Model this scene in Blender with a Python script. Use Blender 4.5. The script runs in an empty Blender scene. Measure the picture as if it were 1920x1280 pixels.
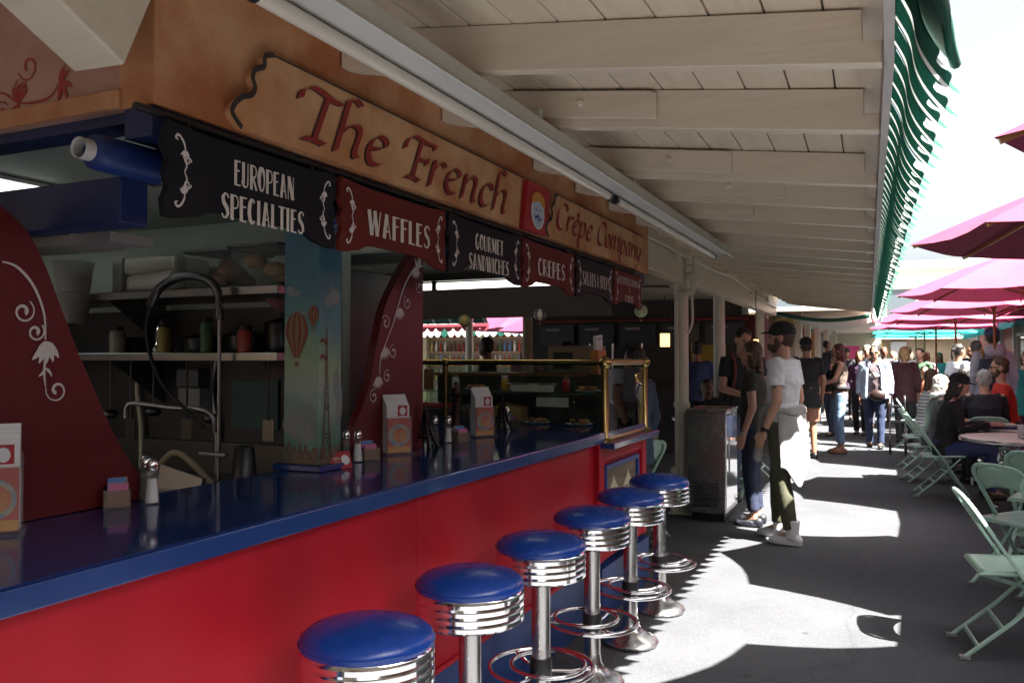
import bpy, bmesh, math, random
from mathutils import Vector as V, Matrix
from math import pi, sin, cos, radians as R
random.seed(7)
scene = bpy.context.scene
COL = scene.collection

# ---------------------------------------------------------------- camera, sky, sun, exposure
cam_d = bpy.data.cameras.new('camera')
cam_d.sensor_width = 36.0
cam_d.lens = 1550.0 / 1920.0 * 36.0
cam_d.clip_start = 0.05
cam_d.clip_end = 600.0
cam = bpy.data.objects.new('camera', cam_d)
COL.objects.link(cam)
cam.location = (0, 0, 1.5)
cam.rotation_euler = (pi / 2 + math.atan(32 / 1550), 0, math.atan(710 / 1550))
scene.camera = cam

SUN = V((0.60, -0.25, 1.0)).normalized()          # direction towards the sun
elev = math.asin(SUN.z)
azim = math.atan2(SUN.x, SUN.y)                   # clockwise from +Y
world = bpy.data.worlds.new('World')
scene.world = world
world.use_nodes = True
wn = world.node_tree
bg = wn.nodes['Background']
sky = wn.nodes.new('ShaderNodeTexSky')
sky.sky_type = 'NISHITA'
sky.sun_disc = False
sky.sun_elevation = elev
sky.sun_rotation = azim
sky.air_density = 1.0
sky.dust_density = 5.0
sky.ozone_density = 1.0
# thin bright summer haze: the sky keeps its brightness and loses most of its blue
hz = wn.nodes.new('ShaderNodeHueSaturation'); hz.inputs['Saturation'].default_value = 0.40; hz.inputs['Value'].default_value = 1.0
wn.links.new(sky.outputs[0], hz.inputs['Color']); wn.links.new(hz.outputs[0], bg.inputs[0])
bg.inputs[1].default_value = 0.046
sun_d = bpy.data.lights.new('sun', 'SUN')
sun_d.energy = 5.0
sun_d.angle = R(0.55)
sun_d.color = (1.0, 0.95, 0.87)
sun = bpy.data.objects.new('sun', sun_d)
COL.objects.link(sun)
sun.rotation_euler = SUN.to_track_quat('Z', 'Y').to_euler()
vs = scene.view_settings
vs.view_transform = 'Standard'
vs.look = 'None'
vs.exposure = 3.03
vs.gamma = 1.0
vs.use_curve_mapping = False
scene.cycles.max_bounces = 10
scene.cycles.diffuse_bounces = 6
scene.cycles.glossy_bounces = 5
scene.cycles.transmission_bounces = 8
scene.cycles.transparent_max_bounces = 12

# ---------------------------------------------------------------- materials
MATS = {}
def mat(name, col, rough=0.5, metal=0.0, col2=None, nscale=8.0, bump=0.0, bscale=60.0, coat=0.0,
        spec=0.5, stretch=None, trans=0.0, emit=None, estr=0.0, alpha=None, rvar=0.0, lo=0.35, hi=0.65, translucent=0.0):
    if name in MATS: return MATS[name]
    m = bpy.data.materials.new(name); m.use_nodes = True
    nt = m.node_tree; N = nt.nodes; L = nt.links
    b = N['Principled BSDF']
    b.inputs['Roughness'].default_value = rough
    b.inputs['Metallic'].default_value = metal
    b.inputs['Specular IOR Level'].default_value = spec
    b.inputs['Coat Weight'].default_value = coat
    b.inputs['Coat Roughness'].default_value = 0.08
    b.inputs['Base Color'].default_value = (*col, 1)
    if trans: b.inputs['Transmission Weight'].default_value = trans
    if emit:
        b.inputs['Emission Color'].default_value = (*emit, 1); b.inputs['Emission Strength'].default_value = estr
    if alpha is not None: b.inputs['Alpha'].default_value = alpha
    tc = N.new('ShaderNodeTexCoord')
    mp = N.new('ShaderNodeMapping'); L.new(tc.outputs['Object'], mp.inputs[0])
    if stretch: mp.inputs['Scale'].default_value = stretch
    if col2:
        n = N.new('ShaderNodeTexNoise'); n.inputs['Scale'].default_value = nscale; n.inputs['Detail'].default_value = 7; n.inputs['Roughness'].default_value = 0.62
        L.new(mp.outputs[0], n.inputs['Vector'])
        r = N.new('ShaderNodeValToRGB'); r.color_ramp.elements[0].position = lo; r.color_ramp.elements[1].position = hi
        r.color_ramp.elements[0].color = (*col, 1); r.color_ramp.elements[1].color = (*col2, 1)
        L.new(n.outputs['Fac'], r.inputs[0]); L.new(r.outputs[0], b.inputs['Base Color'])
    if rvar:
        n2 = N.new('ShaderNodeTexNoise'); n2.inputs['Scale'].default_value = nscale * 1.7; n2.inputs['Detail'].default_value = 5
        L.new(mp.outputs[0], n2.inputs['Vector'])
        mr = N.new('ShaderNodeMapRange'); mr.inputs['To Min'].default_value = max(0.02, rough - rvar); mr.inputs['To Max'].default_value = rough + rvar
        L.new(n2.outputs['Fac'], mr.inputs['Value']); L.new(mr.outputs[0], b.inputs['Roughness'])
    if bump:
        n3 = N.new('ShaderNodeTexNoise'); n3.inputs['Scale'].default_value = bscale; n3.inputs['Detail'].default_value = 6
        L.new(mp.outputs[0], n3.inputs['Vector'])
        bp = N.new('ShaderNodeBump'); bp.inputs['Strength'].default_value = bump; bp.inputs['Distance'].default_value = 0.02
        L.new(n3.outputs['Fac'], bp.inputs['Height']); L.new(bp.outputs[0], b.inputs['Normal'])
    if translucent:
        out = N['Material Output']
        tr = N.new('ShaderNodeBsdfTranslucent'); tr.inputs[0].default_value = (*col, 1)
        mx = N.new('ShaderNodeMixShader'); mx.inputs[0].default_value = translucent
        L.new(b.outputs[0], mx.inputs[1]); L.new(tr.outputs[0], mx.inputs[2]); L.new(mx.outputs[0], out.inputs[0])
    MATS[name] = m
    return m

def glass_mat():
    m = bpy.data.materials.new('clear glass'); m.use_nodes = True
    nt = m.node_tree; N = nt.nodes; L = nt.links
    g = N.new('ShaderNodeBsdfGlossy'); g.inputs['Roughness'].default_value = 0.02
    t = N.new('ShaderNodeBsdfTransparent'); t.inputs[0].default_value = (0.86, 0.93, 0.9, 1)
    f = N.new('ShaderNodeFresnel'); f.inputs[0].default_value = 1.5
    mx = N.new('ShaderNodeMixShader')
    L.new(f.outputs[0], mx.inputs[0]); L.new(t.outputs[0], mx.inputs[1]); L.new(g.outputs[0], mx.inputs[2])
    L.new(mx.outputs[0], N['Material Output'].inputs[0])
    return m
GLASS = glass_mat()

def asphalt_mat():
    m = bpy.data.materials.new('asphalt'); m.use_nodes = True
    nt = m.node_tree; N = nt.nodes; L = nt.links
    b = N['Principled BSDF']; b.inputs['Roughness'].default_value = 0.85
    tc = N.new('ShaderNodeTexCoord')
    n = N.new('ShaderNodeTexNoise'); n.inputs['Scale'].default_value = 0.9; n.inputs['Detail'].default_value = 8; n.inputs['Roughness'].default_value = 0.7
    L.new(tc.outputs['Object'], n.inputs['Vector'])
    r = N.new('ShaderNodeValToRGB'); r.color_ramp.elements[0].position = 0.3; r.color_ramp.elements[1].position = 0.7
    r.color_ramp.elements[0].color = (0.050, 0.053, 0.062, 1); r.color_ramp.elements[1].color = (0.078, 0.080, 0.088, 1)
    L.new(n.outputs['Fac'], r.inputs[0])
    vo = N.new('ShaderNodeTexVoronoi'); vo.inputs['Scale'].default_value = 190; L.new(tc.outputs['Object'], vo.inputs['Vector'])
    wn_ = N.new('ShaderNodeTexWhiteNoise'); L.new(vo.outputs['Position'], wn_.inputs['Vector'])
    cr = N.new('ShaderNodeValToRGB'); cr.color_ramp.elements[0].position = 0.82; cr.color_ramp.elements[1].position = 0.99
    cr.color_ramp.elements[0].color = (1, 1, 1, 1); cr.color_ramp.elements[1].color = (1.6, 1.6, 1.65, 1)
    L.new(wn_.outputs['Value'], cr.inputs[0])
    mu = N.new('ShaderNodeMix'); mu.data_type = 'RGBA'; mu.blend_type = 'MULTIPLY'; mu.inputs[0].default_value = 1
    L.new(r.outputs[0], mu.inputs[6]); L.new(cr.outputs[0], mu.inputs[7])
    # old gum spots and oil drips
    v2 = N.new('ShaderNodeTexVoronoi'); v2.inputs['Scale'].default_value = 3.1; L.new(tc.outputs['Object'], v2.inputs['Vector'])
    c2 = N.new('ShaderNodeValToRGB'); c2.color_ramp.elements[0].position = 0.05; c2.color_ramp.elements[1].position = 0.075
    c2.color_ramp.elements[0].color = (0.55, 0.55, 0.55, 1); c2.color_ramp.elements[1].color = (1, 1, 1, 1)
    L.new(v2.outputs['Distance'], c2.inputs[0])
    m2 = N.new('ShaderNodeMix'); m2.data_type = 'RGBA'; m2.blend_type = 'MULTIPLY'; m2.inputs[0].default_value = 1
    L.new(mu.outputs[2], m2.inputs[6]); L.new(c2.outputs[0], m2.inputs[7])
    # hairline cracks and a wandering tar seam
    nd = N.new('ShaderNodeTexNoise'); nd.inputs['Scale'].default_value = 2.2; nd.inputs['Detail'].default_value = 4; L.new(tc.outputs['Object'], nd.inputs['Vector'])
    vm = N.new('ShaderNodeVectorMath'); vm.operation = 'MULTIPLY_ADD'; vm.inputs[1].default_value = (.5,.5,.5); L.new(nd.outputs['Color'], vm.inputs[0]); L.new(tc.outputs['Object'], vm.inputs[2])
    v3 = N.new('ShaderNodeTexVoronoi'); v3.feature = 'DISTANCE_TO_EDGE'; v3.inputs['Scale'].default_value = 0.42; L.new(vm.outputs[0], v3.inputs['Vector'])
    c3 = N.new('ShaderNodeValToRGB'); c3.color_ramp.elements[0].position = 0.0015; c3.color_ramp.elements[1].position = 0.005
    c3.color_ramp.elements[0].color = (0.45, 0.45, 0.45, 1); c3.color_ramp.elements[1].color = (1, 1, 1, 1)
    L.new(v3.outputs['Distance'], c3.inputs[0])
    m3 = N.new('ShaderNodeMix'); m3.data_type = 'RGBA'; m3.blend_type = 'MULTIPLY'; m3.inputs[0].default_value = 0.4
    L.new(m2.outputs[2], m3.inputs[6]); L.new(c3.outputs[0], m3.inputs[7])
    L.new(m3.outputs[2], b.inputs['Base Color'])
    bp = N.new('ShaderNodeBump'); bp.inputs['Strength'].default_value = 0.35; bp.inputs['Distance'].default_value = 0.006
    L.new(vo.outputs['Distance'], bp.inputs['Height']); L.new(bp.outputs[0], b.inputs['Normal'])
    return m

def stripe_mat(name, ca, cb, axis, scale, duty=0.5, rough=0.8):
    m = bpy.data.materials.new(name); m.use_nodes = True
    nt = m.node_tree; N = nt.nodes; L = nt.links
    b = N['Principled BSDF']; b.inputs['Roughness'].default_value = rough
    tc = N.new('ShaderNodeTexCoord'); sp = N.new('ShaderNodeSeparateXYZ'); L.new(tc.outputs['Object'], sp.inputs[0])
    mu = N.new('ShaderNodeMath'); mu.operation = 'MULTIPLY'; mu.inputs[1].default_value = scale; L.new(sp.outputs[axis], mu.inputs[0])
    fr = N.new('ShaderNodeMath'); fr.operation = 'FRACT'; L.new(mu.outputs[0], fr.inputs[0])
    gt = N.new('ShaderNodeMath'); gt.operation = 'GREATER_THAN'; gt.inputs[1].default_value = duty; L.new(fr.outputs[0], gt.inputs[0])
    mx = N.new('ShaderNodeMix'); mx.data_type = 'RGBA'; mx.inputs[6].default_value = (*ca, 1); mx.inputs[7].default_value = (*cb, 1)
    L.new(gt.outputs[0], mx.inputs[0]); L.new(mx.outputs[2], b.inputs['Base Color'])
    return m

M_ASPH = asphalt_mat()
CREAM = mat('cream paint', (0.60, 0.51, 0.39), 0.42, col2=(0.68, 0.595, 0.47), nscale=3.5, lo=.25, hi=.55, bump=0.12, bscale=18, stretch=(6, 0.6, 6), rvar=0.1)
CREAM_R = mat('cream rafter paint', (0.57, 0.49, 0.38), 0.38, col2=(0.65, 0.57, 0.455), nscale=3, lo=.25, hi=.55, bump=0.08, bscale=12, stretch=(0.7, 5, 5), rvar=0.12)
CREAM_P = mat('cream post paint', (0.62, 0.58, 0.46), 0.35, col2=(0.70, 0.66, 0.55), nscale=5, bump=0.08, bscale=20)
STUCCO = mat('terracotta stucco', (0.38, 0.13, 0.045), 0.8, col2=(0.58, 0.32, 0.17), nscale=2.4, bump=0.12, bscale=90, lo=0.38, hi=0.64)
STUCCO2 = mat('rosy stucco', (0.36, 0.18, 0.135), 0.8, col2=(0.50, 0.30, 0.24), nscale=3.0, bump=0.08, bscale=80)
SIGNTAN = mat('painted parchment board', (0.46, 0.195, 0.078), 0.6, col2=(0.64, 0.38, 0.20), nscale=3.0, bump=0.06, bscale=120, lo=0.36, hi=0.64)
SIGNRED = mat('sign red lettering', (0.22, 0.018, 0.016), 0.6, col2=(0.30, 0.03, 0.025), nscale=10)
SHADOWINK = mat('dark outline paint', (0.03, 0.022, 0.02), 0.6)
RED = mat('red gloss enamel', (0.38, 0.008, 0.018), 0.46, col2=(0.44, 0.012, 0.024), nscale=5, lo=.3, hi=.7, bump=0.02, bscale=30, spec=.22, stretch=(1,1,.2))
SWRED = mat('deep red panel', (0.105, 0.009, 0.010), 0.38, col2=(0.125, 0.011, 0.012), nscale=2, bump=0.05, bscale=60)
BLUE = mat('blue laminate', (0.006, 0.032, 0.15), 0.3, col2=(0.014, 0.045, 0.18), nscale=3, coat=0.3, rvar=0.07)
BLUETOP = mat('blue laminate top', (0.010, 0.028, 0.13), 0.09, col2=(0.013, 0.034, 0.15), nscale=2, rvar=0.05, spec=0.6)
BLUEK = mat('blue kickboard', (0.008, 0.03, 0.14), 0.45, col2=(0.012, 0.05, 0.2), nscale=4)
NAVYW = mat('navy beam', (0.006, 0.016, 0.075), 0.5, col2=(0.008, 0.02, 0.09), nscale=3)
VINYL = mat('blue vinyl', (0.006, 0.045, 0.28), 0.27, col2=(0.009, 0.06, 0.34), nscale=5, bump=0.10, bscale=14, rvar=.05, coat=0.15)
CHROME = mat('chrome', (0.86, 0.86, 0.87), 0.07, 1.0, rvar=0.03, nscale=6)
STEEL = mat('brushed steel', (0.52, 0.51, 0.50), 0.27, 1.0, rvar=0.06, nscale=3)
DSTEEL = mat('dull kitchen steel', (0.33, 0.33, 0.34), 0.35, 1.0, rvar=0.1, nscale=4)
BRASS = mat('brass', (0.50, 0.36, 0.14), 0.24, 1.0, rvar=0.08, nscale=8)
BLACKBD = mat('black sign board', (0.006, 0.008, 0.012), 0.6, col2=(0.010, 0.012, 0.016), nscale=5, spec=.2)
REDBD = mat('maroon sign board', (0.105, 0.014, 0.010), 0.6, col2=(0.13, 0.02, 0.014), nscale=5, spec=.2)
LETTER = mat('cream lettering', (0.60, 0.56, 0.50), 0.6)
SCROLLW = mat('white scroll paint', (0.62, 0.58, 0.56), 0.6)
BLACK = mat('black rubber', (0.012, 0.012, 0.013), 0.5)
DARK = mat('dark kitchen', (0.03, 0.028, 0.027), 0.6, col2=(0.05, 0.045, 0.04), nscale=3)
MINTW = mat('pale green wall', (0.36, 0.42, 0.37), 0.6, col2=(0.42, 0.47, 0.41), nscale=2)
WHITEP = mat('white paper', (0.74, 0.74, 0.76), 0.7, col2=(0.8, 0.8, 0.8), nscale=12)
MINT = mat('mint enamel', (0.37, 0.58, 0.47), 0.32, col2=(0.42, 0.63, 0.52), nscale=5, bump=0.04, bscale=40, rvar=0.08)
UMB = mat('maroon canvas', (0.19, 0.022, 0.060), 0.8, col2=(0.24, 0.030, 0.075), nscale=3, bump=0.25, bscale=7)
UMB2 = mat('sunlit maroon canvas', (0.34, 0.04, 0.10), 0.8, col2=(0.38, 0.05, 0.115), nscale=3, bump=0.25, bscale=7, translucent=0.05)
TEALC = mat('teal canvas', (0.02, 0.30, 0.28), 0.8, col2=(0.03, 0.36, 0.33), nscale=3, translucent=0.3)
WOOD = mat('varnished wood', (0.26, 0.10, 0.04), 0.4, col2=(0.34, 0.15, 0.06), nscale=6, stretch=(8, 8, 0.6))
GREENC = mat('dark green canvas', (0.004, 0.075, 0.048), 0.6, col2=(0.007, 0.095, 0.062), nscale=6, translucent=0.05)
WHITEC = mat('white canvas', (0.72, 0.74, 0.70), 0.7, translucent=0.25)
TABLE = mat('laminate table top', (0.70, 0.66, 0.58), 0.5, col2=(0.75, 0.71, 0.64), nscale=4)

# ---------------------------------------------------------------- mesh builder
class MB:
    def __init__(s): s.v = []; s.f = []; s.mi = []
    def add(s, vs, fs, mi=0):
        o = len(s.v); s.v += [V(p) for p in vs]
        for f in fs: s.f.append([i + o for i in f]); s.mi.append(mi)
        return s
    def box(s, a, b, mi=0):
        (x0, y0, z0), (x1, y1, z1) = a, b
        return s.add([(x0,y0,z0),(x1,y0,z0),(x1,y1,z0),(x0,y1,z0),(x0,y0,z1),(x1,y0,z1),(x1,y1,z1),(x0,y1,z1)],
                     [(0,3,2,1),(4,5,6,7),(0,1,5,4),(1,2,6,5),(2,3,7,6),(3,0,4,7)], mi)
    def cbox(s, c, d, rot=None, mi=0):
        c = V(c); q = [V((sx*d[0]/2, sy*d[1]/2, sz*d[2]/2)) for sz in (-1,1) for sx, sy in ((-1,-1),(1,-1),(1,1),(-1,1))]
        if rot: q = [rot @ p for p in q]
        return s.add([c + p for p in q], [(0,3,2,1),(4,5,6,7),(0,1,5,4),(1,2,6,5),(2,3,7,6),(3,0,4,7)], mi)
    def beam(s, p, q, w, h, up=(0,0,1), mi=0):
        p, q = V(p), V(q); d = (q - p).normalized(); r = d.cross(V(up)).normalized(); u = r.cross(d)
        vs = [e + r*a*w/2 + u*b*h/2 for e in (p, q) for a, b in ((-1,-1),(1,-1),(1,1),(-1,1))]
        return s.add(vs, [(3,2,1,0),(4,5,6,7),(0,1,5,4),(1,2,6,5),(2,3,7,6),(3,0,4,7)], mi)
    def tube(s, pts, r, n=8, closed=False, mi=0):
        pts = [V(p) for p in pts]; k = len(pts)
        rs = r if isinstance(r, (list, tuple)) else [r]*k
        rings = []; prev = None
        for i, p in enumerate(pts):
            if closed: d = pts[(i+1) % k] - pts[i-1]
            else: d = pts[min(i+1, k-1)] - pts[max(i-1, 0)]
            if d.length < 1e-9: d = V((0,0,1))
            d.normalize()
            if prev is None:
                a = V((0,0,1)) if abs(d.z) < 0.9 else V((1,0,0))
                u = d.cross(a).normalized()
            else:
                u = (prev - d*prev.dot(d))
                u = u.normalized() if u.length > 1e-6 else d.orthogonal().normalized()
            prev = u; w = d.cross(u)
            rings.append([p + (u*cos(2*pi*j/n) + w*sin(2*pi*j/n))*rs[i] for j in range(n)])
        vs = [q for g in rings for q in g]; fs = []
        m = k if closed else k-1
        for i in range(m):
            a, b = i*n, ((i+1) % k)*n
            for j in range(n): fs.append((a+j, a+(j+1) % n, b+(j+1) % n, b+j))
        if not closed:
            fs.append(tuple(range(n-1, -1, -1))); fs.append(tuple((k-1)*n + j for j in range(n)))
        return s.add(vs, fs, mi)
    def lathe(s, prof, c=(0,0,0), n=24, rot=None, mi=0, caps=True):
        c = V(c); vs = []; fs = []; k = len(prof)
        for r, z in prof:
            for j in range(n):
                p = V((r*cos(2*pi*j/n), r*sin(2*pi*j/n), z))
                vs.append(c + (rot @ p if rot else p))
        for i in range(k-1):
            for j in range(n): fs.append((i*n+j, i*n+(j+1) % n, (i+1)*n+(j+1) % n, (i+1)*n+j))
        if caps and prof[0][0] > 1e-6: fs.append(tuple(range(n-1, -1, -1)))
        if caps and prof[-1][0] > 1e-6: fs.append(tuple((k-1)*n + j for j in range(n)))
        return s.add(vs, fs, mi)
    def prism(s, poly, o, u, v, w, mi=0):
        o, u, v, w = V(o), V(u), V(v), V(w); n = len(poly)
        a = [o + u*x + v*y for x, y in poly]; b = [p + w for p in a]
        fs = [tuple(range(n-1, -1, -1)), tuple(range(n, 2*n))] + [(i, (i+1) % n, n+(i+1) % n, n+i) for i in range(n)]
        return s.add(a + b, fs, mi)
    def ell(s, c, r, rot=None, n=14, m=9, mi=0):
        c = V(c); vs = []; fs = []
        for i in range(m+1):
            t = pi*i/m
            for j in range(n):
                p = V((r[0]*sin(t)*cos(2*pi*j/n), r[1]*sin(t)*sin(2*pi*j/n), -r[2]*cos(t)))
                vs.append(c + (rot @ p if rot else p))
        for i in range(m):
            for j in range(n): fs.append((i*n+j, i*n+(j+1) % n, (i+1)*n+(j+1) % n, (i+1)*n+j))
        return s.add(vs, fs, mi)
    def cap(s, p, q, r0, r1, n=10):
        """tapered limb with round ends"""
        p, q = V(p), V(q); d = (q-p).normalized()
        pts = []; rs = []
        for a in (-1, -0.75, -0.4): pts.append(p + d*a*r0); rs.append(max(r0*math.sqrt(1-a*a), 0.0008))
        for t in (0, 0.33, 0.66, 1): pts.append(p.lerp(q, t)); rs.append(r0 + (r1-r0)*t)
        for a in (0.4, 0.75, 1): pts.append(q + d*a*r1); rs.append(max(r1*math.sqrt(1-a*a), 0.0008))
        return s.tube(pts, rs, n)
    def loft(s, secs, n=18, mi=0):
        """secs: (centre, rx, ry) rings in horizontal-ish planes, or (centre, rx, ry, tilt about x)"""
        vs = []; fs = []; k = len(secs)
        for sc in secs:
            c = V(sc[0]); t = sc[3] if len(sc) > 3 else 0.0
            for j in range(n):
                a = 2*pi*j/n
                vs.append(c + V((sc[1]*cos(a), sc[2]*sin(a)*cos(t), sc[2]*sin(a)*sin(t))))
        for i in range(k-1):
            for j in range(n): fs.append((i*n+j, i*n+(j+1) % n, (i+1)*n+(j+1) % n, (i+1)*n+j))
        fs.append(tuple(range(n-1, -1, -1))); fs.append(tuple((k-1)*n + j for j in range(n)))
        return s.add(vs, fs, mi)
    def grid(s, fn, nu, nv, mi=0):
        vs = [fn(i/nu, j/nv) for i in range(nu+1) for j in range(nv+1)]
        fs = [(i*(nv+1)+j, (i+1)*(nv+1)+j, (i+1)*(nv+1)+j+1, i*(nv+1)+j+1) for i in range(nu) for j in range(nv)]
        return s.add(vs, fs, mi)
    def xform(s, m):
        s.v = [m @ p for p in s.v]; return s

def catmull(pts, k=6, closed=False):
    P = [V((*p, 0)) if len(p) == 2 else V(p) for p in pts]; n = len(P); out = []
    if n < 3: return P
    rng = n if closed else n-1
    for i in range(rng):
        if closed: a, b, c, d = P[i-1], P[i], P[(i+1) % n], P[(i+2) % n]
        else: a, b, c, d = P[max(i-1, 0)], P[i], P[i+1], P[min(i+2, n-1)]
        for j in range(k):
            t = j/k
            out.append(0.5*((2*b) + (c-a)*t + (2*a-5*b+4*c-d)*t*t + (3*b-a-3*c+d)*t**3))
    if not closed: out.append(P[-1])
    return out

def tag(o, label=None, cat=None, group=None, kind=None):
    if label: o['label'] = label
    if cat: o['category'] = cat
    if group: o['group'] = group
    if kind: o['kind'] = kind
    return o

def empty(name, loc=(0,0,0), label=None, cat=None, group=None, rz=0.0, kind=None):
    e = bpy.data.objects.new(name, None); COL.objects.link(e)
    e.location = loc; e.rotation_euler = (0, 0, rz); e.empty_display_size = 0.1
    return tag(e, label, cat, group, kind)

def obj(name, mb, mats, parent=None, label=None, cat=None, group=None, kind=None, smooth=0, bevel=0.0, remesh=0.0, solid=0.0, loc=None):
    """smooth: angle in degrees (0 = flat). Vertices are in world space; parts subtract their thing's base."""
    me = bpy.data.meshes.new(name)
    off = V((0,0,0)); p = parent
    while p: off += p.location; p = p.parent
    if loc is not None: off = V(loc)
    me.from_pydata([tuple(q - off) for q in mb.v], [], mb.f)
    if not isinstance(mats, (list, tuple)): mats = [mats]
    for m in mats: me.materials.append(m)
    if len(mats) > 1: me.polygons.foreach_set('material_index', mb.mi)
    if smooth:
        me.polygons.foreach_set('use_smooth', [True]*len(me.polygons))
        if smooth < 180 and not remesh: me.set_sharp_from_angle(angle=R(smooth))
    me.update()
    o = bpy.data.objects.new(name, me); COL.objects.link(o)
    if parent: o.parent = parent
    if loc is not None: o.location = loc
    if remesh:
        rm = o.modifiers.new('remesh', 'REMESH'); rm.mode = 'VOXEL'; rm.voxel_size = remesh; rm.use_smooth_shade = True
        sm = o.modifiers.new('smooth', 'SMOOTH'); sm.iterations = 3; sm.factor = 0.5
    if solid:
        sd = o.modifiers.new('solid', 'SOLIDIFY'); sd.thickness = solid; sd.offset = 0
    if bevel:
        bv = o.modifiers.new('bevel', 'BEVEL'); bv.width = bevel; bv.segments = 2; bv.limit_method = 'ANGLE'; bv.angle_limit = R(40)
    return tag(o, label, cat, group, kind)

def dup(root, loc, rz=0.0, label=None, group=None):
    r = root.copy(); COL.objects.link(r); r.location = loc; r.rotation_euler = (0, 0, rz)
    if label: r['label'] = label
    if group: r['group'] = group
    for ch in list(root.children):
        c = ch.copy(); COL.objects.link(c); c.parent = r
        for g in list(ch.children):
            d = g.copy(); COL.objects.link(d); d.parent = c
    return r

# ---------------------------------------------------------------- brush strokes for painted lettering and scrolls
_lift = [0]
def ribbon(mb, pts, w, fr, nib=None, k=6, lift=0.002, smooth=True, mi=0):
    """pts 2D; w scalar or list of widths; nib = fixed pen direction (broad nib) else perpendicular."""
    o, u, v, n = fr
    P = catmull(pts, k) if smooth and len(pts) > 2 else [V((*p, 0)) for p in pts]
    m = len(P); _lift[0] = (_lift[0] + 1) % 12
    h = lift + 0.00012*_lift[0]
    ws = w if isinstance(w, (list, tuple)) else [w]
    vs = []
    for i, p in enumerate(P):
        t = i/(m-1)*(len(ws)-1); a = int(min(t, len(ws)-2)) if len(ws) > 1 else 0
        wd = ws[0] if len(ws) == 1 else ws[a] + (ws[a+1]-ws[a])*(t-a)
        if nib is not None: q = V((cos(nib), sin(nib), 0))*wd/2
        else:
            d = P[min(i+1, m-1)] - P[max(i-1, 0)]; d = d.normalized() if d.length > 0 else V((1,0,0))
            q = V((-d.y, d.x, 0))*wd/2
        for s_ in (1, -1):
            e = p + q*s_
            vs.append(o + u*e.x + v*e.y + n*h)
    mb.add(vs, [(2*i, 2*i+1, 2*i+3, 2*i+2) for i in range(m-1)], mi)

ITALIC = {
 'T': (0.52, [[(-.06,.56),(-.05,.70),(.06,.79),(.2,.77),(.36,.72),(.5,.73),(.56,.8)], [(.28,.74),(.27,.4),(.26,.04)], [(.12,.015),(.26,.03),(.4,.015)]]),
 'h': (0.47, [[(.05,.86),(.05,.4),(.05,.0)], [(.05,.82),(.14,.9),(.24,.84)], [(.05,.26),(.15,.44),(.27,.49),(.33,.40),(.32,.1),(.37,.01),(.45,.07)]]),
 'e': (0.40, [[(.08,.25),(.2,.28),(.31,.37),(.28,.47),(.17,.49),(.07,.36),(.06,.15),(.14,.01),(.26,.02),(.37,.11)]]),
 'F': (0.50, [[(.22,.73),(.21,.4),(.2,.04)], [(.07,.015),(.2,.03),(.34,.015)], [(-.06,.5),(-.04,.66),(.06,.77),(.2,.76),(.36,.74),(.5,.76)], [(.5,.76),(.5,.68)], [(.21,.40),(.32,.40),(.42,.43)], [(.42,.47),(.40,.34)]]),
 'r': (0.34, [[(.06,.5),(.06,.25),(.05,.0)], [(.06,.27),(.14,.43),(.23,.5),(.31,.45)]]),
 'n': (0.47, [[(.06,.5),(.06,.25),(.05,.0)], [(.06,.26),(.16,.44),(.27,.49),(.33,.40),(.32,.1),(.37,.01),(.45,.07)]]),
 'c': (0.38, [[(.32,.40),(.24,.49),(.12,.45),(.05,.28),(.07,.08),(.17,.0),(.34,.10)]]),
 'C': (0.56, [[(.52,.62),(.44,.77),(.28,.79),(.11,.63),(.05,.38),(.1,.12),(.24,.0),(.40,.04),(.53,.16)]]),
 'p': (0.44, [[(.06,.5),(.05,.1),(.04,-.30)], [(-.03,-.3),(.13,-.3)], [(.06,.30),(.17,.46),(.3,.45),(.35,.26),(.27,.06),(.15,.0),(.05,.08)]]),
 'o': (0.41, [[(.19,.49),(.07,.37),(.06,.15),(.17,.0),(.31,.12),(.32,.35),(.19,.49)]]),
 'm': (0.74, [[(.06,.5),(.06,.25),(.05,.0)], [(.06,.26),(.15,.44),(.25,.49),(.31,.40),(.3,.2),(.3,.0)], [(.31,.26),(.41,.44),(.52,.49),(.58,.40),(.57,.1),(.62,.01),(.7,.07)]]),
 'a': (0.46, [[(.33,.44),(.19,.49),(.07,.33),(.07,.08),(.16,.0),(.32,.2)], [(.35,.5),(.33,.1),(.37,.01),(.45,.07)]]),
 'y': (0.44, [[(.05,.5),(.05,.2),(.12,.03),(.23,.05),(.33,.22)], [(.36,.5),(.33,.1),(.22,-.2),(.08,-.3),(-.02,-.25)]]),
}
ITALIC['ê'] = (0.40, ITALIC['e'][1] + [[(.10,.60),(.20,.70)], [(.20,.70),(.29,.60)]])
def italic(mb, text, fr, x, y, size, w=0.075, slant=0.22, nib=R(38), xs=1.0, lift=0.002, pitch=1.0):
    for ch in text:
        if ch == ' ': x += 0.3*size*xs; continue
        adv, st = ITALIC[ch]
        for s_ in st:
            ribbon(mb, [(x + (px + py*slant)*size*xs, y + py*size) for px, py in s_], w*size, fr, nib=nib, lift=lift)
        x += adv*size*xs*pitch
    return x

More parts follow.
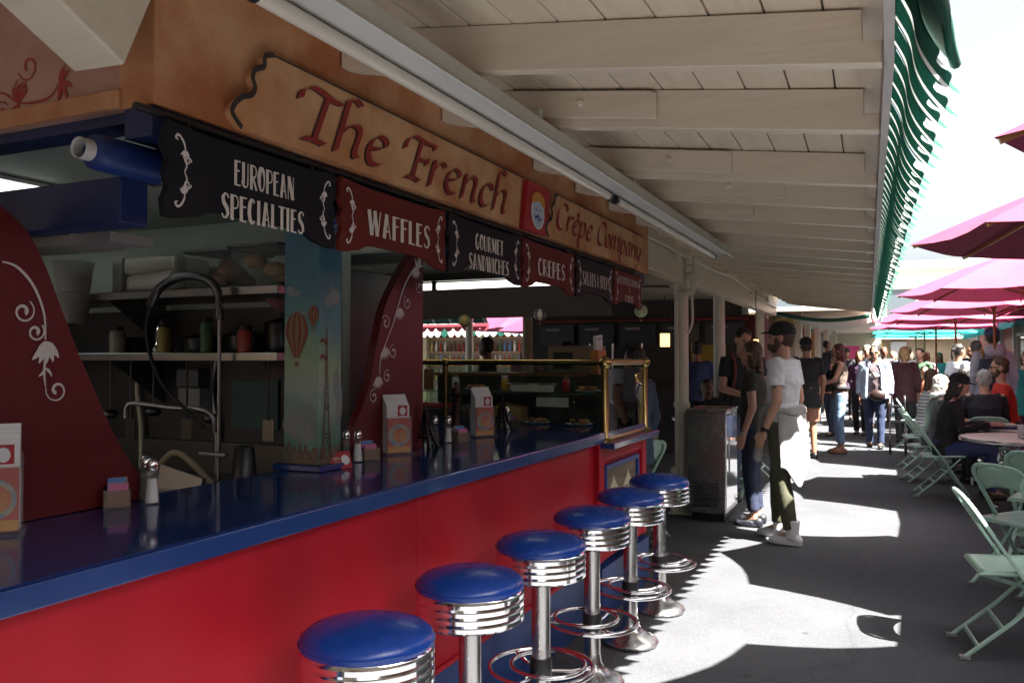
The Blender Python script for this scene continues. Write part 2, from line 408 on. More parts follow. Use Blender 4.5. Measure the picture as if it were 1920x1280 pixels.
TK, TN = 0.20, 0.065
def _c(cx, cy, rx, ry, a0, a1, n=9):
    return [(cx + rx*cos(R(a0+(a1-a0)*i/n)), cy + ry*sin(R(a0+(a1-a0)*i/n))) for i in range(n+1)]
DECO = {
 'E': (.50, [(TK,[(.1,0),(.1,1)]),(TN,[(.1,.967),(.44,.967)]),(TN,[(.1,.6),(.38,.6)]),(TN,[(.1,.033),(.44,.033)])]),
 'U': (.56, [(TK,[(.1,1),(.1,.2)]),([TK,.1,TN,TN],[(.1,.25)] + _c(.27,.2,.17,.17,190,350) + [(.45,.4)]),(TN,[(.45,.3),(.45,1)])]),
 'R': (.56, [(TK,[(.1,0),(.1,1)]),(TN,[(.1,.967)] + _c(.3,.74,.16,.225,85,-85) + [(.1,.51)]),(.11,[(.22,.5),(.48,0)])]),
 'O': (.56, [([.2,.2,.07,.07,.2],_c(.27,.5,.2,.46,90,450,20))]),
 'P': (.52, [(TK,[(.1,0),(.1,1)]),(TN,[(.1,.967)] + _c(.3,.72,.17,.245,85,-85) + [(.1,.47)])]),
 'A': (.58, [(TK,[(.12,0),(.28,1)]),(TN,[(.30,1),(.50,0)]),(TN,[(.12,.3),(.44,.3)])]),
 'N': (.58, [(TN,[(.06,0),(.06,1)]),(TK,[(.1,.98),(.44,.02)]),(TN,[(.48,0),(.48,1)])]),
 'S': (.50, [([.08,.08,.2,.2,.08,.08],[(.44,.82),(.36,.95),(.22,.97),(.1,.82),(.14,.62),(.34,.42),(.40,.2),(.28,.04),(.14,.04),(.04,.18)])]),
 'C': (.52, [([.07,.2,.2,.07],_c(.28,.5,.2,.465,50,310,16))]),
 'I': (.28, [(TK,[(.12,0),(.12,1)])]),
 'L': (.46, [(TK,[(.1,0),(.1,1)]),(TN,[(.1,.033),(.42,.033)])]),
 'T': (.50, [(TK,[(.24,0),(.24,1)]),(TN,[(.0,.967),(.48,.967)])]),
 'W': (.82, [(TK,[(.08,1),(.24,0)]),(TN,[(.27,0),(.4,1)]),(TK,[(.4,1),(.56,0)]),(TN,[(.59,0),(.74,1)])]),
 'F': (.48, [(TK,[(.1,0),(.1,1)]),(TN,[(.1,.967),(.44,.967)]),(TN,[(.1,.6),(.38,.6)])]),
 'G': (.56, [([.07,.2,.2,.07],_c(.28,.5,.2,.465,50,330,16)),(TN,[(.32,.42),(.5,.42)]),(TN,[(.47,.42),(.47,.1)])]),
 'M': (.74, [(TN,[(.06,0),(.08,1)]),(TK,[(.12,1),(.33,.1)]),(TN,[(.35,.1),(.54,1)]),(TK,[(.58,0),(.58,1)])]),
 'D': (.56, [(TK,[(.1,0),(.1,1)]),(TN,[(.1,.967)] + _c(.24,.5,.24,.467,85,-85,12) + [(.1,.033)])]),
 'H': (.58, [(TK,[(.1,0),(.1,1)]),(TN,[(.1,.55),(.46,.55)]),(TN,[(.47,0),(.47,1)])]),
 'B': (.54, [(TK,[(.1,0),(.1,1)]),(TN,[(.1,.967)] + _c(.28,.76,.14,.205,85,-85) + [(.1,.55)]),(TN,[(.1,.55)] + _c(.3,.29,.17,.255,85,-85) + [(.1,.033)])]),
 'K': (.56, [(TK,[(.1,0),(.1,1)]),(TN,[(.18,.48),(.46,1)]),(.1,[(.24,.58),(.48,0)])]),
 '&': (.50, [([.07,.12,.07],[(.44,.1),(.14,.75),(.22,.92),(.32,.78),(.1,.35),(.12,.1),(.24,.05),(.44,.42)])]),
}
DECO['Ê'] = DECO['E']
def deco_w(text, size, xs): return sum((0.22 if c == ' ' else DECO[c][0]+.04)*size*xs for c in text)
def deco(mb, text, fr, cx, y, size, xs=1.0, lift=0.002, wt=1.0):
    x = cx - deco_w(text, size, xs)/2
    for ch in text:
        if ch == ' ': x += 0.22*size*xs; continue
        adv, st = DECO[ch]
        for w, pts in st:
            ws = [q*wt*size*(xs if len(pts) == 2 and pts[0][0] == pts[1][0] else 1) for q in w] if isinstance(w, list) else w*wt*size*(xs if abs(pts[0][0]-pts[1][0]) < .2 else 1)
            ribbon(mb, [(x + px*size*xs, y + py*size) for px, py in pts], ws, fr, lift=lift, smooth=False)
        x += (adv+.04)*size*xs

def spiral(cx, cy, r, a0, turns, n=18, grow=-1):
    return [(cx + r*(1-.82*i/n)*cos(a0 + turns*2*pi*i/n), cy + r*(1-.82*i/n)*sin(a0 + turns*2*pi*i/n)) for i in range(n+1)]
def leaf(mb, fr, x, y, ang, L, w, lift=0.002):
    d = (cos(ang), sin(ang)); p = (-d[1], d[0])
    ribbon(mb, [(x, y), (x+d[0]*L*.5+p[0]*L*.08, y+d[1]*L*.5+p[1]*L*.08), (x+d[0]*L, y+d[1]*L)], [w*.2, w, w*.75, .001], fr, lift=lift)
def scroll_end(mb, fr, cx, cy, h, flip=1, w=0.006):
    """vertical ornament: a curl, a palmette and a stem, mirrored above and below the middle"""
    for s_ in (1, -1):
        Y = lambda t: cy + s_*t*h/2
        r = h*.07
        ribbon(mb, [(cx+flip*h*.02, Y(.0)), (cx+flip*h*.06, Y(.18)), (cx+flip*h*.02, Y(.36)), (cx+flip*h*.03, Y(.5))], [w*.4, w, w*.8], fr)
        ribbon(mb, spiral(cx+flip*h*.085, Y(.3), r*.75, 0 if flip > 0 else pi, flip*s_*1.2), [w*.9, w*.5, w*.7], fr, k=2)
        for a in (-50, -20, 10, 40):
            leaf(mb, fr, cx+flip*h*.03, Y(.56), s_*(pi/2 + R(a))*1.0 + (pi if s_ < 0 and False else 0), -h*.10, w*1.5)
        ribbon(mb, [(cx+flip*h*.03, Y(.56)), (cx+flip*h*.02, Y(.7)), (cx-flip*h*.03, Y(.86)), (cx-flip*h*.09, Y(.93)), (cx-flip*h*.13, Y(.84)), (cx-flip*h*.085, Y(.8))], [w*.6, w, w*1.1, w*.5], fr)
# ================================================================ ground
g = MB(); g.add([(-60,-30,0),(60,-30,0),(60,150,0),(-60,150,0)], [(0,1,2,3)])
obj('ground', g, M_ASPH, kind='structure')
# patched seam and concrete apron under the stools
APRON = mat('stained concrete apron', (0.05, 0.048, 0.047), 0.6, col2=(0.085, 0.08, 0.078), nscale=4, bump=0.1, bscale=50, rvar=0.15)
g = MB(); g.add([(-6,0.2,.004),(-1.27,0.2,.004),(-1.27,6.4,.004),(-6,6.4,.004)], [(0,1,2,3)])
obj('stall_floor', g, APRON, kind='structure')

# ================================================================ canopy roof over the walkway
def eave(y): return -0.022*(y - 2.2) if y > 2.2 else 0.0
def zr(x): return 2.22 + (-0.03 - x)*0.1274      # underside of rafters
RH = 0.14
roof = empty('canopy_roof', (-0.8, 0, 2.3), 'cream painted timber canopy roof with rafters and planks sloping over the stool row', 'roof')
Y0, Y1 = -4.0, 15.3
NP = 13
GAPM = mat('ceiling shadow gap', (0.05, 0.04, 0.035), 0.9)
for k in range(NP):
    t0, t1 = k/NP, (k+1)/NP
    m = MB()
    def px(t, y): return -1.86 + (eave(y) + 1.86)*t
    ys = [Y0 + (Y1-Y0)*i/6 for i in range(7)]
    vs = []
    for y in ys:
        for t, s_ in ((t0, .0022), (t1, -.0022)):
            x = px(t, y) + s_; z = zr(x) + RH + random.uniform(-.0012, .0012)
            vs += [(x, y, z), (x, y, z+.02)]
    fs = []
    for i in range(6):
        a, b = 4*i, 4*(i+1)
        fs += [(a, a+2, b+2, b), (a+1, b+1, b+3, a+3), (a, b, b+1, a+1), (a+2, a+3, b+3, b+2)]
    m.add(vs, fs)
    obj('plank', m, CREAM, roof, bevel=0.004)
m = MB()
ys = [Y0, 2.2, Y1]
vs = []
for y in ys:
    for x in (-1.86, eave(y) + .03):
        vs += [(x, y, zr(x)+RH+.024), (x, y, zr(x)+RH+.05)]
fs = []
for i in range(2):
    a, b = 4*i, 4*(i+1)
    fs += [(a, a+2, b+2, b), (a+1, b+1, b+3, a+3), (a, b, b+1, a+1), (a+2, a+3, b+3, b+2)]
m.add(vs, fs); obj('sun_block_deck', m, GAPM, roof)  # sheet added above the planks so no sun slips through their joints
raf = [2.19, 2.85, 3.77] + [3.77 + .606*i for i in range(1, 19)]
raf = [-3.3, -2.7, -2.1, -1.5, -.9, -.3, .3, .92, 1.55] + raf
for i, y in enumerate(raf):
    th = 0.045 if i % 5 else 0.05
    x0, x1 = -1.612, eave(y) - 0.012
    m = MB()
    pts = [(x0, zr(x0)+RH), (x0, zr(x0)+.02), (x0+.05, zr(x0)+.004), (x0+.2, zr(x0+.2)), (x1, zr(x1)), (x1, zr(x1)+RH*.42), (x1-.045, zr(x1)+RH*.42), (x1-.045, zr(x1)+RH)]
    m.prism(pts, (0, y, 0), (1,0,0), (0,0,1), (0, th, 0))
    r_ = obj('rafter', m, CREAM_R, roof, bevel=0.003)
    if 10 <= i <= 13:
        xe = (-.62, -.52, -.36, -.6)[i-10] - .12
        m = MB(); xs_ = -1.3
        m.prism([(xs_, zr(xs_)+.03), (xe, zr(xe)+.03), (xe, zr(xe)+.118), (xe-.02, zr(xe)+.13), (xs_, zr(xs_)+.13)], (0, y-.026, 0), (1,0,0), (0,0,1), (0,.024,0))
        obj('splice_board', m, CREAM_R, r_, bevel=0.003)
        m = MB(); rt_ = Matrix.Rotation(pi/2, 3, 'X')
        xb = xe - .28
        m.lathe([(0,.0),(.014,.0),(.014,.012),(.009,.018),(0,.018)], (xb, y-.026, zr(xb)+.08), 8, rt_)
        obj('bolt', m, CREAM_R, r_)
m = MB()
ys = [Y0, 2.2, 6, 10, Y1]
vs = []
for y in ys:
    e = eave(y)
    vs += [(e-.008, y, 2.215), (e+.014, y, 2.215), (e+.014, y, 2.385), (e-.008, y, 2.385)]
fs = []
for i in range(len(ys)-1):
    for j in range(4): fs.append((4*i+j, 4*i+(j+1) % 4, 4*i+4+(j+1) % 4, 4*i+4+j))
fs += [(3,2,1,0), tuple(len(vs)-4+j for j in range(4))]
m.add(vs, fs); obj('fascia_board', m, mat('weathered fascia', (0.36,0.34,0.35), 0.5, col2=(0.5,0.47,0.45), nscale=5, stretch=(6,.5,6), bump=.1), roof)

# flat ceilings behind the front line: over the stall and over the seating
m = MB(); m.box((-16, -3.0, 2.66), (-1.66, 5.95, 2.76)); obj('roof_slab', m, CREAM, roof)
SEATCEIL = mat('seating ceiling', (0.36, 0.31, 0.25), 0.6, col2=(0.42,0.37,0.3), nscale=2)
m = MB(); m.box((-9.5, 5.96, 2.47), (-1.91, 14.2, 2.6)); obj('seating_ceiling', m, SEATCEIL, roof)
m = MB(); m.box((-1.91, 5.93, 2.235), (-1.79, 14.9, 2.475)); obj('header_beam', m, CREAM_R, roof, bevel=0.006)
m = MB(); m.box((-1.915, 5.93, 2.48), (-1.80, 15.2, 2.62)); obj('blocking', m, CREAM, roof)
cd = [(-1.775, 5.95, 2.46), (-1.77, 6.9, 2.485), (-1.765, 7.6, 2.47), (-1.765, 9.3, 2.47), (-1.77, 10.4, 2.50), (-1.765, 12.0, 2.44), (-1.765, 13.4, 2.38), (-1.765, 14.7, 2.36)]
m = MB(); m.tube(catmull(cd, 6), .011, 8); obj('conduit', m, CREAM_P, roof, smooth=60)
for q in (7.5, 11.9, 13.6):
    m = MB(); m.box((-1.79, q, 2.40), (-1.752, q+.09, 2.475)); obj('junction_box', m, CREAM_P, roof, bevel=.004)

# posts under the header beam
def post(y, r, label, extras=False):
    t = empty('post', (-1.85, y, 0), label, 'post', 'cream posts under the header beam')
    m = MB(); m.lathe([(r, .0), (r, 2.235)], (-1.85, y, 0), 20); obj('shaft', m, CREAM_P, t, smooth=40)
    m = MB(); m.lathe([(r+.012, 1.03), (r+.012, 1.075), (r+.002, 1.08)], (-1.85, y, 0), 20); obj('collar', m, CREAM_P, t, smooth=40)
    m = MB(); m.box((-1.97, y-.1, .004), (-1.73, y+.1, .02)); obj('base_plate', m, CREAM_P, t, bevel=.003)
    if extras:
        m = MB(); m.tube(catmull([(-1.85, y-.075, 2.13), (-1.78, y-.09, 2.13), (-1.73, y-.08, 2.14), (-1.725, y-.08, 2.2), (-1.725, y-.08, 2.30)], 5), .03, 10); obj('drain_elbow', m, CREAM_P, t, smooth=60)
        m = MB(); m.tube(catmull([(-1.745, y-.02, 2.2), (-1.74, y-.02, 2.0), (-1.745, y, 1.85), (-1.785, y-.01, 1.74)], 6), .013, 8); obj('conduit', m, CREAM_P, t, smooth=60)
        m = MB(); m.lathe([(.05, .0), (.05, .42), (.035, .44)], (-1.90, y-.06, .01), 12); m.tube([(-1.885, y-.065, .3), (-1.885, y-.065, 2.05)], .018, 8); obj('downpipe', m, CREAM_P, t, smooth=50)
        for q in (2.25, 2.33, 2.41):
            m = MB(); m.box((-1.775, y-.13, q), (-1.74, y-.02, q+.045)); obj('bracket', m, CREAM_P, t, bevel=.004)
        m = MB(); m.lathe([(.03, 2.24), (.03, 2.5)], (-1.74, y+.12, 0), 12); obj('stub_pipe', m, CREAM_P, t, smooth=50)
post(8.0, .067, 'nearest cream post with drain pipe and elbow behind the steel case', True)
post(9.95, .067, 'middle cream post just left of the man in black with the backpack')
post(13.3, .067, 'farthest cream post at the end of the header beam behind the man in white')

# hip beam and planks near the stall corner, upper left
hb = empty('hip_beam', (-1.66, 1.42, 2.2), 'heavy cream beam meeting the stucco corner at the upper left', 'beam')
m = MB(); m.beam((-1.675, 1.40, 2.315), (-1.60, 0.55, 2.69), .15, .31); obj('beam', m, CREAM_R, hb, bevel=.006)
m = MB(); m.tube([(-1.575, 1.425, 2.385), (-1.555, 1.15, 2.50)], .016, 10); obj('pipe', m, CREAM_P, hb, smooth=60)
m = MB(); m.cbox((-1.555, 1.02, 2.55), (.07, .24, .13), Matrix.Rotation(.2, 3, 'X')); obj('block', m, CREAM_R, hb, bevel=.01)

# scalloped green awning along the eave
aw = empty('scalloped_awning', (0.03, 2, 2.4), 'dark green and white striped awning fringe with scalloped points along the eave', 'awning')
WST = [0]
def strip_mesh():
    """one scallop of the fringe: a folded cloth panel whose lower edge runs out into a hooked point"""
    m = MB(); pit = .17; nu, nv = 30, 16
    def fn(u, v):
        tooth = (u/.70)**1.15 if u < .70 else ((1-u)/.30)**.7
        ln = .76 + .24*tooth
        q = v*ln
        yy = (u-.5)*pit*1.05 + .020*sin(q*6.5) + (.030*((q-.70)/.30)**1.5 if q > .70 else 0)
        x = .100*q + .010*sin(q*7.5) + .009*sin(u*6*pi)*(.25+.75*q) + (.02*((q-.7)/.3)**2 if q > .7 else 0)
        return V((x, yy, -.262*q - .004*sin(q*9)))
    m.v += [fn(i/nu, j/nv) for i in range(nu+1) for j in range(nv+1)]
    for i in range(nu):
        for j in range(nv):
            m.f.append([i*(nv+1)+j, (i+1)*(nv+1)+j, (i+1)*(nv+1)+j+1, i*(nv+1)+j+1]); m.mi.append(1 if i % 15 in (9, 10) else 0)
    return m
first = None
nst = int((15.2 - 2.0)/.17)
for k in range(nst):
    y = 2.06 + .17*(k if k < nst else -(k-nst+1))
    if first is None:
        first = obj('scallop', strip_mesh(), [GREENC, mat('stripe white', (.66,.69,.65), .8, translucent=.15)], aw, smooth=180, loc=(0,0,0))
        o = first
    else:
        o = first.copy(); COL.objects.link(o)
    o.location = V((eave(y) + .018, y, 2.365)) - V((0.03, 2, 2.4))
    o.rotation_euler = (random.uniform(-.012, .012), random.uniform(-.008, .008), 0)
    o.scale = (1.0 + .02*sin(k*1.7), 1.0, 1.0 + .03*sin(k*2.3))
# drooping end flap
m = MB()
def flap(u, v):
    return V((.02 + .06*u + .05*v*u, 1.42 + .66*v + .05*sin(u*3), 2.40 - .25*u*(1 - .15*v) + .02*sin(v*9+u*2)))
m.grid(flap, 12, 20)
obj('end_flap', m, GREENC, aw, smooth=180, solid=.006)
m = MB(); m.tube(catmull([(.02,1.93,2.40),(.1,1.95,2.26),(.125,2.03,2.18),(.14,2.12,2.17)], 5), .012, 8); obj('rolled_hem', m, GREENC, aw, smooth=60)

# fluorescent strip fixture, unlit
fx = empty('strip_light', (-1.15, 1.3, 2.27), 'long unlit fluorescent strip light fixed under the rafters beside the sign', 'light fixture')
HOUS = mat('white fixture enamel', (0.56, 0.57, 0.55), 0.3, col2=(0.62,0.63,0.6), nscale=3)
m = MB(); m.prism([(-.06,.0),(-.035,.055),(.05,.055),(.062,.0),(.05,-.004),(-.05,-.004)], (-1.14, 1.22, 2.275), (1,0,0), (0,0,1), (0,4.98,0)); obj('housing', m, HOUS, fx, bevel=.003)
m = MB(); m.prism([(.052,-.002),(.085,-.03),(.088,-.026),(.057,.004)], (-1.14, 1.22, 2.275), (1,0,0), (0,0,1), (0,4.98,0)); obj('reflector', m, HOUS, fx)
TUBEM = mat('unlit tube glass', (0.66,0.60,0.50), 0.15, coat=.4)
for a, b in ((1.30, 3.62), (3.74, 6.1)):
    m = MB(); m.tube([(-1.175, a, 2.246), (-1.175, b, 2.246)], .019, 14); obj('lamp_tube', m, TUBEM, fx, smooth=60)
    for q in (a-.03, b):
        m = MB(); m.tube([(-1.175, q, 2.246), (-1.175, q+.035, 2.246)], .021, 12); obj('end_socket', m, BLACK, fx, smooth=60)
for q in (1.5, 2.7, 3.9, 5.1, 6.0):
    m = MB(); m.box((-1.15, q, 2.325), (-1.13, q+.03, zr(-1.14)+.03)); obj('hanger', m, HOUS, fx)

# ================================================================ the stall
stall = empty('market_stall', (-1.62, 1.45, 0), 'terracotta stuccoed food stall with an open kitchen behind a blue counter', 'market stall')
FX = -1.62
m = MB(); m.box((FX-.12, 1.45, 2.12), (FX, 5.95, 2.655)); obj('front_fascia', m, STUCCO, stall)
m = MB(); m.box((-6.5, 1.452, 2.118), (FX-.122, 1.57, 2.655)); obj('side_fascia', m, STUCCO2, stall)
m = MB(); m.box((-6.5, 1.435, 2.118), (FX-.11, 1.451, 2.165)); obj('side_trim', m, STUCCO, stall, bevel=.004)
m = MB(); m.box((FX-.11, 1.46, 2.045), (FX-.015, 5.9, 2.119)); obj('lintel', m, NAVYW, stall)
m = MB(); m.box((-6.5, 1.475, 2.09), (FX-.111, 1.56, 2.117)); obj('side_lintel', m, NAVYW, stall)
m = MB(); m.box((-6.5, 1.475, 1.842), (FX-.14, 1.56, 1.96)); obj('blue_beam', m, NAVYW, stall, bevel=.004)
m = MB(); m.box((-6.5, 1.561, 1.815), (-1.9, 1.70, 1.841)); obj('soffit', m, mat('grey soffit', (.2,.19,.18), .6), stall)
# interior shell
m = MB(); m.box((-5.2, 1.6, 2.16), (-1.75, 5.9, 2.19)); obj('inner_ceiling', m, MINTW, stall)
m = MB(); m.box((-5.2, 3.06, 0), (-2.24, 3.12, 2.158)); obj('kitchen_wall', m, MINTW, stall)
m = MB(); m.box((-5.3, 1.6, 0), (-5.2, 5.9, 2.158)); obj('inner_wall', m, MINTW, stall)
m = MB(); m.box((-5.2, 3.045, .5), (-2.24, 3.058, 1.74)); obj('wall_cladding', m, mat('dark steel cladding', (.045,.045,.05), .45, .5, col2=(.07,.07,.075), nscale=3), stall)
m = MB(); m.box((-5.2, 5.42, 1.80), (-1.76, 5.5, 2.157)); obj('end_header', m, mat('brown header', (.055,.04,.032), .6, col2=(.075,.055,.045), nscale=2), stall)
# flourish on the side wall
FR_S = (V((0,1.4515,0)), V((1,0,0)), V((0,0,1)), V((0,-1,0)))
m = MB()
ox, oz = -2.06, 2.205
FLR = mat('red flourish paint', (0.33,0.035,0.03), .6)
ribbon(m, [(ox-.30,oz+.005),(ox-.2,oz+.015),(ox-.12,oz+.012),(ox-.06,oz-.02),(ox+.01,oz-.028),(ox+.07,oz-.02),(ox+.10,oz+.01)], [.003,.006,.005,.007,.003], FR_S)
for cx, cz, rr, a in ((ox-.045,oz+.018,.03,2.2),(ox-.13,oz-.035,.028,.5),(ox-.02,oz+.07,.04,3.4)):
    ribbon(m, spiral(cx,cz,rr,a,1.15), [.003,.006,.008], FR_S, k=2)
for a in (.6,1.0,1.5,2.0): leaf(m, FR_S, ox-.06, oz-.02, a, .05, .014)
for a in (-.6,-1.3,-2.0,.4,.9): leaf(m, FR_S, ox+.105, oz+.008, a+.3, .05, .016)
for a in (3.6,4.2,4.8): leaf(m, FR_S, ox-.06, oz-.024, a, .035, .012)
obj('flourish', m, FLR, stall)

# the name sign: three boards on the fascia
FR_F = (V((FX+.024,0,0)), V((0,1,0)), V((0,0,1)), V((1,0,0)))
def wavy_left(y0, z0, z1, sgn=1):
    pts = [(y0+.0, z0), (y0-.035, z0+.03), (y0-.03, z0+.055), (y0+.0, z0+.085), (y0+.035, z0+.10), (y0+.05, z0+.125), (y0+.04, z0+.15), (y0+.05, z0+.175), (y0+.085, z0+.195), (y0+.09, z0+.225), (y0+.125, z1)]
    return [(p.x, p.y) for p in catmull(pts, 4)]
s1 = empty('name_sign', (FX, 2.7, 2.24), 'parchment coloured sign board reading The French in red script', 'sign')
Z0, Z1 = 2.124, 2.365
edge = wavy_left(1.72, Z0, Z1)
m = MB(); m.prism(edge + [(3.60, Z1), (3.56, Z0)], (FX+.001, 0, 0), (0,1,0), (0,0,1), (.022,0,0)); obj('board', m, SIGNTAN, s1)
m = MB()
ribbon(m, edge, .016, (V((FX+.0255,0,0)), V((0,1,0)), V((0,0,1)), V((1,0,0))), smooth=False)
ribbon(m, [(1.84,Z1-.002),(3.60,Z1-.002)], .006, (V((FX+.0255,0,0)), V((0,1,0)), V((0,0,1)), V((1,0,0))), smooth=False)
obj('painted_edge', m, SHADOWINK, s1)
st = 1.65
FRs = (V((FX+.024, 0, 0)), V((0,st,0)), V((0,0,1)), V((1,0,0)))
m = MB(); italic(m, 'The French', FRs, (1.935-.006)/st, 2.155, .212, w=.118, lift=.0015, slant=.26); obj('letter_shadow', m, SHADOWINK, s1)
m = MB(); italic(m, 'The French', FRs, 1.935/st, 2.158, .212, w=.115, lift=.003, slant=.26); obj('lettering', m, SIGNRED, s1)

s2 = empty('logo_sign', (FX, 3.77, 2.24), 'red panel with a white round chef face wearing an orange beret and blue moustache', 'sign')
m = MB(); m.prism([(3.615,Z0),(3.90,Z0),(3.955,Z1),(3.67,Z1)], (FX+.001,0,0), (0,1,0), (0,0,1), (.026,0,0)); obj('panel', m, mat('logo red', (.40,.022,.03), .5), s2)
def disc(mb, cy, cz, ry, rz, fr, lift, rot=0, a0=0, a1=360, n=24):
    o, u, v, nn = fr
    P = []
    for i in range(n+1):
        a = R(a0+(a1-a0)*i/n); x, y = ry*cos(a), rz*sin(a)
        P.append(o + u*(cy + x*cos(rot)-y*sin(rot)) + v*(cz + x*sin(rot)+y*cos(rot)) + nn*lift)
    if a1-a0 == 360: P = P[:-1]
    mb.add(P, [tuple(range(len(P)))])
FRl = (V((FX+.028,0,0)), V((0,1,0)), V((0,0,1)), V((1,0,0)))
def logo(parent, fr, cy, cz, s, stretch=1.0):
    o, u, v, n = fr
    fr = (o, u*stretch, v, n); cy = cy/stretch
    m = MB(); disc(m, cy, cz, .50*s, .62*s, fr, .0008); obj('logo_rim', m, mat('logo white', (.72,.72,.74), .5), parent)
    m = MB(); disc(m, cy, cz-.01*s, .43*s, .54*s, fr, .0016); obj('logo_face', m, mat('logo pale blue', (.50,.58,.70), .5), parent)
    m = MB()
    o2 = [(cy-.45*s,cz+.30*s),(cy-.35*s,cz+.62*s),(cy-.05*s,cz+.75*s),(cy+.35*s,cz+.68*s),(cy+.52*s,cz+.42*s),(cy+.46*s,cz+.2*s),(cy+.1*s,cz+.42*s)]
    P = [o + fr[1]*p.x + v*p.y + n*.0024 for p in catmull(o2, 4, True)]
    m.add(P, [tuple(range(len(P)))]); obj('logo_beret', m, mat('logo orange', (.62,.28,.05), .5), parent)
    m = MB()
    ribbon(m, [(cy-.30*s,cz-.12*s),(cy-.2*s,cz-.22*s),(cy-.04*s,cz-.12*s),(cy+.12*s,cz-.24*s),(cy+.26*s,cz-.2*s)], [.02*s,.1*s,.09*s,.1*s,.02*s], fr, lift=.003)
    ribbon(m, [(cy-.04*s,cz-.28*s),(cy-.02*s,cz-.42*s)], [.12*s,.01*s], fr, lift=.003)
    disc(m, cy-.17*s, cz+.1*s, .04*s, .05*s, fr, .003); disc(m, cy+.12*s, cz+.1*s, .04*s, .05*s, fr, .003)
    obj('logo_features', m, mat('logo blue', (.02,.06,.3), .5), parent)
logo(s2, FRl, 3.785, 2.225, .135, 1.25)

s3 = empty('name_sign', (FX, 4.85, 2.24), 'parchment coloured sign board reading Crêpe Company in red script', 'sign')
edge = wavy_left(3.93, Z0, Z1)
m = MB(); m.prism(edge + [(5.72, Z1), (5.68, Z0)], (FX+.001, 0, 0), (0,1,0), (0,0,1), (.022,0,0)); obj('board', m, SIGNTAN, s3)
m = MB(); ribbon(m, edge, .02, (V((FX+.0255,0,0)), V((0,1,0)), V((0,0,1)), V((1,0,0))), smooth=False); ribbon(m, [(4.05,Z1-.002),(5.72,Z1-.002)], .006, (V((FX+.0255,0,0)), V((0,1,0)), V((0,0,1)), V((1,0,0))), smooth=False)
obj('painted_edge', m, SHADOWINK, s3)
st = 1.50
FRs = (V((FX+.024, 0, 0)), V((0,st,0)), V((0,0,1)), V((1,0,0)))
m = MB(); italic(m, 'Crêpe Company', FRs, 4.02/st, 2.186, .182, w=.15, lift=.003, slant=.26); obj('lettering', m, mat('bright sign red', (.30,.025,.028), .6), s3)

# hanging menu boards
def board(y0, y1, lines, board_m, label, size, tw):
    zt, zb = 2.082, 1.845; L_ = y1-y0
    t = empty('menu_board', (FX+.02, (y0+y1)/2, zt), label, 'sign', 'menu boards hung below the fascia')
    half = [(.02,0),(.09,.0),(.16,.012),(.22,.03),(.30,.036),(.5,.036)]
    bot = [(y0+L_*a if a > .1 else y0+a*.5*L_/.7, zb+b) for a, b in half] + [(y1-L_*a if a > .1 else y1-a*.5*L_/.7, zb+b) for a, b in reversed(half[:-1])]
    right = [(y1-.004, zb+.04), (y1-.02, zb+.075), (y1-.008, zb+.1075), (y1-.02, zb+.14), (y1-.002, zb+.175), (y1-.015, zt)]
    left = [(y0+.015, zt), (y0+.002, zb+.175), (y0+.02, zb+.14), (y0+.008, zb+.1075), (y0+.02, zb+.075), (y0+.004, zb+.04)]
    top = [(y1-L_*.2, zt-.012), (y0+L_*.2, zt-.012)]
    m = MB(); m.prism(bot + right + top + left, (FX+.012,0,0), (0,1,0), (0,0,1), (.018,0,0)); obj('panel', m, board_m, t)
    fr = (V((FX+.0305,0,0)), V((0,1,0)), V((0,0,1)), V((1,0,0)))
    cy = (y0+y1)/2 + .015
    for txt, z in lines:
        m = MB()
        w0 = deco_w(txt, size, 1.0); deco(m, txt, fr, cy, z, size, wt=(.72 if y0 > 4.3 else 1.0), xs=min(2.2, tw*len(txt)/max(len(l[0]) for l in lines)/w0))
        obj('lettering', m, LETTER, t)
    m = MB(); scroll_end(m, fr, y0+.062, (zt+zb)/2-.002, .19, 1); obj('scroll', m, SCROLLW, t)
    m = MB(); scroll_end(m, fr, y1-.062, (zt+zb)/2-.002, .19, -1); obj('scroll', m, SCROLLW, t)
    m = MB()
    for q in (y0+.1, y1-.1):
        m = MB(); m.tube([(FX+.02, q, zt-.02), (FX+.005, q, 2.100)], .004, 6); obj('hook', m, BLACK, t)
board(1.45, 2.14, [('EUROPEAN', 1.962), ('SPECIALTIES', 1.868)], BLACKBD, 'black menu board reading EUROPEAN SPECIALTIES in cream capitals', .068, .34)
board(2.15, 2.85, [('WAFFLES', 1.915)], REDBD, 'maroon menu board reading WAFFLES in cream capitals', .085, .42)
board(2.86, 3.58, [('GOURMET', 1.962), ('SANDWICHES', 1.875)], BLACKBD, 'black menu board reading GOURMET SANDWICHES in cream capitals', .066, .40)
board(3.59, 4.31, [('CRÊPES', 1.915)], REDBD, 'maroon menu board reading CREPES in cream capitals', .085, .38)
board(4.32, 5.01, [('SALADS & SOUPS', 1.92)], BLACKBD, 'black menu board reading SALADS & SOUPS in cream capitals', .08, .50)
board(5.02, 5.66, [('BOTTLED DRINKS', 1.985), ('&', 1.935), ('COFFEE', 1.872)], REDBD, 'small maroon menu board reading BOTTLED DRINKS & COFFEE', .048, .46)
m = MB(); m.tube([(FX-.005, 1.40, 2.100), (FX-.005, 5.75, 2.100)], .010, 10)
tag(obj('hanging_rail', m, BLACK, smooth=60), 'dark steel rail from which the menu boards hang', 'rail')
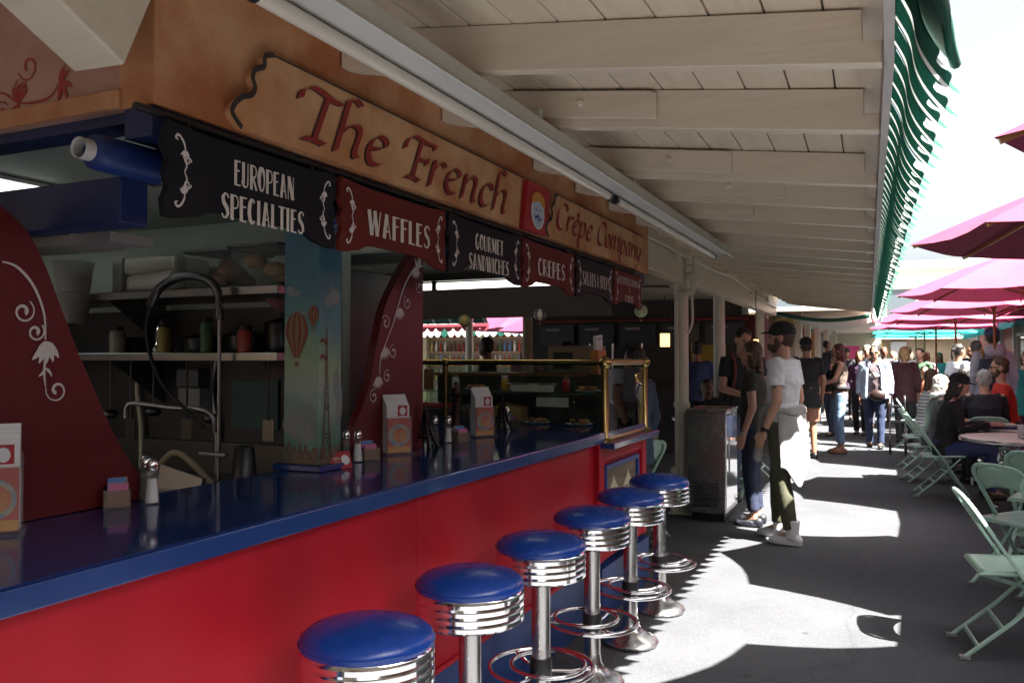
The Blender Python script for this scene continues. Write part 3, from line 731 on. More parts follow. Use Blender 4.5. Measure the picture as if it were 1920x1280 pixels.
# rolled shade behind the boards
rs = empty('roller_shade', (-1.72, 1.34, 2.0), 'rolled blue vinyl shade tied up behind the first menu board', 'shade')
m = MB(); m.lathe([(.03,0),(.034,0),(.034,.02)], (0,0,0), 20, None); m.v = []; m.f = []; m.mi = []
rot = Matrix.Rotation(-pi/2, 3, 'X')
m.lathe([(.024,0),(.041,.012),(.044,.03),(.044,4.3)], (-1.73, 1.36, 1.995), 24, rot); obj('fabric_roll', m, mat('blue vinyl cloth', (.005,.020,.11), .45, col2=(.008,.03,.14), nscale=6, stretch=(1,.2,1), bump=.2, bscale=20), rs, smooth=40)
m = MB(); m.lathe([(.022,.1),(.022,0),(.026,-.004),(.026,.1)], (-1.73, 1.335, 1.995), 20, rot); obj('core_tube', m, mat('grey tube', (.42,.41,.40), .5), rs, smooth=40)
for q in (1.56, 2.3, 3.1):
    m = MB(); m.tube([(-1.73+.047*cos(a), q, 1.995+.047*sin(a)) for a in [2*pi*i/14 for i in range(14)]], .005, 6, True); obj('tie_strap', m, DSTEEL, rs)
# ================================================================ counter
ct = empty('service_counter', (-1.5, 3.0, 0), 'long red fronted counter with a blue laminate top running along the stall', 'counter')
m = MB(); m.box((-2.11, -.6, 1.02), (-1.488, 3.44, 1.072)); m.box((-3.6, 3.4405, 1.02), (-1.488, 5.40, 1.072)); obj('countertop_edge', m, BLUE, ct, bevel=.004)
m = MB(); m.box((-2.105, -.6, 1.0725), (-1.495, 5.395, 1.0765)); m.box((-3.6, 3.445, 1.0725), (-2.1055, 5.395, 1.0765)); obj('countertop', m, BLUETOP, ct)
m = MB(); m.box((-1.62, -.6, .33), (-1.545, 2.55, 1.019)); obj('front_panel', m, RED, ct)
m = MB(); m.box((-1.62, 2.5525, .33), (-1.545, 4.50, 1.019)); obj('front_panel', m, RED, ct)
m = MB(); m.box((-1.62, -.6, .33), (-1.537, 4.50, .352)); obj('base_rail', m, RED, ct, bevel=.003)
m = MB(); m.box((-1.64, -.6, .004), (-1.55, 5.48, .329)); obj('kickboard', m, BLUEK, ct)
m = MB(); m.box((-1.62, 4.503, .33), (-1.515, 4.60, 1.019)); obj('pilaster', m, RED, ct, bevel=.004)
m = MB(); m.box((-1.62, 5.40, .33), (-1.515, 5.50, 1.0)); obj('pilaster', m, RED, ct, bevel=.004)
m = MB(); m.box((-1.62, 4.602, .33), (-1.545, 5.398, 1.019)); obj('end_panel', m, RED, ct)
m = MB(); m.box((-1.545, 4.602, .90), (-1.52, 5.398, .98)); obj('panel_rail', m, RED, ct, bevel=.004)
m = MB(); m.box((-1.545, 4.602, .331), (-1.52, 5.398, .42)); obj('panel_rail', m, RED, ct, bevel=.004)
m = MB(); m.box((-1.60, 4.52, .985), (-1.43, 5.52, 1.018)); obj('ledge', m, BLUE, ct, bevel=.004)
m = MB(); m.box((-1.545, 4.505, .004), (-1.5, 5.50, .30)); obj('end_plinth', m, BLUEK, ct)
m = MB(); m.box((-3.6, 5.41, .004), (-1.63, 5.47, 1.018)); obj('end_wall', m, RED, ct)
m = MB(); m.box((-2.10, -.6, .004), (-2.06, 5.4, 1.018)); obj('rear_panel', m, DARK, ct)
# framed picture on the end panel
pf = obj('picture_frame', (lambda q: (q.box((-1.545,4.64,.845),(-1.518,5.34,.875)), q.box((-1.545,4.64,.52),(-1.518,5.34,.55)), q.box((-1.545,4.64,.5505),(-1.518,4.67,.8445)), q.box((-1.545,5.31,.5505),(-1.518,5.34,.8445)), q)[-1])(MB()), mat('blue picture frame', (.012,.05,.24), .3), ct, bevel=.004)
m = MB(); m.box((-1.544,4.67,.55),(-1.535,5.31,.845)); obj('picture_panel', m, mat('striped picture ground', (.10,.07,.045), .5, col2=(.22,.16,.10), nscale=3, stretch=(1,1,14)), pf)
FRp = (V((-1.534,0,0)), V((0,1,0)), V((0,0,1)), V((1,0,0)))
m = MB()
for cy in (4.83, 5.13):
    o, u, v, n = FRp
    for k, poly in enumerate(([(cy-.11,.70),(cy+.11,.70),(cy+.03,.76),(cy,.80),(cy-.03,.76)], [(cy-.06,.60),(cy+.06,.60),(cy+.05,.69),(cy-.05,.69)])):
        m.add([o+u*a+v*b+n*(.001+.0004*k) for a, b in poly], [tuple(range(len(poly)))])
obj('painted_lamps', m, mat('picture cream', (.62,.52,.36), .5), pf)

# brass rail and glass screen at the end of the counter
br = empty('brass_rail', (-1.53, 4.6, 1.02), 'polished brass rail with ball joints framing the glass end of the counter', 'rail')
def brasspost(y):
    m = MB(); m.lathe([(.045,1.019),(.045,1.03),(.028,1.04),(.022,1.05),(.022,1.45)], (-1.50, y, 0), 18); obj('upright', m, BRASS, br, smooth=40)
    m = MB(); m.ell((-1.50, y, 1.475), (.038,.038,.038), None, 18, 12); obj('ball_joint', m, BRASS, br, smooth=180)
brasspost(4.56); brasspost(5.40)
for a, b, r_ in (((-1.50,4.60,1.478),(-1.50,5.36,1.478),.020), ((-1.545,4.56,1.478),(-3.5,4.56,1.478),.019), ((-1.545,5.40,1.478),(-3.5,5.40,1.478),.017)):
    m = MB(); m.tube([a, b], r_, 14); obj('rail', m, BRASS, br, smooth=60)
m = MB(); m.tube([(-3.55,4.56,1.45),(-3.5,4.56,1.478)], .03, 10); m.ell((-2.55,4.56,1.478),(.03,.03,.03)); obj('collar', m, BRASS, br, smooth=60)
m = MB(); m.tube([(-2.55,4.56,1.08),(-2.55,4.56,1.46)], .016, 12); obj('upright', m, BRASS, br, smooth=60)
m = MB(); m.box((-1.503,4.60,1.05),(-1.497,5.36,1.44)); obj('glass_pane', m, GLASS, br)
m = MB(); m.box((-3.5,5.395,1.085),(-1.55,5.403,1.45)); obj('glass_pane', m, GLASS, br)
m = MB(); m.box((-3.5,4.555,1.085),(-1.545,4.562,1.455)); obj('glass_pane', m, GLASS, br)
m = MB(); m.box((-1.515,4.62,1.02),(-1.485,5.34,1.045)); obj('bottom_channel', m, BRASS, br, bevel=.003)
gs = empty('glass_shelf', (-2.4,5.1,1.27), 'green edged glass shelf above the far end of the counter', 'shelf')
m = MB(); m.box((-3.5,4.95,1.272),(-1.6,5.32,1.280)); obj('shelf', m, mat('glass edge green', (.05,.16,.12), .05, alpha=.55), gs)
for x in (-3.4,-2.6,-1.65):
    m = MB(); m.lathe([(.008,1.077),(.008,1.271)], (x,5.2,0), 8); obj('support', m, DSTEEL, gs, smooth=60)
CARD = mat('price card', (.62,.58,.50), .7, col2=(.5,.46,.4), nscale=40)
cards = [(-2.22,1.33,.15,.012,'thin white price card strip left on the glass shelf'),(-2.02,1.33,.13,.012,'thin white price card strip right on the glass shelf'),(-2.12,1.285,.30,.055,'wide cream price card standing on the glass shelf'),(-1.98,1.19,.22,.06,'cream price card hanging under the glass shelf near the brass post')]
for x, z, w, h, lb in cards:
    m = MB(); m.box((x-w/2,4.94,z),(x+w/2,4.946,z+h))
    tag(obj('price_card', m, CARD), lb, 'card')

# ================================================================ curved red partitions
def partition(y0, y1, curve, lab, scroll):
    t = empty('partition_panel', (-2.06,(y0+y1)/2,1.077), lab, 'panel')
    m = MB(); m.prism(curve, (-2.085,0,0), (0,1,0), (0,0,1), (.04,0,0)); obj('panel', m, SWRED, t, bevel=.002)
    fr = (V((-2.044,0,0)), V((0,1,0)), V((0,0,1)), V((1,0,0)))
    m = MB(); scroll(m, fr); obj('scroll', m, SCROLLW, t)
def sc_a(m, fr):
    ribbon(m, [(1.36,1.745),(1.40,1.735),(1.445,1.69),(1.475,1.62),(1.48,1.55)], [.004,.008,.007,.004], fr)
    ribbon(m, spiral(1.418,1.622,.032,1.0,-1.3), [.004,.006,.012], fr, k=2)
    ribbon(m, spiral(1.452,1.570,.026,.8,-1.3), [.004,.006,.011], fr, k=2)
    for a in (-2.2,-1.85,-1.5,-1.15,-.8): leaf(m, fr, 1.478, 1.545, a, .06, .02)
    for a in (-2.3,-.9): leaf(m, fr, 1.482, 1.475, a, .03, .008)
    ribbon(m, [(1.480,1.50),(1.478,1.46),(1.482,1.425)], [.006,.007,.002], fr)
    ribbon(m, spiral(1.515,1.415,.033,2.9,1.25), [.003,.006,.011], fr, k=2)
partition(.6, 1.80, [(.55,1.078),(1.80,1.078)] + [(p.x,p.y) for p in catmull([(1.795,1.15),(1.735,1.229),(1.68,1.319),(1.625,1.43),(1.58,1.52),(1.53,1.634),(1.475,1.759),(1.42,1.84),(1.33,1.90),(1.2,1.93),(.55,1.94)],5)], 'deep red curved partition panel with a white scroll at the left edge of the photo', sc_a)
def sc_b(m, fr):
    ribbon(m, [(3.40,1.95),(3.33,1.91),(3.26,1.83),(3.21,1.74),(3.17,1.66),(3.11,1.57),(3.07,1.50),(3.06,1.43)], [.004,.009,.008,.01,.006,.009,.004], fr)
    for cx, cz, r_, a, t_ in ((3.40,1.985,.03,0,1.2),(3.29,1.76,.035,2.0,1.2),(3.11,1.66,.035,2.6,-1.2),(3.17,1.53,.035,1.5,1.2),(3.12,1.42,.03,1.2,1.2),(3.015,1.335,.033,1.3,1.25),(3.40,1.84,.035,2.6,1.2)):
        ribbon(m, spiral(cx,cz,r_,a,t_), [.003,.006,.011], fr, k=2)
    for x, z in ((3.36,1.93),(3.22,1.73),(3.10,1.55),(3.045,1.42)):
        for a in (-2.3,-1.9,-1.5,-1.1,-.7): leaf(m, fr, x, z, a, .055, .018)
    for a in (.3,.8,1.3,2.0): leaf(m, fr, 3.38, 1.93, a, .05, .016)
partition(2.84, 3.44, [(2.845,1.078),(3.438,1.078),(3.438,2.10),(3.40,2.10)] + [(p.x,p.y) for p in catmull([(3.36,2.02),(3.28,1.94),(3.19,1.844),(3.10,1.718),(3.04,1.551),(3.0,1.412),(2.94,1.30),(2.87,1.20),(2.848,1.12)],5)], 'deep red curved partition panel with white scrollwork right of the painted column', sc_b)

# ================================================================ painted column
SKYP = None
def sky_paint():
    m = bpy.data.materials.new('painted sky'); m.use_nodes = True
    nt = m.node_tree; N = nt.nodes; L = nt.links; b = N['Principled BSDF']; b.inputs['Roughness'].default_value = .5
    tc = N.new('ShaderNodeTexCoord'); sp = N.new('ShaderNodeSeparateXYZ'); L.new(tc.outputs['Object'], sp.inputs[0])
    n = N.new('ShaderNodeTexNoise'); n.inputs['Scale'].default_value = 5.0; n.inputs['Detail'].default_value = 6; L.new(tc.outputs['Object'], n.inputs[0])
    ad = N.new('ShaderNodeMath'); ad.operation = 'MULTIPLY_ADD'; ad.inputs[1].default_value = .45; L.new(n.outputs[0], ad.inputs[0]); 
    mr = N.new('ShaderNodeMapRange'); mr.inputs[1].default_value = 0; mr.inputs[2].default_value = 1.05; L.new(sp.outputs[2], mr.inputs[0]); L.new(mr.outputs[0], ad.inputs[2])
    r = N.new('ShaderNodeValToRGB'); L.new(ad.outputs[0], r.inputs[0]); E_ = r.color_ramp.elements
    E_[0].position = .15; E_[0].color = (.045,.075,.065,1); E_[1].position = .34; E_[1].color = (.10,.24,.19,1)
    for p, c in ((.5,(.28,.33,.30,1)),(.62,(.24,.32,.19,1)),(.78,(.08,.21,.23,1)),(1.0,(.04,.12,.17,1))):
        e = E_.new(p); e.color = c
    L.new(r.outputs[0], b.inputs['Base Color']); return m
pc = empty('painted_column', (-2.07,2.65,1.077), 'square column painted with a blue sky, hot air balloons and an iron tower', 'column')
m = MB(); m.box((-2.120,2.525,1.10),(-1.955,2.665,2.157)); obj('shaft', m, sky_paint(), pc, bevel=.003)
m = MB(); m.box((-2.15,2.495,1.077),(-1.925,2.695,1.099)); obj('base', m, BLUE, pc, bevel=.004)
KX, KY = .165/.24, .14/.255
FL = (V((-1.955*(1-KX),2.5245,0)), V((KX,0,0)), V((0,0,1)), V((0,-1,0)))     # face towards the street corner
FRt = (V((-1.9545,2.525*(1-KY),0)), V((0,KY,0)), V((0,0,1)), V((1,0,0)))    # face towards the stools
CLOUD = mat('painted cloud', (.24,.25,.24), .6, col2=(.16,.20,.21), nscale=14)
m = MB(); 
for fr, lst in ((FL, ((-2.10,1.27,.06,.05),(-2.15,1.25,.05,.04),(-2.02,1.27,.05,.06),(-2.06,1.22,.10,.04),(-2.12,1.75,.05,.012),(-2.15,1.76,.03,.018),(-2.07,1.67,.05,.01))),
                (FRt, ((2.62,1.72,.04,.025),(2.70,1.74,.05,.03),(2.66,1.75,.03,.03),(2.72,1.40,.04,.06),(2.755,1.33,.03,.09),(2.74,1.98,.05,.02)))):
    for k, (a, b_, c, d) in enumerate(lst): disc(m, a, b_, c, d, fr, .0006+.0002*k, n=18)
obj('painted_clouds', m, CLOUD, pc)
BALR = mat('balloon red paint', (.18,.032,.02), .6); BALC = mat('balloon cream paint', (.20,.12,.07), .6)
m = MB(); m2 = MB()
def balloon(fr, cx, cz, r, k):
    o, u, v, n = fr
    for j in range(7):
        t0, t1 = -1 + 2*j/7, -1 + 2*(j+1)/7
        P = []
        for side, t in ((0, t0), (1, t1)):
            col = []
            for i in range(9):
                a = i/8; w = math.sin(pi*min(1, .5+.0)*1) if False else (math.sqrt(max(0, 1-(2*min(a,.5)*1-1)**2)) if a < .5 else 1-(a-.5)*1.45)
                col.append(o + u*(cx + r*t*w) + v*(cz + r*1.05 - a*r*2.3) + n*(.002+.0002*k))
            P.append(col)
        poly = P[0] + P[1][::-1]
        (m if j % 2 == 0 else m2).add(poly, [tuple(range(len(poly)))])
    (m2).add([o+u*(cx+x*r*.18)+v*(cz-r*1.55+z*r*.12)+n*.003 for x, z in ((-1,-1),(1,-1),(1,1),(-1,1))], [(0,1,2,3)])
balloon(FL, -2.105, 1.60, .078, 0); balloon(FL, -1.99, 1.665, .036, 1)
obj('painted_balloon', m, BALR, pc); obj('painted_balloon', m2, BALC, pc)
m = MB()
for i in range(12):    # town roofs along the bottom of the painting
    x = -2.185 + i*.019; h = random.uniform(.02,.06)
    o, u, v, n = FL; m.add([o+u*a+v*b_+n*(.0012+.0001*i) for a, b_ in ((x,1.101),(x+.022,1.101),(x+.022,1.12+h),(x+.011,1.135+h),(x,1.12+h))], [(0,1,2,3,4)])
    y = 2.53 + i*.02; h = random.uniform(.0,.04)
    o, u, v, n = FRt; m.add([o+u*a+v*b_+n*(.0012+.0001*i) for a, b_ in ((y,1.101),(y+.022,1.101),(y+.022,1.12+h),(y+.011,1.135+h),(y,1.12+h))], [(0,1,2,3,4)])
obj('painted_town', m, mat('painted town', (.10,.07,.05), .6, col2=(.22,.15,.10), nscale=60), pc)
m = MB(); o, u, v, n = FRt; cy = 2.605
for sg in (-1, 1):
    ribbon(m, [(cy+sg*.052,1.12),(cy+sg*.035,1.20),(cy+sg*.018,1.32),(cy+sg*.006,1.50),(cy+sg*.002,1.62)], [.02,.014,.009,.006,.004], FRt, lift=.003)
for z, w in ((1.20,.04),(1.215,.038),(1.31,.022),(1.32,.02)): ribbon(m, [(cy-w,z),(cy+w,z)], .006, FRt, lift=.0045)
for i in range(10):
    z = 1.33 + i*.027; w = .017*(1-(i/11)); ribbon(m, [(cy-w,z),(cy+w,z+.02)], .003, FRt, lift=.0048)
ribbon(m, [(cy-.035,1.12),(cy-.02,1.17),(cy,1.185),(cy+.02,1.17),(cy+.035,1.12)], .006, FRt, lift=.005)
obj('painted_tower', m, mat('painted iron', (.10,.065,.04), .6), pc)
m = MB()
for zz in (1.56, 1.50): ribbon(m, [(2.47+.06,zz),(2.56,zz+.012),(2.585,zz-.004),(2.61,zz+.014)], [.01,.012,.008], FRt, lift=.004)
obj('painted_ribbon', m, BALR, pc)

# ================================================================ things on the counter
ACRYL = mat('clear acrylic', (.8,.82,.82), .05, alpha=.09)
PICY = mat('menu photo', (.62,.30,.05), .3, col2=(.50,.06,.03), nscale=22)
PICB = mat('menu photo blue', (.10,.25,.42), .3, col2=(.55,.42,.2), nscale=30)
def menu_holder(x, y, rz, lab, n=5, s=1.0):
    t = empty('menu_holder', (x, y, 1.0775), lab, 'menu holder', 'menu holders on the counter')
    def B(nm, a, b, mt, par=t, **k):
        mb = MB(); mb.box(a, b); mb.xform(Matrix.Translation((x, y, 1.0775)) @ Matrix.Scale(s, 4)); return obj(nm, mb, mt, par, **k)
    # local: faces +x, width along y
    B('base', (-.05,-.07,0),(.06,.07,.006), ACRYL)
    B('front_pane', (.030,-.062,.006),(.033,.062,.165), ACRYL)
    B('back_pane', (-.034,-.062,.006),(-.030,.062,.19), ACRYL)
    B('side_pane', (-.030,-.062,.006),(.030,-.059,.165), ACRYL); B('side_pane', (-.030,.059,.006),(.030,.062,.165), ACRYL)
    for i in range(n):
        q = -.026 + i*.0095
        B('leaflet', (q,-.056,.008),(q+.007,.056,.265-.012*i+random.uniform(-.004,.004)), WHITEP, bevel=.001)
    lf = B('menu_card', (.022,-.056,.008),(.0285,.056,.160), mat('menu card red', (.50,.05,.03), .35))
    M4 = Matrix.Translation((x, y, 1.0775)) @ Matrix.Scale(s, 4)
    fr = (V((.0288,0,0)), V((0,1,0)), V((0,0,1)), V((1,0,0)))
    mb = MB(); disc(mb, .0, .085, .052, .05, fr, .0002); mb.xform(M4); obj('plate', mb, PICB, lf)
    mb = MB(); disc(mb, .005, .085, .036, .034, fr, .0005); disc(mb, -.02, .135, .012, .012, fr, .0005); mb.xform(M4); obj('dish_photo', mb, PICY, lf)
    mb = MB(); mb.add([V((.0293,a,b)) for a, b in ((-.055,.01),(.055,.01),(.055,.035),(-.055,.035))], [(0,1,2,3)]); mb.xform(M4); obj('caption_band', mb, mat('menu gold', (.60,.30,.04), .4), lf)
    q = -.026 + (n-1)*.0095 + .0073
    lg = empty('logo_mark', (0,0,0)); lg.parent = t
    mb = MB(); mb.add([V((q+.0004,a,b)) for a, b in ((-.002,.168),(.045,.168),(.045,.215),(-.002,.215))], [(0,1,2,3)]); mb.xform(M4); obj('logo_square', mb, mat('logo red', (.40,.022,.03), .5), t)
    mb = MB(); disc(mb, .022, .190, .015, .018, (V((q,0,0)), V((0,1,0)), V((0,0,1)), V((1,0,0))), .0009); mb.xform(M4); obj('logo_disc', mb, WHITEP, t)
    bpy.data.objects.remove(lg)
    t.rotation_euler = (0, 0, rz)
menu_holder(-1.975, 1.30, R(-38), 'acrylic menu holder with striped leaflets at the left edge of the counter', 5)
menu_holder(-2.0, 3.13, R(-30), 'acrylic menu holder with white leaflets in front of the second red partition')
menu_holder(-2.02, 4.02, R(-30), 'acrylic menu holder between the pepper mill and the dark tower figurine')
def shaker(x, y, fill, lab, group='salt and pepper shakers on the counter', s=1.0):
    z = 1.0775
    t = empty('shaker', (x,y,z), lab, 'shaker', group)
    m = MB(); m.lathe([(0.0,.002),(.021,.0),(.022,.012),(.015,.09),(.015,.1)], (x,y,z), 12); obj('glass', m, ACRYL, t, smooth=50)
    m = MB(); m.lathe([(0,.004),(.018,.004),(.018,.014),(.0125,.072),(0,.074)], (x,y,z), 12); obj('contents', m, fill, t, smooth=50)
    m = MB(); m.lathe([(.0165,.098),(.0175,.104),(.0165,.118),(.010,.13),(0,.133)], (x,y,z), 12); obj('lid', m, CHROME, t, smooth=50)
SALT = mat('salt', (.75,.75,.76), .8); PEP = mat('pepper', (.06,.045,.035), .9, col2=(.12,.1,.08), nscale=80)
shaker(-1.965,1.765, SALT, 'salt shaker beside the sugar caddy nearest the left edge')
shaker(-2.03,1.80, PEP, 'pepper shaker behind the salt shaker nearest the left edge')
shaker(-1.99,2.825, SALT, 'salt shaker beside the painted column base'); shaker(-2.03,2.80, PEP, 'pepper shaker behind the red card holder by the column')
shaker(-2.03,3.66, SALT, 'salt shaker right of the second red partition'); shaker(-2.09,3.63, PEP, 'pepper shaker right of the second red partition')
shaker(-2.10,4.52, SALT, 'salt shaker behind the dark tower figurine'); shaker(-2.14,4.50, PEP, 'pepper shaker behind the dark tower figurine')
def caddy(x, y, lab, rz=0.0):
    t = empty('sugar_caddy', (x,y,1.0775), lab, 'sugar caddy', 'sugar caddies on the counter')
    z = 1.0775
    m = MB(); m.box((x-.05,y-.035,z),(x+.05,y+.035,z+.004)); m.box((x-.05,y-.035,z+.004),(x+.05,y-.032,z+.055)); m.box((x-.05,y+.032,z+.004),(x+.05,y+.035,z+.055)); m.box((x-.05,y-.032,z+.004),(x-.047,y+.032,z+.05)); m.box((x+.047,y-.032,z+.004),(x+.05,y+.032,z+.05))
    obj('tray', m, mat('smoky plastic', (.35,.28,.2), .15, alpha=.5), t)
    cols = [(.55,.42,.28),(.55,.42,.28),(.12,.28,.62),(.70,.72,.74),(.62,.18,.36),(.68,.66,.6)]
    for i in range(9):
        c = cols[(i*2) % 6] if i != 4 else cols[2]
        q = x - .042 + i*.0098
        m = MB(); m.cbox((q, y+random.uniform(-.003,.003), z+.036+(.012 if i in (3,4) else 0)), (.004,.052,.062), Matrix.Rotation(random.uniform(-.12,.12), 3, 'Y'))
        obj('packet', m, mat('packet %d' % ((i*2) % 6 if i != 4 else 2), c, .6), t)
    t.rotation_euler = (0,0,rz)
caddy(-2.03,1.70,'sugar caddy with blue and pink packets below the left partition', R(-40)); caddy(-1.995,2.90,'small sugar caddy between the painted column and the menu holder', R(-30)); caddy(-2.0,3.72,'sugar caddy right of the salt shaker past the second partition', R(-30)); caddy(-2.12,4.60,'sugar caddy at the far end behind the shakers', R(-30))
bc = empty('card_holder', (-1.945,2.63,1.077), 'small red business card holder with a round face logo at the column base', 'card holder')
m = MB(); m.prism([(0,0),(.05,0),(.02,.062),(.015,.062)], (-1.975,2.595,1.0775), (1,0,0), (0,0,1), (0,.09,0)); obj('card', m, mat('logo red', (.40,.022,.03), .5), bc)
nrm = V((.062,0,.03)).normalized()
FRc = (V((-1.925,2.595,1.0775)), V((0,1,0)), V((-.03,0,.062)).normalized(), nrm)
m = MB(); disc(m, .065, .034, .018, .02, FRc, .0008); obj('logo_disc', m, WHITEP, bc)
m = MB(); deco(m, 'FRENCH', FRc, .027, .034, .012, .7); deco(m, 'CREPE', FRc, .027, .016, .012, .7); obj('lettering', m, LETTER, bc)
bc.rotation_euler = (0,0,R(-25))
pm = empty('pepper_mill', (-2.36,4.35,1.077), 'tall dark wooden pepper mill on the counter', 'pepper mill')
m = MB(); m.lathe([(0,0),(.034,0),(.036,.02),(.026,.05),(.03,.1),(.022,.14),(.03,.17),(.032,.19)], (-2.36,4.35,1.0775), 16); obj('body', m, mat('dark walnut', (.05,.02,.012), .35), pm, smooth=50)
m = MB(); m.lathe([(.02,.191),(.034,.205),(.036,.235),(.022,.26),(.012,.265),(.012,.28),(0,.29)], (-2.36,4.35,1.0775), 16); obj('head', m, mat('dark walnut', (.05,.02,.012), .35), pm, smooth=50)
def tower(x, y, h, lab):
    t = empty('tower_figurine', (x,y,1.077), lab, 'figurine', 'dark tower figurines')
    z = 1.0775; D = mat('dark bronze', (.03,.024,.02), .35, .6)
    for sx in (-1,1):
        for sy in (-1,1):
            m = MB(); m.tube([(x+sx*h*.19,y+sy*h*.19,z),(x+sx*h*.11,y+sy*h*.11,z+h*.2),(x+sx*h*.06,y+sy*h*.06,z+h*.42),(x+sx*h*.025,y+sy*h*.025,z+h*.7)], [h*.045,h*.035,h*.028,h*.02], 4); obj('leg', m, D, t)
    m = MB()
    for zz, w in ((.2,.15),(.42,.09),(.72,.045)): m.box((x-h*w,y-h*w,z+h*zz),(x+h*w,y+h*w,z+h*(zz+.03)))
    obj('platform', m, D, t)
    m = MB(); m.lathe([(h*.035,.68*h),(h*.016,.9*h),(h*.004,h)], (x,y,z), 8); obj('spire', m, D, t)
tower(-2.02,3.42,.23,'dark tower figurine standing at the foot of the second red partition'); tower(-2.08,4.40,.25,'dark tower figurine on the glossy counter left of the brass post')

# ================================================================ kitchen behind the counter
ks = empty('kitchen_shelf', (-3.2,2.85,1.5), 'two tier stainless steel shelf on the kitchen wall', 'shelf')
for z in (1.80, 1.525):
    m = MB(); m.box((-5.1,2.65,z-.035),(-2.26,3.04,z)); obj('shelf', m, DSTEEL, ks, bevel=.003)
    for x in (-4.2,-3.3,-2.4):
        m = MB(); m.prism([(0,0),(-.33,0),(0,-.22)], (x,3.04,z-.036), (0,1,0), (0,0,1), (.004,0,0)); obj('bracket', m, DSTEEL, ks)
def simple(nm, mb, mt, label, cat, group=None, **k): return tag(obj(nm, mb, mt, **k), label, cat, group)
BREAD = mat('bread rolls', (.24,.13,.06), .8, col2=(.34,.22,.12), nscale=8, bump=.2, bscale=20)
def bin_(x, y, z, w, d, h, lab, fill):
    t = empty('food_container', (x,y,z), lab, 'container', 'clear food containers on the kitchen shelf')
    m = MB(); m.prism([(-w/2,0),(w/2,0),(w/2+.012,h),(-w/2-.012,h)], (x,y-d/2,z), (1,0,0), (0,0,1), (0,d,0)); obj('tub', m, mat('cloudy tub', (.45,.45,.43), .2, alpha=.14), t, bevel=.004)
    m = MB(); m.box((x-w/2-.016,y-d/2-.01,z+h+.001),(x+w/2+.016,y+d/2+.01,z+h+.012)); obj('lid', m, mat('dark lid', (.04,.05,.055), .4), t, bevel=.003)
    m = MB()
    for i in range(5): m.ell((x+random.uniform(-w*.3,w*.3), y+random.uniform(-d*.25,d*.25), z+.04+.035*(i//2)), (w*.2,d*.2,.032), None, 10, 6)
    obj('contents', m, fill, t, smooth=180)
bin_(-2.66,2.80,1.803,.23,.26,.15,'clear food container with brown loaf and dark lid left of the bread bin', mat('brown loaf', (.16,.07,.035), .8, col2=(.3,.14,.08), nscale=12))
bin_(-2.395,2.80,1.803,.24,.28,.16,'clear food container packed with pale bread rolls next to the painted column', BREAD)
WRAP = mat('plastic wrapped paper', (.62,.60,.52), .3, col2=(.70,.68,.62), nscale=20, bump=.4, bscale=30, coat=.5)
for x, z, w, h, lab in ((-3.08,1.803,.34,.085,'lower plastic wrapped pack of paper towels on the shelf'),(-3.10,1.890,.33,.08,'upper plastic wrapped pack of paper towels on the shelf')):
    m = MB(); m.cbox((x,2.86,z+h/2),(w,.22,h)); simple('paper_pack', m, WRAP, lab, 'paper pack', 'paper packs on the kitchen shelf', bevel=.02)
m = MB(); m.tube([(-3.12,2.71,1.845),(-2.86,2.69,1.85)], .042, 18); m2 = MB()
pr_ = empty('paper_roll', (-3.0,2.70,1.803), 'white paper roll lying in front of the wrapped packs', 'paper roll')
obj('roll', m, mat('roll paper', (.66,.66,.62), .6, bump=.1, bscale=40), pr_, smooth=40)
m2.tube([(-2.8595,2.69,1.85),(-2.858,2.69,1.85)], .016, 14); obj('core', m2, BLACK, pr_)
m = MB(); m.box((-3.33,2.75,1.803),(-3.27,2.95,1.97)); simple('carton', m, mat('grey carton', (.42,.42,.40), .7), 'narrow pale carton standing left of the paper packs', 'carton')
tb = empty('plastic_tub', (-3.36,2.66,1.803), 'stack of clear plastic tubs beside the left partition', 'tub')
for z, r_ in ((1.66,.075),(1.803,.085)):
    m = MB(); m.lathe([(0,.001),(r_*.8,0),(r_,.13),(r_+.006,.135),(r_,.14)], (-3.40,2.60,z), 18, caps=False); obj('tub', m, mat('frosted tub', (.5,.5,.48), .3, alpha=.6), tb, smooth=50)
    m = MB(); m.lathe([(0,.01),(r_*.78,.01),(r_*.9,.08),(0,.1)], (-3.40,2.60,z), 14); obj('contents', m, mat('pale foodstuff', (.48,.36,.3), .8), tb, smooth=50)
# lower shelf items
def pot(x, y, z, r, h, lab, mt=DSTEEL):
    t = empty('cooking_pot', (x,y,z), lab, 'pot', 'pots on the lower kitchen shelf')
    m = MB(); m.lathe([(0,.001),(r*.95,0),(r,.01),(r,h),(r+.006,h+.004)], (x,y,z), 18, caps=False); obj('pan', m, mt, t, smooth=50)
    m = MB(); m.lathe([(r+.004,h+.005),(r*.5,h+.02),(.012,h+.025),(.012,h+.045),(0,h+.05)], (x,y,z), 18); obj('lid', m, mt, t, smooth=50)
pot(-2.36,2.80,1.528,.075,.12,'tall dark lidded pot nearest the painted column', mat('black pot', (.02,.02,.022), .3, .5))
pot(-2.56,2.82,1.528,.11,.07,'wide dark lidded pot in the middle of the lower shelf', mat('black pot', (.02,.02,.022), .3, .5))
pot(-2.80,2.80,1.528,.10,.06,'low dark lidded pan below the spring hose', mat('black pot', (.02,.02,.022), .3, .5))
m = MB(); m.lathe([(.045,0),(.05,.02),(.035,.04),(.04,.08),(.026,.12),(.02,.135),(.01,.15),(0,.155)], (-2.99,2.74,1.528), 16); simple('coffee_press', m, CHROME, 'chrome pot shining on the lower kitchen shelf', 'pot', smooth=50)
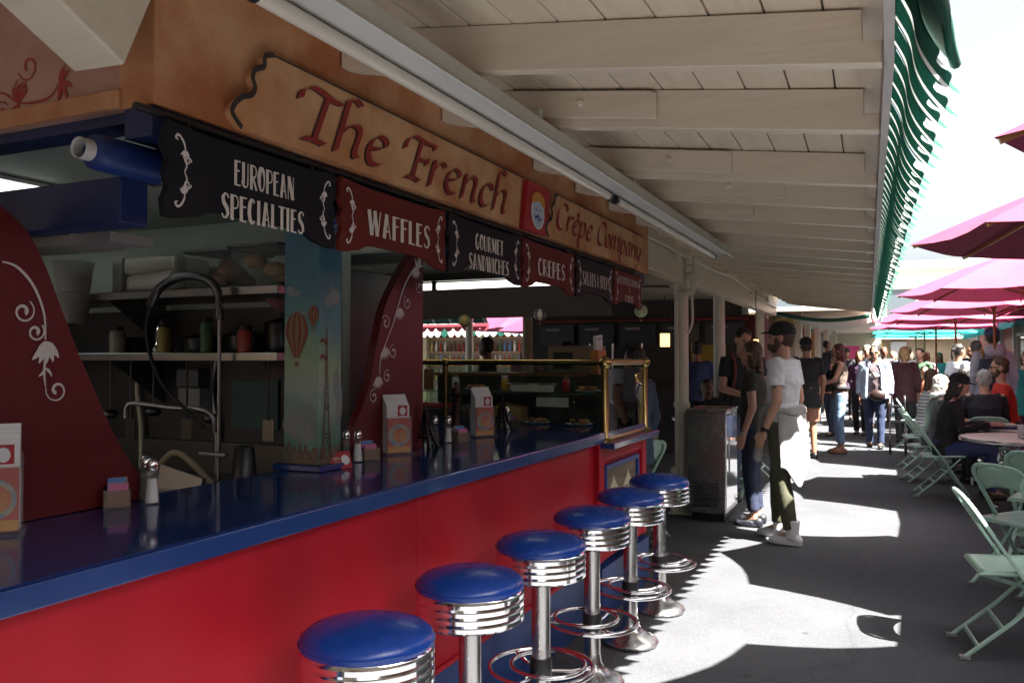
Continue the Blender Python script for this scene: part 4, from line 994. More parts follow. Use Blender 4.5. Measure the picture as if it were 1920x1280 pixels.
for i in range(2):
    t = empty('plate_stack', (-3.3+.17*i,2.8,1.528), ('stack of dark plates at the left end of the lower shelf','stack of dark bowls beside the chrome pot')[i], 'plates', 'plate stacks')
    for k in range(6):
        m = MB(); m.lathe([(.05,0),(.075+.006*i,.008),(.078,.01),(.05,.006)], (-3.3+.17*i,2.8,1.529+.012*k), 16); obj('plate', m, mat('dark plate', (.06,.05,.045), .4), t, smooth=50)
# wash-up faucet with spring hose
fa = empty('spray_faucet', (-2.56,2.62,1.1), 'tall steel wash-up faucet with a black spring hose arching over the sink', 'faucet')
m = MB(); m.tube([(-2.52,2.60,1.0),(-2.52,2.60,1.66)], .008, 10); m.tube([(-2.58,2.56,1.11),(-2.44,2.56,1.11)], .010, 10); obj('riser', m, DSTEEL, fa, smooth=60)
m = MB(); m.tube(catmull([(-2.50,2.56,1.20),(-2.52,2.54,1.285),(-2.70,2.50,1.30),(-2.84,2.46,1.315),(-2.875,2.45,1.30),(-2.88,2.45,1.255)], 6), .0095, 10); obj('swing_spout', m, DSTEEL, fa, smooth=60)
path = catmull([(-2.52,2.60,1.66),(-2.525,2.59,1.78),(-2.57,2.56,1.83),(-2.66,2.52,1.835),(-2.75,2.50,1.79),(-2.79,2.49,1.72)], 12)
hel = []
for i, p in enumerate(path):
    pass
m = MB(); m.tube(path, .009, 8); obj('hose', m, BLACK, fa, smooth=60)
m = MB(); tot = len(path)-1; pts = []
for i in range(tot*7):
    t = i/7; a = int(t); p = path[a].lerp(path[min(a+1, tot)], t-a); d = (path[min(a+1, tot)] - path[a]).normalized(); u = V((0,1,0)); w = d.cross(u).normalized()
    ang = i*2*pi/6.0; pts.append(p + (u*cos(ang) + w*sin(ang))*.016)
m.tube(pts, .0035, 5); obj('spring', m, mat('dark spring steel', (.16,.16,.17), .3, .9), fa, smooth=60)
m = MB(); m.tube(catmull([(-2.79,2.49,1.72),(-2.80,2.48,1.62),(-2.75,2.46,1.5),(-2.68,2.47,1.38),(-2.58,2.5,1.28),(-2.52,2.52,1.22)], 8), .008, 8); obj('hose_tail', m, BLACK, fa, smooth=60)
sk = empty('sink', (-2.8,2.5,.6), 'stainless sink bench below the kitchen shelves', 'sink')
m = MB(); m.box((-4.6,2.36,.55),(-2.28,3.04,.93)); obj('cabinet', m, mat('dark steel cladding', (.045,.045,.05), .45, .5), sk)
m = MB(); m.box((-4.6,2.33,.931),(-2.28,3.04,.95)); m.box((-4.6,3.02,.951),(-2.28,3.04,1.10)); obj('bench_top', m, mat('dim bench steel', (.10,.10,.105), .4, .8), sk, bevel=.004)
m = MB(); m.tube([(-4.5,2.20,.985),(-2.2,2.20,.985)], .012, 8); obj('front_rail', m, DSTEEL, sk, smooth=60)
m = MB(); m.cbox((-2.42,2.30,1.00),(.22,.02,.17), Matrix.Rotation(.2,3,'Y')); simple('steel_pan', m, DSTEEL, 'tilted steel pan catching light beside the column', 'pan', bevel=.004)
m = MB(); m.lathe([(.052,0),(.036,.15),(.033,.154)], (-2.20,2.40,1.02), 20); simple('mixing_cup', m, mat('black pot', (.02,.02,.022), .3, .5), 'upturned steel cup left of the column base', 'cup', smooth=50)
for x, z, w, h, lab, c in ((-3.05,1.25,.14,.2,'white paper dispenser left on the kitchen wall',(.28,.3,.32)),(-2.36,1.25,.14,.24,'paper dispenser with red and blue print beside the column',(.22,.24,.28))):
    t = empty('dispenser', (x,3.04,z), lab, 'dispenser')
    m = MB(); m.box((x-w/2,2.95,z),(x+w/2,3.044,z+h*.55)); obj('lower_case', m, mat('dispenser %s' % lab[:5], c, .4), t, bevel=.004)
    m = MB(); m.box((x-w/2,2.94,z+h*.58),(x+w/2,3.044,z+h)); obj('upper_case', m, mat('dispenser grey', (.12,.14,.16), .4), t, bevel=.004)
m = MB(); m.box((-2.86,3.03,1.17),(-2.58,3.044,1.40)); t = simple('wall_chart', m, mat('teal chart', (.03,.10,.11), .5), 'dark teal chart on the kitchen wall under the shelf', 'chart')
m = MB(); m.box((-3.5,3.3,0.004),(-2.45,4.05,1.95)); simple('refrigerator', m, mat('dark steel cladding', (.045,.045,.05), .45, .5), 'tall dark steel refrigerator seen between the column and the partition', 'refrigerator', bevel=.006)

# clutter in the kitchen
UT = mat('dark utensil', (.10,.10,.10), .3, .9)
for i, (x, h_, kind) in enumerate(((-3.25,.22,0),(-3.12,.26,1),(-2.98,.20,0),(-2.78,.25,1),(-2.64,.22,0),(-2.33,.24,1))):
    t = empty('utensil', (x,2.68,1.48), ('leftmost hanging ladle under the kitchen shelf','leftmost hanging spatula under the kitchen shelf','middle hanging ladle under the kitchen shelf','middle hanging spatula under the kitchen shelf','rightmost hanging ladle under the kitchen shelf','rightmost hanging spatula, next to the painted column')[i], 'utensil', 'utensils hanging under the kitchen shelf')
    m = MB(); m.tube([(x,2.68,1.485),(x,2.68,1.485-h_)], .005, 6); obj('handle', m, UT, t)
    m = MB()
    if kind: m.cbox((x,2.68,1.485-h_-.04),(.06,.004,.09))
    else: m.ell((x,2.68,1.485-h_-.02),(.035,.035,.022))
    obj('head', m, UT, t, smooth=60)
for i, (x, r_, h_, c) in enumerate(((-2.93,.03,.13,(.30,.22,.06)),(-2.68,.028,.15,(.06,.12,.05)),(-2.47,.03,.11,(.35,.05,.03)),(-3.22,.035,.12,(.30,.28,.24)))):
    bottle(x, 2.68, 1.528, r_, h_, c, ('mustard yellow bottle on the lower shelf','dark green bottle on the lower shelf','red sauce bottle on the lower shelf','pale jar on the lower shelf')[i]) if False else None
    t = empty('jar', (x,2.69,1.528), ('mustard yellow jar on the lower kitchen shelf','dark green jar on the lower kitchen shelf','red jar on the lower kitchen shelf','pale jar on the lower kitchen shelf')[i], 'jar')
    m = MB(); m.lathe([(r_*.95,0),(r_,.01),(r_,h_*.75),(r_*.7,h_*.85)], (x,2.69,1.528), 14); obj('body', m, mat('jar %d' % i, c, .3), t, smooth=50)
    m = MB(); m.lathe([(r_*.75,h_*.851),(r_*.75,h_),(0,h_+.002)], (x,2.69,1.528), 14); obj('lid', m, BLACK, t, smooth=50)
for x in (-3.45,-2.95,-2.28):
    m = MB(); m.tube(catmull([(x,3.03,.9),(x+.01,3.02,1.15),(x-.02,3.02,1.35),(x,3.03,1.5)], 5), .012, 8); simple('wall_pipe', m, CREAM_P if x < -3 else DSTEEL, 'vertical pipe on the kitchen wall %s' % {-3.45:'behind the left partition',-2.95:'left of the teal chart',-2.28:'close to the painted column'}[x], 'pipe', smooth=60)
m = MB(); m.tube(catmull([(-2.45,2.5,1.0),(-2.62,2.48,1.12),(-2.72,2.46,1.05),(-2.8,2.42,.97)], 6), .014, 8); simple('rubber_hose', m, mat('tan hose', (.25,.20,.13), .6), 'tan rubber hose looping into the sink', 'hose', smooth=60)
m = MB(); m.lathe([(.11,0),(.13,.03),(.13,.035),(.0,.03)], (-2.62,2.52,.96), 20); simple('mixing_bowl', m, DSTEEL, 'wide steel bowl standing in the sink', 'bowl', smooth=50)

# lit fluorescent strip over the serving end
lt = empty('fluorescent_light', (-2.6,4.55,1.98), 'lit white fluorescent tube above the serving end of the stall', 'light fixture')
EM = mat('lit tube', (1,1,1), .4, emit=(1.0,.95,.86), estr=0.55)
for a, b in ((-3.9,-2.63),(-2.60,-1.80)):
    m = MB(); m.tube([(a,4.55,1.955),(b,4.55,1.955)], .021, 14); obj('lamp_tube', m, EM, lt, smooth=60)
m = MB(); m.box((-3.95,4.5,1.985),(-1.78,4.62,2.03)); obj('housing', m, DARK, lt)
m = MB(); m.box((-2.63,4.525,1.93),(-2.60,4.585,1.984)); obj('lamp_holder', m, BLACK, lt)
l2 = empty('fluorescent_light', (-4.0,2.2,2.1), 'lit ceiling light panel inside the kitchen seen above the blue beam', 'light fixture')
m = MB(); m.box((-4.6,1.9,2.125),(-2.9,2.15,2.14)); obj('diffuser', m, mat('lit panel', (1,1,1), .4, emit=(.92,1.0,.95), estr=0.34), l2)
m = MB(); m.box((-4.62,1.88,2.141),(-2.88,2.17,2.155)); obj('frame', m, HOUS, l2)
m = MB(); m.tube([(-2.75,2.1,1.9),(-2.75,2.1,2.155)], .012, 8); simple('drop_pipe', m, CREAM_P, 'thin white pipe dropping from the kitchen ceiling', 'pipe', smooth=60)
m = MB(); m.box((-3.6,2.05,1.96),(-2.95,2.5,2.02)); simple('exhaust_hood', m, STEEL, 'pale metal box above the blue beam at the left edge', 'hood', bevel=.004)

# balloon shaped ornaments
def ornament(x, y, z, r, ca, cb, lab):
    t = empty('balloon_ornament', (x,y,z), lab, 'ornament', 'hot air balloon ornaments')
    n = 16; m = MB(); m.lathe([(r*sin(pi*i/10), -r*cos(pi*i/10)) for i in range(11)], (x,y,z), n)
    m.mi = [(k % n) // 2 % 2 for k in range(len(m.f))]
    obj('envelope', m, [mat('ornament %s a' % lab[:7], ca, .45), mat('ornament %s b' % lab[:7], cb, .45)], t, smooth=180)
    m = MB(); m.lathe([(r*.15,-r*1.6),(r*.18,-r*1.35)], (x,y,z), 10); obj('basket', m, WOOD, t)
    m = MB()
    for a in range(4): m.tube([(x+r*.16*cos(a*pi/2),y+r*.16*sin(a*pi/2),z-r*1.36),(x+r*.3*cos(a*pi/2),y+r*.3*sin(a*pi/2),z-r*.95)], .0015, 4)
    m.tube([(x,y,z+r),(x,y,z+r+.2)], .0015, 4); obj('strings', m, DARK, t)
ornament(-2.62,4.95,1.755,.042,(.45,.30,.10),(.22,.30,.12),'striped yellow and green balloon ornament hanging at the left of the serving end')
ornament(-2.08,4.98,1.785,.040,(.55,.50,.40),(.10,.09,.09),'cream and black striped balloon ornament hanging in the middle of the serving end')
ornament(-1.62,5.75,1.84,.047,(.42,.46,.26),(.34,.40,.22),'pale green balloon ornament hanging near the cream post')
# condiments behind the glass
def bottle(x, y, z, r, h, c, lab):
    t = empty('sauce_bottle', (x,y,z), lab, 'bottle', 'bottles behind the glass')
    m = MB(); m.lathe([(r,0),(r,h*.65),(r*.9,h*.72)], (x,y,z), 12); obj('body', m, mat('bottle '+lab[:6], c, .4), t, smooth=50)
    m = MB(); m.lathe([(r*.7,h*.721),(r*.3,h*.85),(r*.2,h)], (x,y,z), 10); obj('nozzle', m, mat('nozzle', (.5,.38,.2), .4), t, smooth=50)
bottle(-3.0,5.12,1.282,.035,.20,(.22,.08,.03),'brown squeeze bottle on the glass shelf'); bottle(-3.15,5.2,1.282,.03,.12,(.30,.12,.04),'amber jar on the glass shelf')
m = MB(); m.prism([(0,0),(.2,0),(.2,.1),(.04,.13),(0,.1)], (-2.42,5.0,1.078), (1,0,0), (0,0,1), (0,.12,0)); simple('tan_bag', m, mat('tan paper bag', (.42,.24,.08), .6, bump=.2, bscale=20), 'tan paper bag lying on the dark counter behind the glass', 'bag', bevel=.012)
m = MB(); m.box((-3.3,4.75,1.078),(-2.52,5.25,1.17)); simple('display_case', m, DSTEEL, 'low steel food case at the left of the serving counter', 'display case', bevel=.005)
m = MB(); m.cbox((-2.9,4.9,1.185),(.4,.16,.025)); simple('red_tray', m, mat('red tray', (.4,.03,.03), .4), 'red tray lying on the steel food case', 'tray', bevel=.006)
# food laid out behind the glass
PASTRY = [mat('golden pastry', (.36,.18,.05), .6, col2=(.46,.26,.09), nscale=20), mat('dark pastry', (.14,.06,.03), .6, col2=(.22,.1,.05), nscale=20), mat('fruit topping', (.40,.05,.05), .4, col2=(.5,.2,.08), nscale=30)]
for i, (x, y, z) in enumerate(((-1.80,5.12,1.282),(-2.30,5.14,1.282),(-2.62,5.12,1.282),(-1.80,4.95,1.078),(-2.10,4.98,1.078),(-2.75,5.32,1.078))):
    t = empty('pastry_plate', (x,y,z), ('plate of pastries at the brass post end of the glass shelf','plate of pastries in the middle of the glass shelf','plate of pastries at the left end of the glass shelf','plate of pastries on the counter nearest the brass post','plate of pastries on the counter below the price cards','plate of pastries at the back of the counter')[i], 'plate', 'pastry plates behind the glass')
    m = MB(); m.lathe([(.05,0),(.085,.008),(.088,.012),(.05,.006),(0,.006)], (x,y,z), 18); obj('plate', m, WHITEP, t, smooth=50)
    for k in range(5):
        a = k*1.257 + i; m = MB(); m.ell((x+.045*cos(a), y+.045*sin(a), z+.024), (.024,.017,.016), Matrix.Rotation(a, 3, 'Z'), 8, 6); obj('pastry', m, PASTRY[(i+k) % 3], t, smooth=180)
for i, x in enumerate((-1.68,-2.0,-2.46,-2.85,-3.25)):
    t = empty('glass_jar', (x,5.25,1.282), 'glass jar of %s on the glass shelf' % ('chocolate spread','strawberry jam','honey','sugar','nuts')[i], 'jar', 'jars on the glass shelf')
    m = MB(); m.lathe([(.026,0),(.028,.01),(.028,.075),(.02,.085)], (x,5.25,1.282), 14); obj('body', m, mat('jar fill %d' % i, ((.05,.02,.01),(.35,.02,.03),(.45,.22,.03),(.6,.58,.55),(.22,.12,.05))[i], .15), t, smooth=50)
    m = MB(); m.lathe([(.023,.0851),(.023,.10),(0,.101)], (x,5.25,1.282), 14); obj('lid', m, BRASS if i % 2 else WHITEP, t, smooth=50)
# cash register boxes on the far counter and a flyer rack
fc = empty('back_counter', (-2.3,6.4,0), 'low counter beyond the glass end carrying a till and a flyer rack', 'counter')
m = MB(); m.box((-3.4,5.95,.004),(-1.95,6.5,1.36)); obj('cabinet', m, DARK, fc)
m = MB(); m.box((-3.42,5.93,1.361),(-1.93,6.52,1.385)); obj('top', m, WOOD, fc, bevel=.004)
tl = empty('cash_register', (-2.25,6.2,1.386), 'beige cash register box with dark display on the back counter', 'cash register')
m = MB(); m.box((-2.46,6.05,1.386),(-2.08,6.35,1.60)); obj('case', m, mat('beige case', (.26,.20,.12), .5), tl, bevel=.006)
m = MB(); m.box((-2.41,6.043,1.42),(-2.25,6.0495,1.55)); obj('screen', m, BLACK, tl)
m = MB(); m.box((-2.36,6.039,1.475),(-2.30,6.0425,1.49)); obj('label', m, WHITEP, tl)
fl = empty('flyer_rack', (-1.96,5.75,1.48), 'rack of white flyers and food photos standing on the brass rail', 'rack')
m = MB(); m.box((-1.99,5.72,1.386),(-1.93,5.90,1.56)); obj('holder', m, mat('menu photo', (.62,.30,.05), .3), fl)
m = MB(); m.cbox((-1.96,5.80,1.61),(.02,.15,.12), Matrix.Rotation(.1,3,'X')); obj('flyer', m, WHITEP, fl)
m = MB(); m.cbox((-1.9485,5.80,1.645),(.001,.10,.008), Matrix.Rotation(.1,3,'X')); obj('flyer_print', m, BALR, fl)
m = MB(); m.box((-2.02,5.70,1.361),(-1.90,5.92,1.385)); obj('foot', m, DARK, fl)

# ================================================================ bar stools
def make_stool():
    t = empty('bar_stool', (0,0,0), 'x', 'bar stool', 'bar stools along the counter')
    m = MB(); m.lathe([(.0,.0),(.145,.0),(.148,.012),(.135,.028),(.09,.05),(.055,.075),(.043,.10),(.038,.135)], (0,0,.004), 36); obj('base', m, STEEL, t, smooth=50)
    m = MB(); m.lathe([(.037,.13),(.037,.64)], (0,0,.004), 24); obj('column', m, STEEL, t, smooth=50)
    ring = empty('foot_ring', (0,0,0)); ring.parent = t
    m = MB(); m.tube([(.205*cos(2*pi*i/40), .205*sin(2*pi*i/40), .285) for i in range(40)], .0105, 10, True); obj('outer_ring', m, CHROME, t, smooth=180)
    bpy.data.objects.remove(ring)
    m = MB(); m.tube([(.03+.145*cos(2*pi*i/36), .145*sin(2*pi*i/36), .30) for i in range(36)], .009, 10, True); obj('inner_ring', m, CHROME, t, smooth=180)
    m = MB(); m.lathe([(.041,.25),(.044,.255),(.044,.32),(.041,.325)], (0,0,0), 20); obj('ring_collar', m, BLACK, t, smooth=50)
    m = MB()
    for a in (0.4, 0.4+2*pi/3, 0.4+4*pi/3):
        m.tube([(.04*cos(a), .04*sin(a), .27), (.12*cos(a), .12*sin(a), .268), (.205*cos(a), .205*sin(a), .283)], .008, 6)
    obj('ring_arms', m, CHROME, t, smooth=60)
    prof = [(.05,.632),(.165,.636),(.172,.640)]
    for k in range(4):
        z = .642 + k*.024
        prof += [(.174,z),(.178,z+.004),(.178,z+.017),(.174,z+.021),(.1725,z+.0225)]
    prof += [(.170,.741)]
    m = MB(); m.lathe(prof, (0,0,.004), 48); obj('seat_ring', m, CHROME, t, smooth=30)
    m = MB(); m.lathe([(.168,.738),(.1755,.743),(.178,.754),(.174,.768),(.155,.783),(.11,.797),(.05,.804),(0,.806)], (0,0,.004), 48); obj('cushion', m, VINYL, t, smooth=180)
    m = MB(); m.tube([(.1775*cos(2*pi*i/48), .1775*sin(2*pi*i/48), .758) for i in range(48)], .0028, 6, True); obj('piping', m, VINYL, t, smooth=180)
    return t
LAB = ['nearest blue vinyl bar stool, cut off by the bottom of the photo','second nearest blue vinyl bar stool with only its column showing','third blue vinyl bar stool from the camera along the red counter','fourth blue vinyl bar stool from the camera along the red counter','fifth blue vinyl bar stool, second from the far end of the counter','farthest blue vinyl bar stool, in front of the framed picture']
SY = [1.835, 2.427, 3.03, 3.646, 4.255, 4.87]
s0 = make_stool()
for i, y in enumerate(SY):
    o = s0 if i == 0 else dup(s0, (0,0,0))
    o.location = (-1.262, y, .004); o.rotation_euler = (random.uniform(-.008,.008),random.uniform(-.008,.008),random.uniform(0,6.28)); o['label'] = LAB[i]
for k in range(2):
    pass
# ================================================================ steel case by the nearest post
sc_ = empty('steel_case', (-1.56,8.02,0), 'tall stainless steel cold drinks case standing beside the nearest cream post', 'case')
m = MB(); m.box((-1.74,7.72,.07),(-1.385,8.36,1.0)); obj('cabinet', m, STEEL, sc_, bevel=.008)
m = MB(); m.box((-1.70,7.74,.004),(-1.40,8.34,.069)); obj('plinth', m, BLACK, sc_)
m = MB(); m.box((-1.75,7.71,1.001),(-1.375,8.37,1.03)); obj('lid', m, STEEL, sc_, bevel=.006)
for i in range(9):
    m = MB(); m.cbox((-1.56,7.716,.14+.026*i),(.24,.008,.012), Matrix.Rotation(.5,3,'X')); obj('louvre', m, DSTEEL, sc_)
m = MB(); m.box((-1.3845,7.76,.12),(-1.381,8.32,.96)); obj('door', m, CHROME, sc_)
m = MB(); m.tube([(-1.365,7.80,.45),(-1.365,7.80,.8)], .008, 8); obj('handle', m, CHROME, sc_, smooth=60)
m = MB(); m.cbox((-1.66,7.9,1.04),(.09,.06,.02), Matrix.Rotation(.4,3,'Z')); simple('pink_wrapper', m, mat('pink wrapper', (.6,.2,.3), .3), 'crumpled pink wrapper on top of the steel case', 'wrapper', bevel=.006)

# ================================================================ folding chairs
def make_chair():
    t = empty('folding_chair', (0,0,0), 'x', 'folding chair', 'mint green metal folding chairs')
    def arc(w, ybot, zbot, ytop, ztop, r=.10, n=8):
        L_ = []
        d = V((0, ytop-ybot, ztop-zbot))
        def at(x, s_): return V((x, ybot + d.y*s_, zbot + d.z*s_))
        ln = d.length; k = 1 - r/ln
        L_ = [at(-w, 0), at(-w, k*.5), at(-w, k)]
        for i in range(1, n): a = pi/2*i/n; L_.append(at(-w + r*(1-cos(a)), k + (r/ln)*sin(a)))
        L_.append(at(0, 1.008)); 
        for i in range(n-1, 0, -1): a = pi/2*i/n; L_.append(at(w - r*(1-cos(a)), k + (r/ln)*sin(a)))
        L_ += [at(w, k), at(w, k*.5), at(w, 0)]
        return L_
    U = arc(.205, .25, .012, -.26, .80)
    def flat(mb, pts, w, th):
        # rolled channel: rectangle swept along the path, wide side facing the sitter
        pts = [V(p) for p in pts]; k = len(pts); ring = []
        for i, p in enumerate(pts):
            d = (pts[min(i+1, k-1)] - pts[max(i-1, 0)]).normalized()
            nn = V((0, .84, .54)); nn = (nn - d*nn.dot(d)).normalized(); b = d.cross(nn)
            ring.append([p + b*a*w/2 + nn*c*th/2 for a, c in ((-1,-1),(1,-1),(1,1),(-1,1))])
        vs_ = [q for r in ring for q in r]; fs = []
        for i in range(k-1):
            for j in range(4): fs.append((4*i+j, 4*i+(j+1) % 4, 4*i+4+(j+1) % 4, 4*i+4+j))
        fs += [(3,2,1,0), tuple(4*(k-1)+j for j in range(4))]
        mb.add(vs_, fs)
    m = MB(); flat(m, U, .028, .016); obj('main_frame', m, MINT, t, smooth=35, bevel=.003)
    # curved back panel
    d = V((0, -.51, .788)); 
    def bp(u, v):
        x = (u-.5)*2*.192
        s_ = .775 + .215*v
        if v > .5:
            xr = .192 - max(0, (v-.5)/.5)**2.2*.055; x = (u-.5)*2*xr
        else: s_ += .02*(1-abs(u-.5)*2)**.5*0 + .055*(1-(2*u-1)**2)*(1-v)*.8
        y = .25 + d.y*s_ - .022*(1-(2*u-1)**2); z = .012 + d.z*s_
        return V((x, y+.012, z))
    m = MB(); m.grid(bp, 14, 7); obj('backrest', m, MINT, t, smooth=180, solid=.004)
    # rear legs, each hinged to the frame below the seat
    for sx in (-1, 1):
        m = MB(); flat(m, [(sx*.178, .16, .43), (sx*.178, -.06, .20), (sx*.178, -.27, .012)], .026, .014); obj('rear_leg', m, MINT, t, smooth=35, bevel=.003)
        m = MB(); m.cbox((sx*.178,-.272,.01),(.034,.05,.016)); obj('foot_cap', m, mat('grey foot cap', (.25,.26,.25), .5), t)
        m = MB(); m.cbox((sx*.205,.253,.01),(.034,.04,.016)); obj('foot_cap', m, mat('grey foot cap', (.25,.26,.25), .5), t)
        m = MB(); m.tube([(sx*.165,.02,.372),(sx*.222,.02,.372)], .007, 8); m.tube([(sx*.165,-.06,.50),(sx*.222,-.06,.50)], .006, 8); obj('rivet', m, STEEL, t)
    m = MB(); m.beam((-.178,-.10,.163),(.178,-.10,.163),.012,.026); m.beam((-.178,-.21,.064),(.178,-.21,.064),.012,.026); obj('rear_stretcher', m, MINT, t, bevel=.003)
    m = MB(); m.beam((-.205,.17,.136),(.205,.17,.136),.026,.012); obj('front_stretcher', m, MINT, t, bevel=.003)
    def seat(u, v):
        x = (u-.5)*.385; y = -.20 + .40*v; z = .44 + .02*v - .014*(1-(2*u-1)**2)*sin(pi*v)
        if v > .85: z -= .01*((v-.85)/.15)**2
        return V((x, y, z))
    m = MB(); m.grid(seat, 10, 10); obj('seat', m, MINT, t, smooth=180, solid=.012)
    m = MB(); m.tube([(-.195,-.2,.43),(-.195,.2,.452),(.195,.2,.452),(.195,-.2,.43)], .009, 6, True); obj('seat_rim', m, MINT, t, smooth=60)
    return t
ch0 = make_chair(); used = [0]
def chair(x, y, rz, lab, group=None):
    o = ch0 if used[0] == 0 else dup(ch0, (0,0,0)); used[0] += 1
    o.location = (x, y, .002); o.rotation_euler = (0,0,R(rz)); o['label'] = lab
    if group: o['group'] = group
    return o
chair(.575, 4.93, -84, 'nearest mint folding chair at the lower right, sunlit on its back')
chair(.80, 6.35, -48, 'mint folding chair seen from behind just beyond the nearest chair, its curved back in shade')
chair(.99, 5.72, -40, 'mint folding chair cut by the right edge, right behind the nearest chair')
chair(.50, 10.22, -86, 'mint folding chair under the woman in the black cap')
chair(.37, 12.6, -80, 'mint folding chair under the woman in the striped sweater')
chair(.42, 11.3, -80, 'mint folding chair under the white haired woman')
chair(1.04, 11.42, 0, 'mint folding chair under the grey haired man in the dark jacket')
chair(1.42, 12.15, 95, 'mint folding chair under the man in the red jacket')
chair(1.05, 7.4, -20, 'mint folding chair pushed up to the near white table')
chair(1.75, 8.0, 30, 'mint folding chair on the far side of the near white table')
chair(.35, 15.6, -90, 'mint folding chair behind the striped sweater')
chair(.9, 17.5, -120, 'mint folding chair deep among the far umbrellas')
chair(-2.05, 6.9, 60, 'mint folding chair inside the seating hall left of the nearest post')
chair(-1.62, 9.35, 170, 'mint folding chair half hidden behind the steel case')
chair(-3.1, 8.6, 200, 'mint folding chair seen through the glass end of the counter')
chair(-2.75, 9.3, 150, 'mint folding chair at the round burgundy table inside')
chair(-1.55, 10.6, 90, 'mint folding chair beside the middle cream post')

# ================================================================ tables
def table(x, y, r, lab, top=TABLE, z=.74):
    t = empty('round_table', (x,y,0), lab, 'table', 'round cafe tables')
    m = MB(); m.lathe([(r-.008,z-.026),(r-.008,z),(0,z+.001)], (x,y,0), 48); obj('tabletop', m, top, t, smooth=30)
    m = MB(); m.lathe([(r-.007,z-.03),(r,z-.028),(r+.002,z-.014),(r,z+.001),(r-.007,z+.0015)], (x,y,0), 48, caps=False); obj('metal_edge', m, STEEL, t, smooth=40)
    m = MB(); m.lathe([(.26,.004),(.25,.02),(.06,.05),(.045,.08),(.045,z-.03),(.12,z-.027)], (x,y,0), 20); obj('pedestal', m, BLACK, t, smooth=50)
    return t
table(1.20, 9.25, .60, 'near round white table with a metal edge under the beer glass')
table(1.38, 10.55, .58, 'round table with food trays where the woman in the black cap eats')
table(1.30, 6.6, .42, 'small round mint coloured table between the right hand chairs', mat('mint table', (.22,.45,.38), .2))
table(.92, 12.35, .42, 'small round table between the grey haired man and the man in red')
table(1.1, 15.2, .5, 'round table in the shade beside the wheeled walker')
table(-2.62, 7.9, .55, 'round burgundy table in the hall left of the nearest post', mat('burgundy table', (.10,.015,.015), .3))
table(-3.55, 7.5, .5, 'round dark table seen through the glass on the left', mat('dark table', (.09,.07,.05), .25))
table(-2.1, 10.7, .5, 'dark round table beside the middle cream post', mat('dark table', (.09,.07,.05), .25))
# things on the tables
t = empty('plate', (1.22,9.1,.745), 'white plate with leftovers on the near white table', 'plate')
m = MB(); m.lathe([(.06,.0),(.09,.005),(.125,.018),(.122,.02),(.08,.009),(0,.008)], (1.22,9.1,.743), 24); obj('dish', m, mat('glazed plate', (.68,.66,.62), .2), t, smooth=60)
m = MB(); m.ell((1.22,9.1,.757),(.05,.04,.012)); m.ell((1.25,9.08,.757),(.03,.03,.01)); obj('leftovers', m, mat('leftovers', (.30,.06,.05), .6, col2=(.4,.25,.1), nscale=40), t, smooth=180)
t = empty('beer_glass', (1.13,9.22,.745), 'plastic cup standing on the near white table', 'cup')
m = MB(); m.lathe([(0,0),(.028,0),(.037,.12),(.035,.12),(.026,.004),(0,.004)], (1.13,9.22,.743), 16); obj('cup', m, mat('milky plastic', (.6,.6,.62), .2, alpha=.5), t, smooth=50)
m = MB(); m.lathe([(0,.005),(.026,.005),(.029,.04),(0,.041)], (1.13,9.22,.743), 14); obj('drink', m, mat('amber drink', (.45,.18,.03), .2), t, smooth=50)
for x, y, rz, lab in ((1.06,10.42,.1,'dark blue tray of chips nearest the woman in the black cap'),(1.66,10.5,.5,'dark blue tray on the right of the second table')):
    t = empty('food_tray', (x,y,.743), lab, 'tray', 'food trays')
    m = MB(); m.box((x-.2,y-.15,.743),(x+.2,y+.15,.752)); m.box((x-.21,y-.16,.752),(x-.2,y+.16,.77)); m.box((x+.2,y-.16,.752),(x+.21,y+.16,.77)); m.box((x-.2,y-.16,.752),(x+.2,y-.15,.77)); m.box((x-.2,y+.15,.752),(x+.2,y+.16,.77)); obj('tray', m, mat('navy tray', (.02,.04,.14), .4), t)
    m = MB()
    for k in range(26):
        m.cbox((x-.08+random.uniform(-.09,.09), y+random.uniform(-.08,.08), .765+random.uniform(0,.04)), (.05,.012,.012), Matrix.Rotation(random.uniform(0,3), 3, 'Z') @ Matrix.Rotation(random.uniform(-.6,.6), 3, 'Y'))
    obj('chips', m, mat('golden chips', (.5,.26,.06), .7), t)
    m = MB()
    for k in range(4): m.ell((x+.1+random.uniform(-.04,.04), y+random.uniform(-.05,.05), .775), (.045,.04,.025))
    obj('white_salad', m, mat('coleslaw', (.6,.6,.5), .7, bump=.3, bscale=60), t, smooth=180)

